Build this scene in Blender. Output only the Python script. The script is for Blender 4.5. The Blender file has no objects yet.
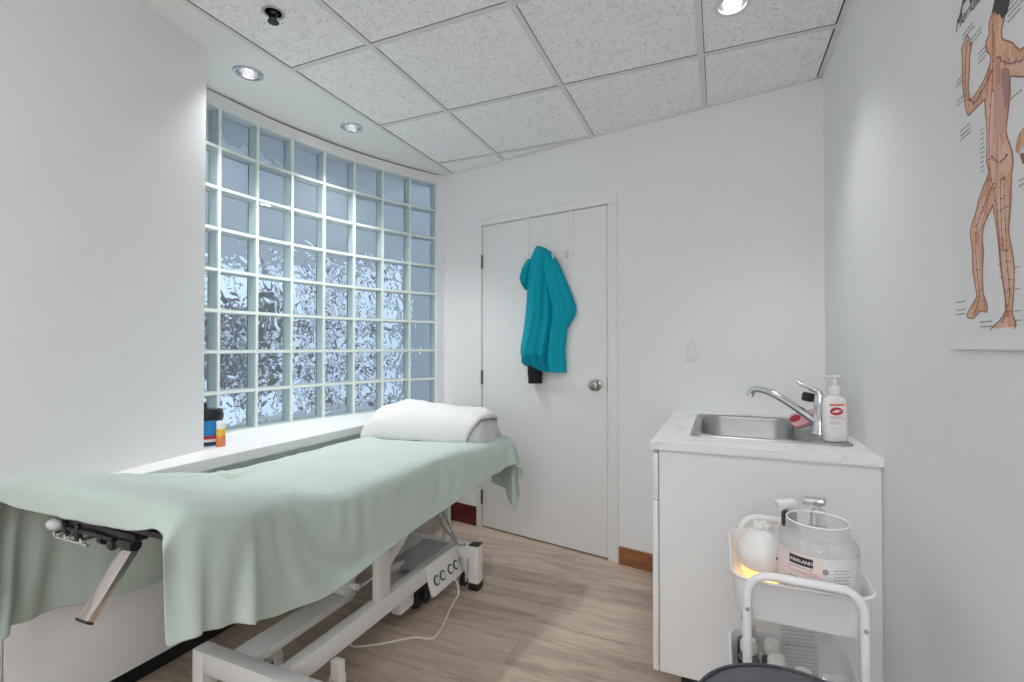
import bpy, bmesh, math, random, zlib, base64
import numpy as np
from mathutils import Vector, Matrix, Euler
random.seed(7)
SC = bpy.context.scene
COL = SC.collection
R = math.radians
LOC = {}

# ------------------------------------------------------------------ materials
def nodes_of(name):
    m = bpy.data.materials.new(name); m.use_nodes = True
    nt = m.node_tree
    return m, nt, nt.nodes, nt.links, nt.nodes['Principled BSDF']

def mat(name, col, rough=.5, metal=0., bump=0., bscale=60., var=0., vscale=6., spec=.5, sheen=0., coords='Object', **kw):
    m, nt, N, L, b = nodes_of(name)
    b.inputs['Base Color'].default_value = (*col, 1)
    b.inputs['Roughness'].default_value = rough
    b.inputs['Metallic'].default_value = metal
    b.inputs['Specular IOR Level'].default_value = spec
    if sheen:
        b.inputs['Sheen Weight'].default_value = sheen
    for k, v in kw.items():
        b.inputs[k.replace('_', ' ')].default_value = v
    tc = N.new('ShaderNodeTexCoord')
    if var:
        n = N.new('ShaderNodeTexNoise'); n.inputs['Scale'].default_value = vscale; n.inputs['Detail'].default_value = 5
        L.new(tc.outputs[coords], n.inputs['Vector'])
        mx = N.new('ShaderNodeMix'); mx.data_type = 'RGBA'
        mx.inputs[6].default_value = (*[c * (1 - var) for c in col], 1)
        mx.inputs[7].default_value = (*[min(1, c * (1 + var)) for c in col], 1)
        L.new(n.outputs['Fac'], mx.inputs[0]); L.new(mx.outputs[2], b.inputs['Base Color'])
    if bump:
        n2 = N.new('ShaderNodeTexNoise'); n2.inputs['Scale'].default_value = bscale; n2.inputs['Detail'].default_value = 4
        L.new(tc.outputs[coords], n2.inputs['Vector'])
        bp = N.new('ShaderNodeBump'); bp.inputs['Strength'].default_value = bump; bp.inputs['Distance'].default_value = .002
        L.new(n2.outputs['Fac'], bp.inputs['Height']); L.new(bp.outputs[0], b.inputs['Normal'])
    return m

def emit(name, col, s):
    m, nt, N, L, b = nodes_of(name)
    b.inputs['Base Color'].default_value = (*col, 1)
    b.inputs['Emission Color'].default_value = (*col, 1)
    b.inputs['Emission Strength'].default_value = s
    return m

def thin_clear(name, tint=(.96, .97, .97), milk=.0, ior=1.45, rough=.03, milkcol=(.9, .9, .9)):
    """clear thin plastic or glass: fresnel mirror over see-through, with a little milkiness"""
    m = bpy.data.materials.new(name); m.use_nodes = True
    nt = m.node_tree; N = nt.nodes; L = nt.links; N.clear()
    o = N.new('ShaderNodeOutputMaterial'); t = N.new('ShaderNodeBsdfTransparent'); t.inputs[0].default_value = (*tint, 1)
    g = N.new('ShaderNodeBsdfGlossy'); g.inputs['Roughness'].default_value = rough
    lw = N.new('ShaderNodeLayerWeight'); lw.inputs[0].default_value = .5
    pw_ = N.new('ShaderNodeMath'); pw_.operation = 'POWER'; pw_.inputs[1].default_value = 4; L.new(lw.outputs['Facing'], pw_.inputs[0])
    f = N.new('ShaderNodeMath'); f.operation = 'MULTIPLY_ADD'; f.inputs[1].default_value = .55; f.inputs[2].default_value = (ior - 1) ** 2 / (ior + 1) ** 2; L.new(pw_.outputs[0], f.inputs[0])
    mx = N.new('ShaderNodeMixShader'); L.new(f.outputs[0], mx.inputs[0]); L.new(t.outputs[0], mx.inputs[1]); L.new(g.outputs[0], mx.inputs[2])
    last = mx
    if milk:
        d = N.new('ShaderNodeBsdfDiffuse'); d.inputs[0].default_value = (*milkcol, 1)
        m2 = N.new('ShaderNodeMixShader'); m2.inputs[0].default_value = milk
        L.new(mx.outputs[0], m2.inputs[1]); L.new(d.outputs[0], m2.inputs[2]); last = m2
    L.new(last.outputs[0], o.inputs[0])
    return m

# ------------------------------------------------------------------ mesh builder
class MB:
    def __init__(s): s.b = bmesh.new()
    def faces(s, fs, mi):
        for f in fs: f.material_index = mi
        return s
    def box(s, x0, x1, y0, y1, z0, z1, bev=0., seg=2, mi=0, M=None):
        nv = []
        v = [s.b.verts.new((x, y, z)) for x in (x0, x1) for y in (y0, y1) for z in (z0, z1)]
        q = [(0, 1, 3, 2), (4, 6, 7, 5), (0, 4, 5, 1), (2, 3, 7, 6), (0, 2, 6, 4), (1, 5, 7, 3)]
        fs = [s.b.faces.new([v[i] for i in k]) for k in q]
        for f in fs: f.material_index = mi
        if bev:
            es = list({e for f in fs for e in f.edges})
            r = bmesh.ops.bevel(s.b, geom=es, offset=bev, segments=seg, profile=.5, affect='EDGES')
            for f in r['faces']: f.material_index = mi
            if M is not None:
                vs = {w for f in r['faces'] for w in f.verts} | {w for w in v if w.is_valid}
                for w in vs: w.co = M @ w.co
        elif M is not None:
            for w in v: w.co = M @ w.co
        return s
    def obox(s, c, size, rot=(0, 0, 0), bev=0., seg=2, mi=0):
        M = Matrix.Translation(c) @ Euler(rot).to_matrix().to_4x4()
        a, b, d = [k / 2 for k in size]
        return s.box(-a, a, -b, b, -d, d, bev, seg, mi, M)
    def rings(s, rs, closed=True, cap0=True, cap1=True, mi=0, loop=False):
        V = [[s.b.verts.new(p) for p in r] for r in rs]
        n = len(V[0])
        pairs = list(zip(V, V[1:])) + ([(V[-1], V[0])] if loop else [])
        for a, b in pairs:
            for k in range(n if closed else n - 1):
                f = s.b.faces.new((a[k], a[(k + 1) % n], b[(k + 1) % n], b[k])); f.material_index = mi
        if closed and not loop:
            if cap0: f = s.b.faces.new(V[0][::-1]); f.material_index = mi
            if cap1: f = s.b.faces.new(V[-1]); f.material_index = mi
        return s
    def cyl(s, p0, p1, r0, r1=None, seg=20, mi=0):
        r1 = r0 if r1 is None else r1
        p0, p1 = Vector(p0), Vector(p1); d = (p1 - p0).normalized()
        u = d.orthogonal().normalized(); w = d.cross(u)
        ring = lambda p, r: [p + (u * math.cos(2 * math.pi * k / seg) + w * math.sin(2 * math.pi * k / seg)) * r for k in range(seg)]
        return s.rings([ring(p0, r0), ring(p1, r1)], mi=mi)
    def lathe(s, prof, c=(0, 0, 0), seg=32, mi=0, axis=None):
        """prof: (radius, height) pairs; radius 0 closes to a tiny ring"""
        c = Vector(c)
        Q = Matrix.Identity(3) if axis is None else Vector((0, 0, 1)).rotation_difference(Vector(axis)).to_matrix()
        rs = [[c + Q @ Vector((max(r, 1e-5) * math.cos(2 * math.pi * k / seg), max(r, 1e-5) * math.sin(2 * math.pi * k / seg), z)) for k in range(seg)] for r, z in prof]
        return s.rings(rs, mi=mi, loop=prof[0][0] > 1e-3 and prof[-1][0] > 1e-3)
    def tube(s, pts, r, seg=12, loop=False, mi=0, smooth=0):
        P = [Vector(p) for p in pts]
        if smooth: P = catmull(P, smooth, loop)
        n = len(P); rs = []
        T = []
        for i in range(n):
            a = P[(i - 1) % n] if (loop or i > 0) else P[i]
            b = P[(i + 1) % n] if (loop or i < n - 1) else P[i]
            T.append((b - a).normalized())
        u = T[0].orthogonal().normalized()
        for i in range(n):
            if i:
                q = T[i - 1].rotation_difference(T[i]); u = q @ u
            u = (u - T[i] * u.dot(T[i])).normalized(); w = T[i].cross(u)
            rr = r[i] if isinstance(r, (list, tuple)) else r
            rs.append([P[i] + (u * math.cos(2 * math.pi * k / seg) + w * math.sin(2 * math.pi * k / seg)) * rr for k in range(seg)])
        return s.rings(rs, mi=mi, loop=loop)
    def prism(s, poly, fn, d0, d1, mi=0):
        """poly: 2-D outline, fn(a, b, depth) -> point; extruded from d0 to d1"""
        A = [s.b.verts.new(fn(a, b, d0)) for a, b in poly]; B = [s.b.verts.new(fn(a, b, d1)) for a, b in poly]
        n = len(poly)
        for k in range(n):
            f = s.b.faces.new((A[k], A[(k + 1) % n], B[(k + 1) % n], B[k])); f.material_index = mi
        for f in (s.b.faces.new(A[::-1]), s.b.faces.new(B)): f.material_index = mi
        return s
    def ell(s, c, r, u=20, v=12, mi=0):
        c = Vector(c)
        rs = []
        for j in range(v + 1):
            a = math.pi * (j / v - .5); k = max(math.cos(a), 1e-4)
            rs.append([c + Vector((r[0] * k * math.cos(2 * math.pi * i / u), r[1] * k * math.sin(2 * math.pi * i / u), r[2] * math.sin(a))) for i in range(u)])
        return s.rings(rs, mi=mi)
    def text(s, body, size, fn, depth=.0004, mi=0, shear=0., bold=0., align='LEFT'):
        cu = bpy.data.curves.new('t', 'FONT'); cu.body = body; cu.size = size; cu.shear = shear; cu.offset = bold
        cu.align_x = align; cu.resolution_u = 2
        o = bpy.data.objects.new('t', cu); COL.objects.link(o)
        bpy.context.view_layer.update()
        me = bpy.data.meshes.new_from_object(o.evaluated_get(bpy.context.evaluated_depsgraph_get()))
        vs = [s.b.verts.new(fn(v.co.x, v.co.y, depth)) for v in me.vertices]
        for p in me.polygons:
            try:
                f = s.b.faces.new([vs[i] for i in p.vertices]); f.material_index = mi
            except ValueError: pass
        bpy.data.objects.remove(o); bpy.data.curves.remove(cu); bpy.data.meshes.remove(me)
        return s
    def build(s, name, mats, parent=None, smooth=True, angle=40, origin=None, fixn=True):
        if fixn: bmesh.ops.recalc_face_normals(s.b, faces=s.b.faces)
        if parent is not None: org = Vector(LOC[parent.name])
        elif origin is not None: org = Vector(origin)
        else:
            c = [v.co for v in s.b.verts]
            org = Vector((sum(v.x for v in c) / len(c), sum(v.y for v in c) / len(c), min(v.z for v in c)))
        for v in s.b.verts: v.co -= org
        me = bpy.data.meshes.new(name); s.b.to_mesh(me); s.b.free()
        if not isinstance(mats, (list, tuple)): mats = [mats]
        for m in mats: me.materials.append(m)
        if smooth:
            me.polygons.foreach_set('use_smooth', [True] * len(me.polygons))
            me.set_sharp_from_angle(angle=R(angle))
        o = bpy.data.objects.new(name, me); COL.objects.link(o)
        if parent is not None: o.parent = parent
        else: o.location = org
        LOC[o.name] = tuple(org)
        return o

def catmull(P, n, loop=False):
    out = []; m = len(P)
    for i in range(m if loop else m - 1):
        p = [P[(i + k) % m] if loop else P[min(max(i + k, 0), m - 1)] for k in (-1, 0, 1, 2)]
        for k in range(n):
            t = k / n
            out.append(.5 * ((2 * p[1]) + (p[2] - p[0]) * t + (2 * p[0] - 5 * p[1] + 4 * p[2] - p[3]) * t * t + (3 * p[1] - p[0] - 3 * p[2] + p[3]) * t ** 3))
    if not loop: out.append(P[-1])
    return out

def tag(o, label=None, cat=None, group=None, kind=None):
    if label: o['label'] = label
    if cat: o['category'] = cat
    if group: o['group'] = group
    if kind: o['kind'] = kind
    return o
def thing(name, loc, label, cat, group=None, kind=None):
    o = bpy.data.objects.new(name, None); COL.objects.link(o); o.location = loc; o.empty_display_size = .05
    LOC[o.name] = tuple(loc)
    return tag(o, label, cat, group, kind)
def struct(o, label=None):
    o['kind'] = 'structure'
    if label: o['label'] = label
    return o
def solid(o, t, off=-1):
    m = o.modifiers.new('solid', 'SOLIDIFY'); m.thickness = t; m.offset = off; return o
def subsurf(o, n=1):
    m = o.modifiers.new('sub', 'SUBSURF'); m.levels = n; m.render_levels = n; return o
def copy_tree(o, parent=None):
    c = o.copy(); COL.objects.link(c)
    if parent is not None: c.parent = parent
    for ch in list(o.children): copy_tree(ch, c)
    return c
def rrect(w, d, r, n=6):
    """rounded rectangle outline centred on 0"""
    pts = []
    for cx, cy, a0 in ((w / 2 - r, d / 2 - r, 0), (-w / 2 + r, d / 2 - r, 90), (-w / 2 + r, -d / 2 + r, 180), (w / 2 - r, -d / 2 + r, 270)):
        for k in range(n + 1):
            a = R(a0 + 90 * k / n); pts.append((cx + r * math.cos(a), cy + r * math.sin(a)))
    return pts
PANEL, SKY, EXPO, REAR_FILL, LENS, SPOT = 9., 0.95, 0.25, 16., 15., 54.
# bed sheet drape: per row of the sheet its x, y, z in quarter millimetres, first value then steps along the row
SHEET_ROWS = [
 [[-7045,25,23,23,22,21,20,20,19,19,18,16,13,10,10,9,20,-8,32,14,51,18,91,94,93,94,94,94,94,94,93,94,93,83,87,91,93,93,94,94,93,92,93,92,93,93,90,91,90,65,12,56,53,-14,-14,-14,-13,-12,-12,-11,-10,-9],[2444,12,10,10,8,6,2,0,-3,-5,-7,-11,-14,-15,-17,-16,7,72,-12,-22,-9,57,1,-8,1,5,4,1,0,3,3,-6,-3,-38,34,18,-9,-2,0,2,0,-15,1,-13,-4,-8,-14,-7,-5,-2,41,-52,-20,9,10,10,10,10,11,10,10,10],[1676,90,91,91,92,91,93,92,92,91,92,92,92,92,92,92,83,47,62,65,19,-36,-9,-4,-2,-1,0,0,1,2,2,4,5,8,-7,-1,1,2,3,4,6,7,7,8,12,15,21,22,24,6,-70,-22,-54,-93,-93,-92,-93,-93,-92,-93,-93,-93]],
 [[-7124,21,21,21,20,21,21,21,21,23,22,23,22,20,17,11,8,15,15,21,44,61,89,92,92,93,93,93,93,93,93,93,91,89,86,91,91,93,93,92,93,90,92,91,92,93,92,84,82,68,81,43,-19,-7,-4,-4,-2,-1,-1,0,1,0],[2503,6,6,6,6,4,3,2,1,0,-1,-3,-5,-7,-11,-15,-18,-5,32,-32,7,23,-13,10,10,4,1,-3,-6,-3,1,8,-6,-22,25,7,-12,-2,0,9,6,-18,1,11,3,2,1,-20,-14,26,4,-36,18,13,12,13,12,11,11,9,8,7],[1708,91,92,91,91,92,91,91,91,91,90,91,91,90,91,90,92,85,66,63,22,-10,-4,-6,-2,-1,1,0,1,1,2,3,6,6,-7,1,1,3,3,3,5,8,6,3,8,10,12,29,14,-38,-13,-40,-96,-93,-92,-93,-93,-93,-93,-93,-93,-93]],
 [[-7197,17,18,18,18,19,19,20,20,22,22,24,24,24,26,25,26,19,19,3,65,89,88,92,93,93,92,93,93,93,92,90,92,88,89,92,92,91,91,92,92,91,89,90,93,92,92,91,83,91,81,19,18,4,5,6,5,5,4,4,3,3],[2569,1,2,1,1,0,-1,-1,-3,-2,-3,-2,-2,-2,0,0,4,-7,-16,-22,2,3,5,1,-1,-2,-2,0,1,1,8,-9,-5,15,-8,-3,-1,11,-1,-2,-1,5,5,0,5,6,8,2,13,-1,-1,7,10,10,8,8,8,7,6,6,5,4],[1740,92,92,91,92,91,92,91,91,90,91,90,90,90,89,89,89,89,88,77,32,6,-3,1,0,1,1,-1,0,0,-5,10,7,-10,9,3,-3,-5,6,8,7,-1,2,12,8,8,9,12,-20,-5,-33,-84,-96,-93,-92,-93,-93,-93,-93,-93,-93,-93]],
 [[-7120,15,14,15,14,14,13,12,11,10,10,10,9,11,11,13,16,18,23,41,82,92,93,93,93,92,92,92,93,92,93,92,91,87,91,91,90,93,92,92,90,88,93,88,92,92,93,92,92,91,79,44,21,3,2,1,1,0,0,1,1,2],[2605,7,5,5,4,4,4,3,2,1,0,-2,-3,-5,-6,-7,-8,-7,-1,2,1,-1,-1,-2,0,1,3,-4,-2,-1,0,0,6,-2,1,4,-3,0,2,5,6,1,1,10,7,8,8,7,8,5,5,0,8,6,6,6,5,5,5,4,4,3],[1745,91,92,92,92,92,92,92,93,92,93,92,93,92,92,92,91,91,90,85,39,18,5,-1,1,-2,-7,7,1,4,2,1,-9,15,-6,-9,9,5,1,0,-13,18,-1,-12,4,3,5,7,0,-19,-49,-83,-98,-93,-93,-93,-92,-93,-93,-93,-93,-93]],
 [[-7019,11,10,10,9,9,8,8,7,7,7,7,7,7,5,4,-1,-4,24,51,77,94,94,93,91,92,92,92,92,92,92,93,90,92,89,90,92,91,90,92,91,89,90,89,90,92,92,93,90,89,81,49,4,-7,-12,-10,-8,-8,-6,-5,-5,-3],[2636,6,7,7,7,6,5,4,4,4,3,2,3,2,2,2,0,2,3,3,1,-2,-2,-3,1,-2,-1,3,0,-2,-1,0,3,-1,4,-4,2,1,3,4,6,-3,5,3,-1,10,10,11,10,9,7,2,2,-6,-3,-4,-5,-5,-6,-6,-6,-6],[1746,92,93,92,92,92,92,93,92,93,92,93,93,92,92,93,93,92,88,78,53,13,5,-5,-8,-4,5,7,-2,-2,-7,3,9,-1,5,-4,1,-2,-1,7,-1,-7,4,14,-11,-4,-4,-5,0,-18,-42,-80,-100,-92,-92,-92,-93,-92,-93,-92,-92,-93]],
 [[-7035,3,2,3,3,2,3,2,3,5,5,6,7,10,12,15,20,38,28,43,88,91,88,92,92,90,90,92,91,92,92,91,93,92,91,89,88,89,91,92,91,88,90,90,91,90,89,91,89,91,79,46,29,1,-1,-5,-7,-9,-9,-10,-12,-14],[2713,5,6,4,3,1,-2,-7,-3,2,3,5,11,15,15,15,11,3,6,4,-3,-7,6,-3,-4,1,0,-3,4,3,-1,-2,2,-1,3,-2,3,-2,6,2,0,4,-1,-5,8,10,9,14,10,13,7,1,1,-6,-8,-7,-8,-7,-8,-7,-7,-5],[1757,93,92,93,93,93,93,92,93,93,92,93,92,91,91,90,90,84,89,75,29,9,28,19,-2,-22,-22,-9,13,10,-10,-11,7,-2,11,-7,14,-16,13,-7,-5,20,-6,-19,13,3,-20,17,-14,-12,-47,-82,-95,-93,-93,-93,-93,-92,-92,-92,-92,-92]],
 [[-7139,3,3,4,4,6,8,12,15,17,19,21,28,24,22,20,19,15,26,68,86,92,91,89,89,89,90,89,89,89,91,91,92,92,92,90,86,87,92,91,89,91,87,87,89,88,90,92,91,90,78,53,9,0,0,-1,-2,-1,0,-3,-4,-4],[2724,6,8,9,9,2,7,11,12,13,14,14,14,13,12,11,12,9,5,3,-3,-9,-9,0,1,4,1,1,1,3,4,3,-1,1,1,-1,4,-2,3,1,0,1,-4,2,7,8,14,11,14,11,8,2,-1,-8,-7,-9,-8,-9,-8,-9,-10,-11],[1777,92,93,92,92,92,91,91,91,90,90,89,87,89,89,90,90,91,84,60,25,6,0,18,25,20,1,-21,-27,-14,3,4,-8,-1,6,-4,19,-16,2,0,7,-2,5,22,-13,-19,5,-6,-5,-19,-46,-79,-98,-93,-93,-92,-93,-93,-92,-93,-92,-92]],
 [[-7235,16,19,21,23,25,29,29,24,23,22,21,21,19,17,15,13,12,19,74,92,91,91,91,92,90,85,84,91,89,84,88,91,93,92,92,83,85,92,91,89,85,84,86,89,91,91,93,91,90,78,50,7,-1,-6,-7,-8,-12,-8,-5,-5,-4],[2754,19,19,18,14,12,8,10,12,13,13,14,14,14,15,16,14,14,12,3,-6,-8,-10,-9,-9,-5,13,16,0,1,7,4,5,2,0,-2,5,-3,3,-2,-3,-1,-2,3,5,12,11,11,16,14,10,2,-5,-8,-9,-9,-10,-10,-10,-9,-10,-10],[1796,89,88,89,88,88,88,87,89,89,89,90,89,90,91,90,91,91,88,46,12,11,10,-6,2,13,32,24,0,-26,-36,-18,10,2,0,-8,22,-19,5,-1,-2,30,24,-24,-25,-6,-9,-7,-2,-4,-47,-82,-98,-93,-92,-92,-93,-91,-92,-92,-93,-92]],
 [[-7200,32,28,25,23,23,19,17,15,14,13,12,12,10,10,17,17,17,50,71,86,92,92,92,91,91,89,82,83,89,89,86,83,92,92,92,83,84,93,91,79,80,83,89,92,93,93,91,89,86,75,54,12,-9,-5,-5,-5,-6,-6,-5,-6,-4],[2836,12,15,15,16,17,16,15,15,15,15,14,15,14,12,16,16,16,9,4,-5,-9,-9,-12,-6,-9,-4,15,12,8,5,7,8,-2,1,3,8,-7,0,1,-7,-10,6,3,9,13,12,15,13,16,8,5,-6,-12,-12,-12,-11,-10,-11,-9,-7,-9],[1784,86,88,87,89,88,89,90,91,90,91,91,91,91,90,89,90,90,72,57,24,8,8,7,0,-9,-11,24,16,16,-9,-27,-28,-5,-1,3,21,-23,1,8,39,27,-31,-25,-11,-6,-2,5,0,-28,-54,-79,-95,-91,-91,-92,-92,-92,-92,-93,-92,-93]],
 [[-7166,15,14,12,11,10,12,12,13,14,17,20,24,23,25,20,18,20,47,78,89,91,92,92,87,87,87,89,81,88,84,86,88,87,88,86,87,86,88,88,87,82,83,88,89,90,89,88,84,81,78,35,14,19,22,16,14,10,7,4,0,-2],[2921,19,18,16,15,15,15,15,15,15,16,17,17,17,15,14,14,13,8,1,-11,-14,-12,-10,1,-7,0,-4,10,-6,5,6,0,-3,0,2,4,-6,1,2,-3,-15,17,2,8,23,23,27,18,21,11,-2,-14,-20,-11,-17,-19,-19,-19,-17,-14,-16],[1773,89,90,90,91,91,90,91,90,90,90,88,88,88,87,89,89,90,72,47,9,-3,0,5,9,-7,5,-3,11,-4,1,0,-1,-1,-1,-1,-1,2,1,1,2,-2,6,2,1,-2,-7,-11,-8,-30,-44,-88,-94,-89,-88,-89,-90,-89,-90,-91,-90,-91]],
 [[-7221,10,11,13,14,17,20,21,23,24,24,23,22,23,21,23,25,38,33,84,93,91,90,87,86,86,86,86,86,86,86,86,86,86,86,86,86,87,86,86,86,86,86,86,82,78,88,87,86,80,64,26,4,1,11,21,24,28,25,22,22,19],[3006,16,17,17,18,18,19,18,19,18,18,18,17,16,15,15,11,8,10,-3,-11,-9,-12,-17,-2,-3,-2,-3,-3,-3,-3,-2,-2,-2,-2,-1,-1,-1,0,1,1,2,2,3,10,32,29,32,34,17,7,-5,-21,-30,-27,-20,-16,-4,-12,-15,-16,-19],[1779,91,90,90,89,89,89,88,87,87,88,87,88,88,89,88,88,83,85,28,2,13,15,-23,1,1,0,-1,-1,-2,-3,-2,-2,-2,-2,0,-1,1,1,1,2,1,1,1,14,35,-3,-11,-15,-40,-67,-94,-93,-88,-88,-88,-88,-88,-88,-89,-89,-89]],
 [[-7258,21,23,26,28,30,29,30,28,23,22,19,17,16,15,17,16,17,59,83,86,90,86,87,85,86,86,86,86,86,85,86,86,86,86,85,86,86,86,86,86,85,86,86,74,82,73,82,81,83,62,40,10,2,-1,-3,3,9,15,18,20,19],[3100,19,19,18,17,17,15,16,16,17,18,18,18,18,17,16,15,11,7,-5,-6,-14,-18,-13,-2,-3,-2,-3,-3,-3,-2,-3,-2,-2,-2,-1,-1,0,0,0,1,2,2,3,14,20,35,27,24,28,14,3,-18,-31,-30,-31,-30,-26,-23,-19,-15,-16],[1781,88,87,86,86,86,86,85,87,87,88,88,89,89,89,89,90,89,64,35,25,-2,-10,-8,2,1,0,0,-1,-1,-2,-2,-2,-2,-1,-1,0,0,0,0,1,0,0,0,41,-14,1,-11,-31,-26,-65,-92,-94,-87,-87,-87,-87,-88,-87,-89,-89,-89]],
 [[-7244,31,33,33,31,28,23,20,14,14,16,15,17,17,17,15,30,25,42,86,90,88,81,87,86,86,85,86,85,86,85,86,85,86,85,86,85,86,85,86,85,86,86,78,79,79,76,73,79,66,54,20,25,30,19,4,-2,-7,-7,-2,2,7],[3201,17,15,16,15,17,18,19,19,19,19,19,17,16,16,15,9,15,10,-7,-14,-13,-17,-11,-2,-3,-3,-2,-3,-3,-2,-3,-2,-2,-2,-1,-1,0,0,1,1,1,3,5,15,16,31,28,34,22,8,-9,-7,-16,-25,-30,-31,-29,-29,-28,-27,-26],[1771,84,85,84,85,86,87,88,88,89,89,88,89,89,88,89,86,86,79,21,-4,11,3,-13,2,2,1,0,0,-1,-1,-1,-2,-1,0,-1,0,0,0,0,-1,-1,-1,32,10,-22,16,-32,0,-53,-70,-99,-94,-85,-86,-86,-87,-87,-88,-87,-88,-88]],
 [[-7210,35,32,27,22,18,19,20,21,23,24,20,17,13,10,10,2,16,68,87,81,88,89,76,85,86,85,85,85,85,86,85,85,85,85,86,85,85,85,85,86,85,86,77,83,78,72,78,68,58,31,18,12,18,29,31,20,9,0,-4,-8,-5],[3298,14,16,17,18,19,18,19,18,17,16,17,17,17,17,17,12,10,3,-2,-11,-12,-16,-15,-3,-2,-3,-2,-3,-3,-2,-3,-2,-2,-1,-2,0,-1,0,1,1,2,7,6,11,15,27,31,23,35,2,-10,-16,-22,-15,-13,-23,-27,-28,-28,-27,-27],[1755,84,84,85,87,88,87,88,87,87,87,88,88,89,89,89,90,88,53,27,32,10,-1,-41,2,2,1,1,1,0,0,0,0,0,0,0,0,0,0,0,-1,-1,8,39,-8,-22,3,7,-47,-26,-94,-100,-95,-86,-85,-85,-86,-87,-87,-88,-87,-88]],
 [[-7175,30,25,23,24,25,26,24,20,15,11,5,5,6,9,12,26,24,60,76,89,89,87,70,85,85,85,85,84,85,85,85,85,85,84,85,85,85,85,85,85,85,86,88,80,79,67,81,60,45,39,37,20,2,-3,7,19,22,20,11,4,0],[3394,16,17,18,17,17,16,17,18,19,19,19,18,17,15,15,10,11,2,-3,-15,-14,-7,-18,-3,-2,-3,-2,-3,-3,-2,-3,-2,-2,-1,-1,-1,-1,0,1,1,2,8,-2,14,24,15,20,46,15,16,1,-12,-23,-23,-23,-19,-20,-19,-24,-26,-27],[1739,85,86,86,86,86,86,86,87,88,88,89,90,89,89,89,85,85,60,37,-5,-1,21,-38,2,1,1,1,1,1,0,1,2,1,1,1,1,1,0,0,-1,-2,8,7,20,15,-45,-6,0,-76,-80,-92,-94,-89,-88,-87,-87,-86,-87,-88,-87,-88]],
 [[-7144,27,27,27,27,24,19,12,6,3,6,12,18,23,18,9,-12,36,49,89,90,89,88,61,84,85,84,84,85,84,85,84,85,84,85,84,85,84,85,84,84,83,90,91,85,80,67,76,60,32,11,21,50,39,13,-9,-9,0,11,18,20,10],[3492,17,16,16,16,17,19,19,20,19,19,18,16,12,15,17,9,10,2,-10,-8,-7,-7,-26,-2,-2,-3,-2,-3,-3,-2,-2,-3,-1,-2,-1,-1,0,0,0,1,7,3,0,3,13,42,12,-2,67,-4,-8,16,-11,-24,-23,-21,-24,-22,-20,-19,-24],[1725,85,85,85,85,86,87,87,89,89,88,88,88,87,87,88,89,75,72,0,14,14,19,-45,0,1,0,1,1,1,2,2,2,2,2,3,2,1,1,0,-1,29,14,2,-16,-18,29,-42,-57,-33,-94,-93,-83,-82,-87,-88,-88,-88,-88,-87,-87,-88]],
 [[-7115,27,27,25,19,12,9,9,12,17,19,21,14,4,-3,4,13,22,64,79,88,88,79,66,85,84,84,84,84,84,84,84,84,84,84,84,84,84,84,85,84,89,89,86,88,81,84,55,42,42,29,11,0,32,47,32,10,-7,-8,-2,5,10],[3592,16,16,16,18,19,19,19,19,18,16,15,16,16,15,13,11,6,4,-6,-7,-8,-13,-25,-2,-2,-3,-2,-3,-3,-2,-2,-2,-2,-2,-1,-1,0,0,0,4,-1,0,6,4,17,11,40,3,2,44,6,-13,-3,-4,-13,-21,-21,-21,-22,-22,-22],[1711,84,85,85,86,88,87,88,87,87,87,87,87,88,88,88,87,79,58,34,14,7,-5,-45,0,-1,0,0,1,1,2,2,3,2,4,2,3,2,2,0,4,0,6,10,-1,3,-14,-11,-68,-80,-57,-84,-94,-81,-77,-81,-86,-88,-89,-88,-88,-87]],
 [[-7092,25,26,16,10,13,18,20,20,18,17,6,0,4,12,-2,-12,40,62,84,86,75,72,79,84,83,84,84,83,84,84,83,84,84,83,84,84,83,84,84,86,89,88,83,88,87,84,55,57,29,-7,34,29,-18,17,48,46,24,1,-8,-7,-1],[3693,17,16,17,19,19,18,17,17,16,17,17,17,15,13,13,5,8,4,-3,-12,-9,-23,-12,-2,-2,-3,-2,-3,-2,-3,-2,-2,-2,-2,-1,-1,0,0,1,4,3,2,-3,7,15,17,14,27,-12,-2,49,3,-14,-17,-2,-3,-17,-21,-20,-21,-22],[1698,84,85,86,87,87,86,86,86,86,87,88,88,88,87,88,85,75,63,22,2,20,-14,-30,-2,-1,-1,-1,0,1,2,2,2,3,4,3,3,2,2,1,0,3,12,-15,4,14,14,-54,-51,-88,-90,-57,-84,-88,-82,-77,-76,-84,-88,-88,-88,-87]],
 [[-7078,26,22,13,20,20,20,18,17,14,8,5,5,-4,-18,-14,35,42,51,85,72,74,86,74,84,83,83,83,84,83,83,83,84,83,83,83,83,84,83,83,84,88,84,86,89,88,84,75,10,36,14,-18,49,40,-12,7,40,49,38,7,-6,-7],[3797,16,17,18,17,17,17,18,17,17,18,16,15,13,9,8,10,10,8,-11,-10,-20,-6,-18,-2,-2,-3,-2,-3,-2,-3,-2,-2,-2,-1,-2,0,-1,0,3,7,4,-1,0,7,12,19,11,-2,-6,14,-8,36,15,-15,-18,-6,-1,-11,-18,-21,-21],[1687,84,85,86,85,86,85,86,86,87,87,87,88,87,86,86,80,77,70,2,34,-25,15,-32,-2,-2,-2,-1,-1,1,0,2,2,3,3,3,3,2,2,9,24,9,-24,-17,3,4,22,-27,-88,-82,-83,-91,-68,-73,-83,-84,-78,-76,-80,-85,-88,-87]],
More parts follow.
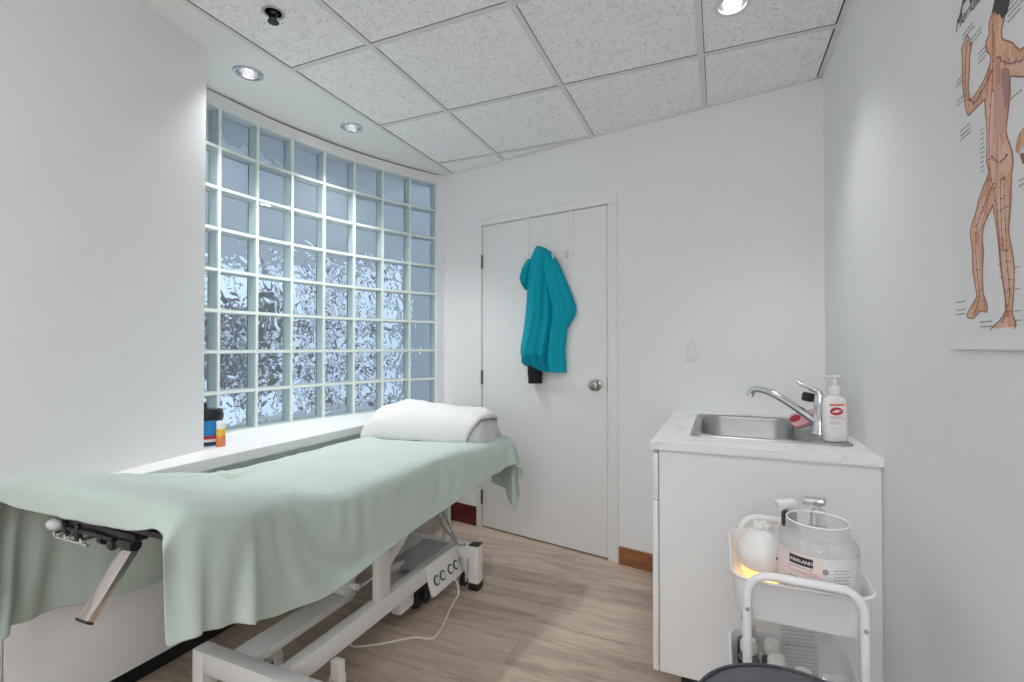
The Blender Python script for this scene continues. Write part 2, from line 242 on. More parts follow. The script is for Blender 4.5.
 [[-7069,25,24,20,20,20,19,18,15,8,3,-7,-16,-12,9,13,13,31,74,74,75,78,83,71,83,83,83,83,83,82,83,83,83,83,82,83,83,83,83,81,81,84,85,88,89,88,86,75,50,28,-22,-16,0,44,46,9,-7,38,46,42,15,-6],[3901,16,17,17,17,18,17,18,17,17,17,14,10,9,13,12,10,9,2,-10,-11,-14,-5,-24,-2,-3,-2,-2,-3,-2,-3,-2,-2,-2,-1,-1,-1,0,0,2,10,5,0,4,7,11,14,12,-5,-11,11,4,-3,21,13,-14,-14,-10,-4,-6,-14,-21],[1678,83,84,85,85,85,85,85,86,87,87,87,86,86,86,87,87,80,38,35,7,-15,22,-37,-2,-2,-3,-1,-1,-1,1,1,1,2,2,3,2,1,2,10,30,-2,-17,-5,0,0,14,-20,-79,-85,-84,-91,-92,-76,-69,-82,-83,-80,-77,-78,-82,-87]],
 [[-7063,25,24,23,22,21,20,19,2,-5,-18,-15,0,5,8,7,20,63,48,82,64,82,72,79,83,82,82,83,82,83,82,83,82,82,83,82,83,82,82,84,74,83,88,86,87,88,85,79,75,26,16,-37,-36,-10,41,54,30,-17,38,45,48,7],[4005,16,17,18,17,18,17,17,17,16,11,11,14,13,11,10,9,2,9,-8,-17,-3,-16,-23,-2,-3,-2,-2,-3,-2,-3,-2,-2,-2,-1,-1,-1,0,0,1,15,7,0,8,7,9,16,4,-1,-11,-11,18,3,-5,4,15,-8,-12,-9,-5,-4,-16],[1669,83,83,84,84,84,85,85,86,86,86,86,87,87,88,87,82,61,71,31,-24,15,-4,-23,-2,-2,-2,-2,-1,-1,0,1,1,1,1,1,1,1,0,7,39,21,6,-16,-6,8,-13,-42,-58,-90,-95,-80,-89,-96,-78,-68,-81,-80,-81,-77,-75,-83]],
 [[-7060,24,24,24,23,22,23,2,-10,-10,-7,3,16,12,9,8,21,34,73,70,56,70,75,79,82,82,82,82,82,82,82,82,82,82,82,82,82,82,82,82,79,82,84,82,87,82,80,80,75,53,18,12,-29,-43,-22,26,40,32,6,44,49,38],[4109,17,17,17,18,17,17,16,15,15,13,11,11,9,9,8,11,9,-2,2,-16,-2,-21,-26,-2,-2,-2,-2,-3,-2,-3,-2,-2,-1,-2,-1,-1,0,0,1,0,11,12,8,9,8,0,0,8,3,-7,-8,8,11,-2,3,0,1,-12,-4,-3,-8],[1661,83,83,83,83,84,83,85,86,86,87,86,86,86,87,87,82,68,36,49,-27,24,-22,-10,-1,-1,-1,-1,-1,0,0,0,0,1,0,0,0,0,-1,-1,21,25,17,16,-1,-19,-32,-37,-54,-71,-94,-94,-87,-86,-83,-77,-78,-76,-83,-75,-74,-77]],
 [[-7062,24,23,22,22,21,21,15,2,-8,-10,-7,0,8,7,9,24,52,72,77,49,69,73,74,81,82,81,82,81,82,82,81,82,81,82,81,82,82,81,82,67,80,87,86,87,87,87,85,49,28,27,26,27,-11,-44,-37,15,49,17,31,51,51],[4212,18,17,18,17,18,16,16,14,13,14,12,10,9,9,7,7,5,7,-2,-13,-4,-20,-32,-2,-2,-2,-2,-3,-2,-2,-3,-2,-1,-2,-1,0,-1,0,1,5,1,5,0,5,9,12,14,6,-4,-4,-4,1,7,8,4,-1,6,-6,-9,-1,-3],[1654,83,83,83,83,83,84,84,86,86,85,87,86,87,87,87,82,60,39,29,-21,19,-11,-13,0,-1,0,0,0,1,0,1,0,0,0,-1,-1,-1,-2,-2,38,4,-3,-8,-4,-7,-8,-4,-54,-90,-92,-92,-90,-89,-79,-76,-81,-73,-81,-79,-71,-72]],
 [[-7069,23,20,20,19,19,19,18,17,11,3,-5,-3,7,7,9,7,39,82,64,57,71,74,63,81,81,81,82,81,81,81,81,81,82,81,81,81,81,81,82,67,77,86,86,87,85,86,81,71,41,17,15,16,31,-14,-44,-48,19,44,18,53,58],[4316,17,17,18,17,17,16,16,14,12,11,11,10,7,8,8,9,10,1,4,-13,-3,-19,-42,-2,-2,-2,-3,-2,-2,-2,-2,-2,-2,-1,-1,-1,-1,1,0,11,-4,2,2,4,11,14,16,4,-3,-2,-2,-1,4,3,5,9,-1,3,-10,-1,0],[1649,83,83,83,83,84,83,84,85,85,86,85,84,86,86,86,86,55,23,49,-40,16,-3,-16,1,1,1,1,1,2,1,1,0,0,0,-1,-1,-3,-2,-3,37,-12,-5,-7,-3,9,6,-12,-52,-82,-93,-94,-95,-91,-87,-76,-72,-80,-76,-82,-70,-66]],
 [[-7086,15,18,18,17,16,17,18,17,17,17,14,7,-3,-9,1,22,65,56,63,63,74,76,54,81,81,81,80,81,81,81,80,81,81,81,80,81,81,81,80,75,77,78,85,86,86,86,79,73,35,15,24,26,19,23,-20,-42,-42,11,33,54,61],[4418,15,17,17,16,16,16,14,14,14,13,11,11,7,8,7,7,2,17,-9,-5,0,-19,-51,-2,-2,-2,-3,-2,-2,-2,-2,-2,-2,-1,-1,-1,0,0,0,11,4,-1,6,4,10,8,13,4,3,0,-1,-1,5,3,-2,5,9,2,-5,0,1],[1647,83,84,83,84,84,83,84,84,83,84,85,84,86,85,85,78,52,46,11,-39,17,-2,-14,2,1,2,2,3,2,2,2,1,1,-1,-1,-1,-2,-3,-3,24,13,-10,-1,-3,-1,-11,-7,-36,-79,-93,-92,-92,-95,-91,-84,-76,-72,-77,-80,-68,-63]],
 [[-7107,2,7,11,13,13,15,15,15,16,17,18,16,30,25,22,16,44,81,53,40,77,80,44,80,80,81,80,80,81,80,80,81,80,80,81,80,81,80,80,71,73,84,85,85,86,85,86,86,46,35,25,12,7,2,0,-5,-46,-49,29,53,64],[4521,11,12,13,13,13,13,12,12,12,12,10,10,28,14,2,3,3,-2,9,-14,22,-13,-48,-20,-2,-2,-3,-2,-2,-2,-2,-2,-2,-1,-1,-1,0,0,1,12,-11,9,3,5,12,13,12,11,-5,-3,4,6,7,4,-2,-4,8,9,-1,-1,2],[1647,86,85,85,84,85,84,84,84,84,83,84,84,74,81,83,84,59,-4,19,36,48,-23,-69,-16,2,2,3,3,3,3,3,1,2,0,-1,-1,-2,-2,-3,29,-19,-8,-1,-1,-3,-3,-4,-1,-77,-88,-92,-96,-97,-97,-88,-87,-73,-72,-76,-69,-59]],
 [[-7129,6,6,7,8,9,9,10,11,12,12,14,15,18,28,44,47,70,80,72,61,45,50,71,62,80,80,80,80,79,80,80,80,80,80,80,80,80,80,80,80,61,84,85,85,85,85,85,65,56,47,7,-4,3,6,12,29,-17,-39,-21,49,65],[4624,11,12,11,11,10,10,10,9,8,9,8,9,8,10,16,19,12,-1,-8,-4,-37,-33,27,-9,-2,-2,-3,-2,-2,-2,-2,-2,-2,-1,-1,-1,0,0,1,1,4,-2,1,5,13,14,16,-4,7,8,3,0,4,4,5,5,4,7,4,0,2],[1648,85,85,85,85,85,85,85,84,85,85,84,85,84,78,69,69,47,26,-4,44,-83,-44,34,17,2,3,3,4,3,3,3,2,2,0,0,0,-1,-2,-2,-2,48,-9,-4,-3,-5,-5,-6,-25,-67,-77,-92,-96,-96,-96,-88,-81,-85,-75,-77,-69,-56]],
 [[-7085,8,7,7,7,7,6,5,6,6,6,5,3,15,25,39,48,62,78,81,74,63,32,72,55,80,80,79,80,79,80,79,80,79,80,80,79,80,79,80,79,77,72,78,85,84,84,85,82,61,13,10,12,14,15,6,22,-13,-18,-27,16,68],[4698,13,12,13,12,12,12,12,11,11,11,11,11,9,8,2,-5,-2,4,14,8,-34,-2,-6,1,-2,-2,-3,-2,-2,-2,-2,-2,-1,-2,-1,0,-1,0,1,1,3,-6,-2,4,9,12,15,14,8,7,4,4,4,4,8,5,4,4,5,2,4],[1647,84,84,85,84,84,84,85,84,85,84,85,84,84,80,75,71,61,41,17,-13,-24,-149,2,84,1,2,2,3,3,2,3,1,2,1,0,0,-1,-1,-1,-1,27,-2,-16,6,11,10,1,-17,-53,-92,-94,-95,-95,-95,-90,-83,-85,-84,-81,-69,-53]],
 [[-7098,3,4,3,3,-1,6,10,12,15,18,22,28,31,32,31,24,22,70,69,78,74,53,49,69,79,80,79,79,79,79,79,80,79,79,79,79,79,80,79,79,62,77,84,84,85,83,76,81,76,46,18,16,9,3,-1,-7,-9,-11,-18,6,64],[4784,12,12,12,12,8,13,14,14,14,14,11,4,1,-6,-8,8,9,-3,-31,-8,1,-2,29,16,-2,-2,-3,-2,-2,-2,-2,-2,-1,-1,-1,-1,0,0,0,1,-3,-2,1,4,10,11,5,14,15,6,4,7,8,7,8,7,5,5,4,4,4],[1646,84,84,84,84,84,84,83,83,82,82,81,80,79,76,75,78,77,22,-18,-12,21,20,-68,-4,1,1,2,1,2,2,2,1,2,0,1,0,0,-1,0,0,44,-22,6,7,6,3,-27,-20,-37,-69,-93,-93,-95,-96,-92,-85,-86,-85,-83,-74,-55]],
 [[-7167,12,13,15,18,21,23,26,28,29,29,27,21,8,-5,-10,12,64,52,73,71,69,74,61,58,79,78,79,79,79,79,78,79,79,79,79,78,79,79,79,79,62,78,83,85,83,83,83,74,62,47,27,15,2,-6,-6,-6,-5,-5,-5,14,60],[4852,17,16,17,15,14,12,10,6,6,6,5,5,7,4,5,1,-2,-19,-1,-6,2,12,17,22,-2,-2,-2,-2,-2,-2,-2,-1,-2,-1,-1,-1,0,0,0,1,4,-4,-1,2,5,10,11,9,13,6,11,12,8,6,6,7,7,7,7,6,5],[1649,82,82,81,81,80,81,80,79,79,80,79,80,82,81,84,75,38,44,28,-18,3,-11,34,-63,0,1,0,1,1,1,1,1,0,0,0,0,1,0,0,1,45,-30,-6,3,12,13,12,-22,-55,-73,-87,-92,-94,-96,-92,-86,-85,-86,-84,-78,-60]],
 [[-7148,20,24,25,30,28,28,27,25,21,13,-3,-19,-18,-3,28,54,16,62,60,79,68,71,65,64,78,78,79,78,79,78,79,78,78,79,78,79,78,79,78,78,80,64,80,83,82,84,84,84,72,33,-1,0,0,0,1,1,1,3,4,19,54],[4942,17,13,12,8,8,8,8,10,12,13,11,4,2,8,9,-14,8,-11,1,-2,0,16,18,16,-2,-2,-2,-2,-2,-2,-2,-1,-2,-1,-1,-1,0,0,1,0,-2,5,1,-1,7,10,9,10,6,8,9,10,9,10,10,9,9,9,8,8,5],[1636,80,79,79,79,79,79,79,80,81,82,83,82,82,83,78,58,80,30,30,-28,37,-23,17,-47,-1,0,0,0,0,0,0,-1,0,-1,0,0,0,0,1,1,15,21,-10,13,4,-2,1,1,-44,-74,-94,-95,-94,-95,-93,-87,-85,-84,-85,-81,-64]],
 [[-7093,24,26,24,23,22,20,16,9,-5,-13,-16,-3,18,37,18,-6,40,42,80,80,57,70,71,70,78,78,79,78,78,78,78,78,78,78,78,78,78,78,78,78,77,65,80,82,84,84,83,84,66,57,26,11,-3,-3,-4,-3,-3,-2,-3,8,46],[5025,13,11,12,12,12,13,13,12,11,7,5,8,8,-1,0,1,-2,2,4,2,0,13,17,13,-2,-2,-2,-2,-2,-2,-1,-2,-2,-1,-1,0,-1,0,1,1,1,3,-5,1,9,11,11,12,0,9,8,8,11,11,12,11,11,10,11,9,7],[1616,79,78,80,79,80,81,81,82,82,83,81,82,80,72,74,77,60,64,15,-13,46,-26,-1,-32,0,-1,0,-1,0,-1,-2,-1,-2,-1,-2,-1,0,0,1,1,7,48,6,-7,-6,-5,-5,-8,-38,-63,-87,-92,-93,-94,-93,-87,-84,-84,-84,-83,-69]],
 [[-7053,21,20,20,18,17,11,-2,-15,-16,-7,15,35,34,-7,-10,31,7,63,68,82,55,78,63,78,78,78,77,78,78,77,78,78,78,77,78,78,77,78,78,78,76,65,81,82,83,83,84,83,65,51,50,1,-6,-4,-3,-1,2,2,2,4,36],[5116,13,14,13,14,13,14,12,7,6,10,9,1,3,4,5,-4,2,4,4,8,0,9,19,9,-2,-2,-2,-2,-2,-2,-1,-2,-1,-2,-1,0,0,0,0,1,2,1,-2,0,4,8,10,13,8,12,9,11,11,12,12,12,10,11,11,10,8],[1599,80,79,80,81,80,82,82,81,82,82,80,74,75,78,80,67,77,41,32,2,47,-13,-34,-10,0,0,0,-1,-1,-2,-2,-2,-3,-2,-2,-1,-1,-1,0,1,8,36,-8,-1,10,5,1,-3,-46,-70,-75,-92,-93,-93,-93,-87,-83,-84,-84,-84,-73]],
 [[-7039,19,19,17,15,8,-10,-18,-10,8,28,38,20,-18,3,31,-13,16,64,58,80,62,76,78,69,77,78,77,78,77,77,78,77,77,78,77,78,77,77,78,77,77,76,70,81,83,83,82,83,78,63,15,-1,1,1,2,3,1,3,3,6,32],[5215,14,14,14,13,13,10,6,9,10,7,0,5,6,6,-2,4,7,4,3,9,2,6,14,10,-2,-2,-2,-2,-2,-2,-1,-2,-1,-1,-1,-1,0,0,0,1,1,1,-8,2,11,9,8,8,16,8,10,13,13,14,13,12,12,11,10,11,10],[1588,80,79,80,81,81,82,80,82,80,78,72,77,79,79,72,78,80,44,47,4,38,-25,3,-32,1,0,0,-1,-1,-2,-2,-3,-3,-2,-3,-2,-1,-1,0,0,4,32,33,-2,-7,-12,-14,-11,-12,-56,-86,-93,-92,-93,-91,-88,-84,-84,-83,-83,-76]],
 [[-7032,17,18,15,3,-14,-15,0,22,35,35,4,-14,13,24,0,-4,10,56,55,77,70,76,68,77,77,77,78,77,77,77,77,77,77,77,77,77,77,77,77,78,74,64,81,83,82,83,83,83,75,56,33,3,2,1,2,1,3,3,4,5,27],[5316,14,14,13,12,9,8,10,8,3,3,8,8,4,2,4,7,7,5,2,5,7,4,11,9,-2,-2,-2,-2,-2,-1,-2,-2,-1,-1,-1,-1,0,0,1,0,1,-3,-2,2,9,11,10,10,12,8,11,13,14,13,13,13,13,12,13,13,11],[1578,80,80,80,81,80,81,80,78,75,74,79,79,78,75,79,80,80,52,41,12,37,-15,-29,-8,1,1,1,-1,-1,-1,-2,-3,-2,-3,-2,-2,-2,-1,0,0,7,43,-10,-8,-7,-4,1,10,-24,-54,-78,-93,-92,-91,-91,-90,-83,-83,-82,-83,-77]],
 [[-7029,16,17,4,-20,-14,13,34,37,31,-3,-15,21,31,1,-2,-6,16,21,73,77,72,76,62,80,77,77,76,77,77,77,77,77,76,77,77,77,77,77,76,77,75,65,82,82,83,82,83,82,77,69,32,12,3,1,1,0,-4,-3,0,7,26],[5417,14,14,12,7,9,11,5,3,5,9,9,4,3,7,6,6,5,5,4,4,8,5,8,7,-2,-2,-2,-2,-2,-1,-2,-2,-1,-1,-1,0,-1,0,1,1,1,-1,-3,2,10,12,12,11,5,12,11,11,13,13,14,14,16,15,13,14,12],[1569,80,79,81,80,80,80,75,74,76,78,80,78,75,82,82,82,75,77,36,-12,33,16,-44,-7,2,1,1,0,0,-1,-2,-1,-2,-2,-2,-2,-1,-1,-1,0,6,44,-3,-4,-3,-2,-2,-8,-30,-35,-84,-92,-92,-91,-90,-90,-82,-82,-83,-82,-78]],
 [[-7031,17,6,-15,-6,19,35,33,30,2,-14,18,23,3,-4,-3,-2,10,30,76,77,74,73,68,71,77,76,77,76,77,77,76,77,77,76,77,76,77,77,76,77,76,71,76,82,82,83,82,82,78,58,40,21,7,1,0,1,0,1,1,-2,21],[5519,13,13,8,9,9,4,5,6,9,9,7,4,6,7,6,5,6,5,1,3,7,9,7,3,-1,-2,-2,-2,-1,-2,-2,-1,-2,-1,-1,0,0,0,0,1,1,0,-5,2,10,12,13,13,7,13,11,13,13,13,14,14,15,15,15,16,13],[1561,79,80,80,80,78,74,75,76,78,80,79,78,81,81,82,82,79,72,28,28,-18,32,-15,-28,2,1,1,1,0,-1,-1,-1,-1,-1,-1,-1,0,-1,0,0,4,16,7,-2,-1,-1,-2,-3,-6,-55,-80,-89,-90,-90,-90,-89,-83,-82,-82,-82,-78]],
 [[-7033,13,-12,-4,28,32,30,29,19,-16,6,17,8,-7,-2,-2,-1,6,51,57,80,76,75,76,61,77,76,76,77,76,77,76,77,76,76,77,76,77,76,76,77,76,74,76,82,81,82,81,82,80,69,41,-8,1,1,1,2,3,6,8,8,22],[5620,13,9,10,7,6,6,6,7,11,7,7,6,6,5,5,5,6,4,2,4,6,8,7,1,-1,-2,-2,-2,-1,-2,-2,-1,-2,-1,0,-1,0,0,0,1,1,0,-3,2,9,11,12,12,14,13,12,11,14,14,14,14,16,16,16,17,14],[1553,79,80,80,75,75,76,76,78,80,79,80,81,81,82,81,82,81,58,47,14,7,-7,24,-44,1,2,1,0,0,0,0,0,0,0,0,0,0,1,0,1,0,16,23,-4,-6,-8,-4,-10,-11,-36,-78,-90,-91,-90,-89,-89,-83,-81,-82,-81,-78]],
 [[-7036,2,-7,27,31,28,28,23,14,-16,4,8,7,3,-3,-6,-2,16,24,69,81,80,74,70,67,75,76,76,76,77,76,76,76,77,76,76,76,77,76,76,76,77,77,77,77,82,82,81,81,79,66,31,29,-1,-1,-1,0,0,-1,8,12,20],[5721,12,9,7,7,7,6,8,8,9,8,7,6,6,5,5,4,4,2,6,4,3,7,10,-4,0,-2,-2,-2,-1,-2,-2,-1,-1,-1,-1,-1,0,0,0,1,1,-1,2,-3,11,14,13,11,14,16,8,13,14,15,15,15,16,17,17,17,15],[1544,80,80,76,75,76,77,78,79,80,79,82,81,81,81,82,81,76,75,37,11,13,-2,8,-30,-4,0,1,0,0,0,1,0,1,0,1,2,1,1,2,1,1,1,15,-15,-1,1,2,9,-11,-44,-78,-83,-90,-89,-89,-88,-84,-81,-81,-80,-79]],
 [[-7039,-4,19,29,28,26,23,18,14,1,-9,-8,-1,2,2,2,2,5,35,65,78,81,81,74,69,65,76,76,76,76,77,76,76,76,76,76,76,76,76,76,76,76,78,75,80,81,81,81,81,79,65,52,3,-1,0,1,3,4,6,7,11,18],[5823,10,8,7,7,7,7,8,8,7,8,8,6,5,4,4,4,5,4,4,5,4,2,5,-1,1,-1,-2,-2,-1,-2,-2,-1,-1,-1,-1,-1,0,0,1,0,1,0,0,3,9,13,15,12,14,13,12,14,15,16,15,15,17,17,17,17,16],[1537,80,78,75,77,76,78,79,80,81,80,81,81,81,81,82,81,80,71,39,13,8,10,5,-13,-27,-1,0,0,-1,0,1,0,1,2,1,2,2,3,2,1,2,2,9,3,-3,-6,-1,2,-8,-37,-67,-90,-89,-89,-88,-88,-84,-81,-81,-81,-79]],
 [[-7044,6,27,28,26,24,19,12,11,9,7,0,-5,-6,-8,-7,-5,23,39,46,77,82,81,81,70,63,76,76,76,75,76,76,76,76,76,76,76,76,76,76,76,76,75,75,81,81,82,79,82,75,77,48,-4,7,7,7,4,3,3,2,9,19],[5924,10,7,7,7,8,7,8,7,7,6,6,5,6,5,5,4,5,5,3,1,4,5,3,0,-1,-1,-2,-2,-1,-2,-1,-2,-1,-1,-1,0,-1,0,1,1,1,-1,-1,5,13,14,11,16,11,14,16,14,15,15,16,15,17,18,18,17,17],[1531,80,76,76,77,77,79,80,80,81,81,81,81,81,81,81,81,73,70,62,24,7,5,3,-24,-30,-2,-1,-1,-1,-1,0,1,1,2,2,2,3,2,3,2,2,12,-12,-4,1,6,16,-1,-26,-18,-72,-89,-88,-88,-88,-87,-85,-81,-81,-80,-79]],
 [[-7047,19,26,24,24,22,13,6,9,8,8,7,5,-2,-3,-3,-4,0,19,73,72,80,80,80,69,69,75,76,76,76,76,75,76,76,76,76,75,76,76,76,76,75,77,74,80,81,81,80,80,79,64,51,31,2,2,2,1,0,1,4,11,20],[6026,8,8,7,7,8,7,7,7,7,6,6,5,4,4,4,3,3,6,4,4,1,2,4,3,-3,-1,-2,-2,-1,-2,-1,-2,-1,-1,-1,0,0,0,0,1,1,-1,-2,5,15,17,12,14,12,13,16,16,15,17,16,17,18,18,17,18,17],[1526,79,76,77,77,78,80,80,81,80,81,80,81,81,81,81,82,78,73,33,31,-4,0,4,5,-25,-2,-3,-1,-2,-1,-1,1,0,2,2,2,2,3,2,2,2,5,13,-1,-1,-2,-4,5,1,-42,-69,-80,-88,-88,-87,-87,-85,-81,-81,-80,-78]],
 [[-7051,28,24,22,20,20,13,-1,4,6,6,7,8,6,3,2,-7,7,33,45,78,77,80,78,71,73,75,76,76,75,76,76,75,76,76,76,75,76,76,75,76,76,77,71,81,80,81,80,81,73,69,60,7,10,15,1,-1,-1,4,6,13,21],[6128,7,8,7,7,8,7,6,6,6,6,6,6,5,3,2,4,3,3,5,6,0,3,6,0,-6,-1,-2,-2,-1,-2,-1,-1,-2,-1,0,-1,0,0,0,1,1,0,-6,5,15,18,17,15,11,14,18,15,18,16,18,17,18,18,18,18,17],[1523,76,77,78,78,78,80,80,81,81,80,81,80,81,81,81,80,80,71,47,11,20,-3,-12,9,-20,-3,-2,-3,-2,-1,-1,-1,1,1,1,2,2,2,2,2,1,6,24,3,2,1,1,-2,-29,-28,-59,-87,-86,-85,-87,-87,-85,-81,-80,-80,-77]],
 [[-7056,29,25,20,19,18,17,7,-2,-2,0,1,2,3,5,6,18,11,12,55,75,81,81,81,67,77,75,76,76,75,76,75,76,76,75,76,75,76,76,75,76,76,72,75,79,80,80,81,80,79,72,44,31,9,-1,-3,3,6,2,9,15,24],[6229,7,8,7,7,7,7,6,6,6,4,4,4,4,4,4,6,3,-1,5,5,4,1,0,3,-4,-1,-2,-2,-1,-2,-1,-1,-1,-1,-1,-1,0,0,1,0,1,-1,-1,4,13,16,17,17,14,16,17,16,18,18,17,18,19,18,19,18,18],[1522,75,76,79,78,79,79,80,80,81,81,81,81,81,81,81,78,80,79,56,20,6,2,-2,-27,-5,-3,-2,-3,-2,-1,-1,-1,0,0,1,1,1,1,2,0,1,18,27,-13,-11,-6,-2,1,12,-34,-68,-80,-86,-87,-86,-87,-84,-81,-80,-79,-77]],
 [[-7062,26,28,15,17,18,16,16,12,5,2,1,1,0,1,2,1,4,37,53,68,80,81,81,69,76,76,75,76,75,76,76,75,76,75,76,75,76,75,76,75,76,72,73,78,81,80,80,81,78,73,52,23,-2,7,10,0,1,10,11,11,29],[6330,7,8,6,7,7,7,7,5,5,4,4,4,3,3,2,3,5,0,5,1,-1,0,2,8,-2,-1,-2,-2,-1,-2,-1,-1,-1,-1,-1,0,-1,0,1,0,1,1,1,4,14,16,18,16,14,15,18,18,17,19,18,19,19,19,18,19,18],[1520,76,76,79,78,79,79,79,80,81,81,80,81,81,81,81,81,80,69,49,27,7,0,0,-14,-7,-2,-2,-2,-2,-1,-1,-1,0,0,0,0,1,0,0,0,0,17,14,-13,0,6,4,6,-13,-29,-60,-83,-84,-86,-86,-86,-85,-80,-79,-79,-75]],
 [[-7067,22,26,22,4,11,19,16,17,14,11,5,-3,-2,-1,1,8,24,13,59,65,79,76,80,75,73,76,75,76,75,75,76,75,76,75,76,75,76,75,76,75,76,68,73,81,81,79,81,80,81,68,65,18,11,8,-12,1,17,11,-1,15,33],[6432,6,7,7,6,6,7,6,6,6,4,4,3,3,1,2,3,4,-1,3,2,-1,2,-1,7,0,-2,-1,-2,-1,-1,-2,-1,-1,-1,-1,0,0,0,0,1,1,2,3,5,15,15,16,16,17,14,18,19,17,19,19,20,19,19,20,19,19],[1518,78,76,77,81,80,78,79,79,79,80,81,81,81,81,81,79,77,79,54,12,9,8,-8,2,-17,-2,-1,-1,-1,-1,0,-1,0,0,0,-1,0,-1,0,-1,-2,23,16,-3,-4,-14,-4,-3,2,-23,-49,-84,-84,-86,-86,-86,-85,-80,-80,-78,-73]],
 [[-7073,19,21,25,18,6,4,8,12,15,15,15,11,6,3,-1,0,1,32,62,73,75,78,78,69,74,76,75,75,76,75,76,75,76,75,76,75,76,75,75,76,75,73,74,75,80,80,81,80,79,74,49,35,4,-5,12,15,3,-3,11,18,35],[6533,6,7,6,6,6,5,5,5,6,5,5,4,3,2,2,1,2,2,0,1,2,0,-3,5,2,-2,-1,-2,-1,-1,-2,-1,-1,-1,0,-1,0,0,0,1,1,4,2,1,17,18,17,15,18,16,18,19,19,18,20,20,21,20,19,20,19],[1516,78,78,77,79,80,80,81,79,80,79,79,80,81,81,80,81,81,72,45,30,1,2,12,-19,-10,-1,0,0,0,0,0,1,0,0,0,-1,0,-2,-1,-2,-2,13,7,13,-1,1,2,5,-10,-31,-60,-78,-84,-85,-85,-87,-85,-81,-79,-77,-71]],
 [[-7078,17,18,19,22,20,11,5,1,3,6,8,11,11,10,8,5,18,29,52,78,79,78,79,67,68,76,75,76,75,75,76,75,76,75,76,75,76,75,75,76,75,71,72,77,80,80,80,79,79,77,68,3,19,15,6,-5,-1,13,24,13,31],[6635,5,6,6,6,6,5,5,4,5,4,3,4,3,2,2,1,4,1,1,1,1,1,-3,2,2,-2,-1,-2,-1,-1,-2,-1,-1,-1,0,-1,0,0,0,1,1,1,1,2,17,18,19,18,19,18,18,18,18,20,22,21,21,21,18,20,21],[1514,79,79,78,78,78,80,80,81,81,80,81,80,80,80,80,81,76,74,54,17,3,6,-7,10,-24,0,1,1,1,1,1,2,0,1,0,0,-1,-2,-1,-3,-2,17,36,-1,-8,-7,-6,-8,-13,-22,-38,-84,-83,-85,-87,-87,-87,-79,-77,-77,-69]],
 [[-7085,16,16,17,17,19,19,16,12,8,4,2,3,3,5,8,10,11,35,59,78,79,80,81,66,66,75,76,75,76,75,75,76,75,76,75,76,75,76,75,75,76,68,71,79,81,81,80,81,81,79,50,37,10,-2,-5,5,16,24,26,-2,34],[6736,5,6,5,6,5,6,5,4,3,4,4,3,3,3,2,1,1,2,2,2,0,1,-1,-2,0,-2,-1,-2,-1,-1,-1,-2,-1,0,-1,0,-1,0,1,0,1,3,-2,8,16,17,17,18,18,18,21,17,22,22,21,22,21,19,17,24,21],[1512,80,79,79,79,78,79,79,80,80,81,81,80,81,81,81,80,80,72,49,17,12,-5,3,4,-28,1,2,1,2,2,2,2,2,1,0,0,0,-1,-2,-2,-3,22,6,8,2,0,-2,-3,-9,-18,-54,-77,-85,-88,-87,-88,-86,-77,-76,-77,-66]],
 [[-7097,15,16,16,15,16,17,16,17,15,14,11,9,8,5,5,7,10,22,57,76,81,81,81,67,64,76,75,76,75,76,75,76,75,76,75,76,75,76,75,76,75,75,74,72,80,81,80,80,80,80,52,18,11,14,20,17,12,23,-10,11,36],[6836,6,5,5,5,5,5,5,5,4,4,3,3,2,2,2,1,0,3,-1,1,1,0,0,0,-2,-2,-1,-1,-2,-1,-1,-1,-1,-1,-1,0,0,0,0,0,1,3,1,-4,17,18,19,19,19,18,23,24,23,18,17,22,24,21,18,25,24],[1512,79,79,80,79,79,79,79,79,80,80,80,80,81,80,81,81,80,73,53,19,5,1,3,-3,-29,1,2,2,2,3,2,3,2,1,1,1,-1,0,-2,-2,-2,7,7,20,0,-1,-2,-3,-7,-13,-46,-84,-85,-85,-86,-87,-86,-77,-72,-73,-70]],
 [[-7123,18,17,17,17,16,16,15,15,14,13,13,13,13,11,11,8,10,33,43,78,81,81,80,68,66,76,75,76,75,76,75,76,75,76,76,75,76,75,76,75,76,71,73,76,80,81,80,81,80,79,77,29,24,21,17,9,5,-30,9,29,28],[6934,6,6,5,6,4,5,5,4,4,3,4,2,3,2,2,0,0,3,-1,-2,-2,4,4,-1,-7,-1,-1,-1,-2,-1,-1,-1,-1,-1,-1,0,0,0,0,1,0,-1,0,-3,15,18,18,19,20,19,21,18,22,21,22,26,28,17,26,26,26],[1514,79,79,79,79,79,79,80,79,80,80,80,80,80,80,80,81,81,73,63,24,7,-12,-12,3,-28,1,2,2,2,3,2,3,2,2,1,1,0,-1,-1,-1,-1,18,33,-24,-7,-6,-5,-5,-5,-10,-15,-83,-85,-86,-87,-87,-86,-70,-73,-74,-73]],
 [[-7157,19,19,19,18,18,18,18,17,17,14,14,13,12,12,12,13,14,23,60,76,80,80,81,64,70,76,76,75,76,75,76,76,75,76,75,76,75,76,76,75,76,72,74,76,80,81,80,81,80,73,61,32,28,26,25,17,-26,1,28,27,16],[7030,6,6,6,5,6,5,5,5,4,4,3,2,2,1,1,0,0,-1,0,2,0,0,1,0,-6,-1,-1,-1,-2,-1,-1,-1,-1,-1,0,-1,0,0,0,1,1,1,0,-4,15,18,18,18,20,20,22,11,25,27,24,27,18,23,26,27,30],[1518,78,79,78,79,79,79,79,79,80,79,80,80,81,80,80,81,80,77,47,28,18,8,1,-41,-21,1,1,2,2,2,2,2,2,2,1,0,1,0,-1,0,-1,16,19,-2,-6,-3,-1,0,4,-14,-49,-71,-82,-83,-83,-85,-77,-72,-74,-73,-74]],
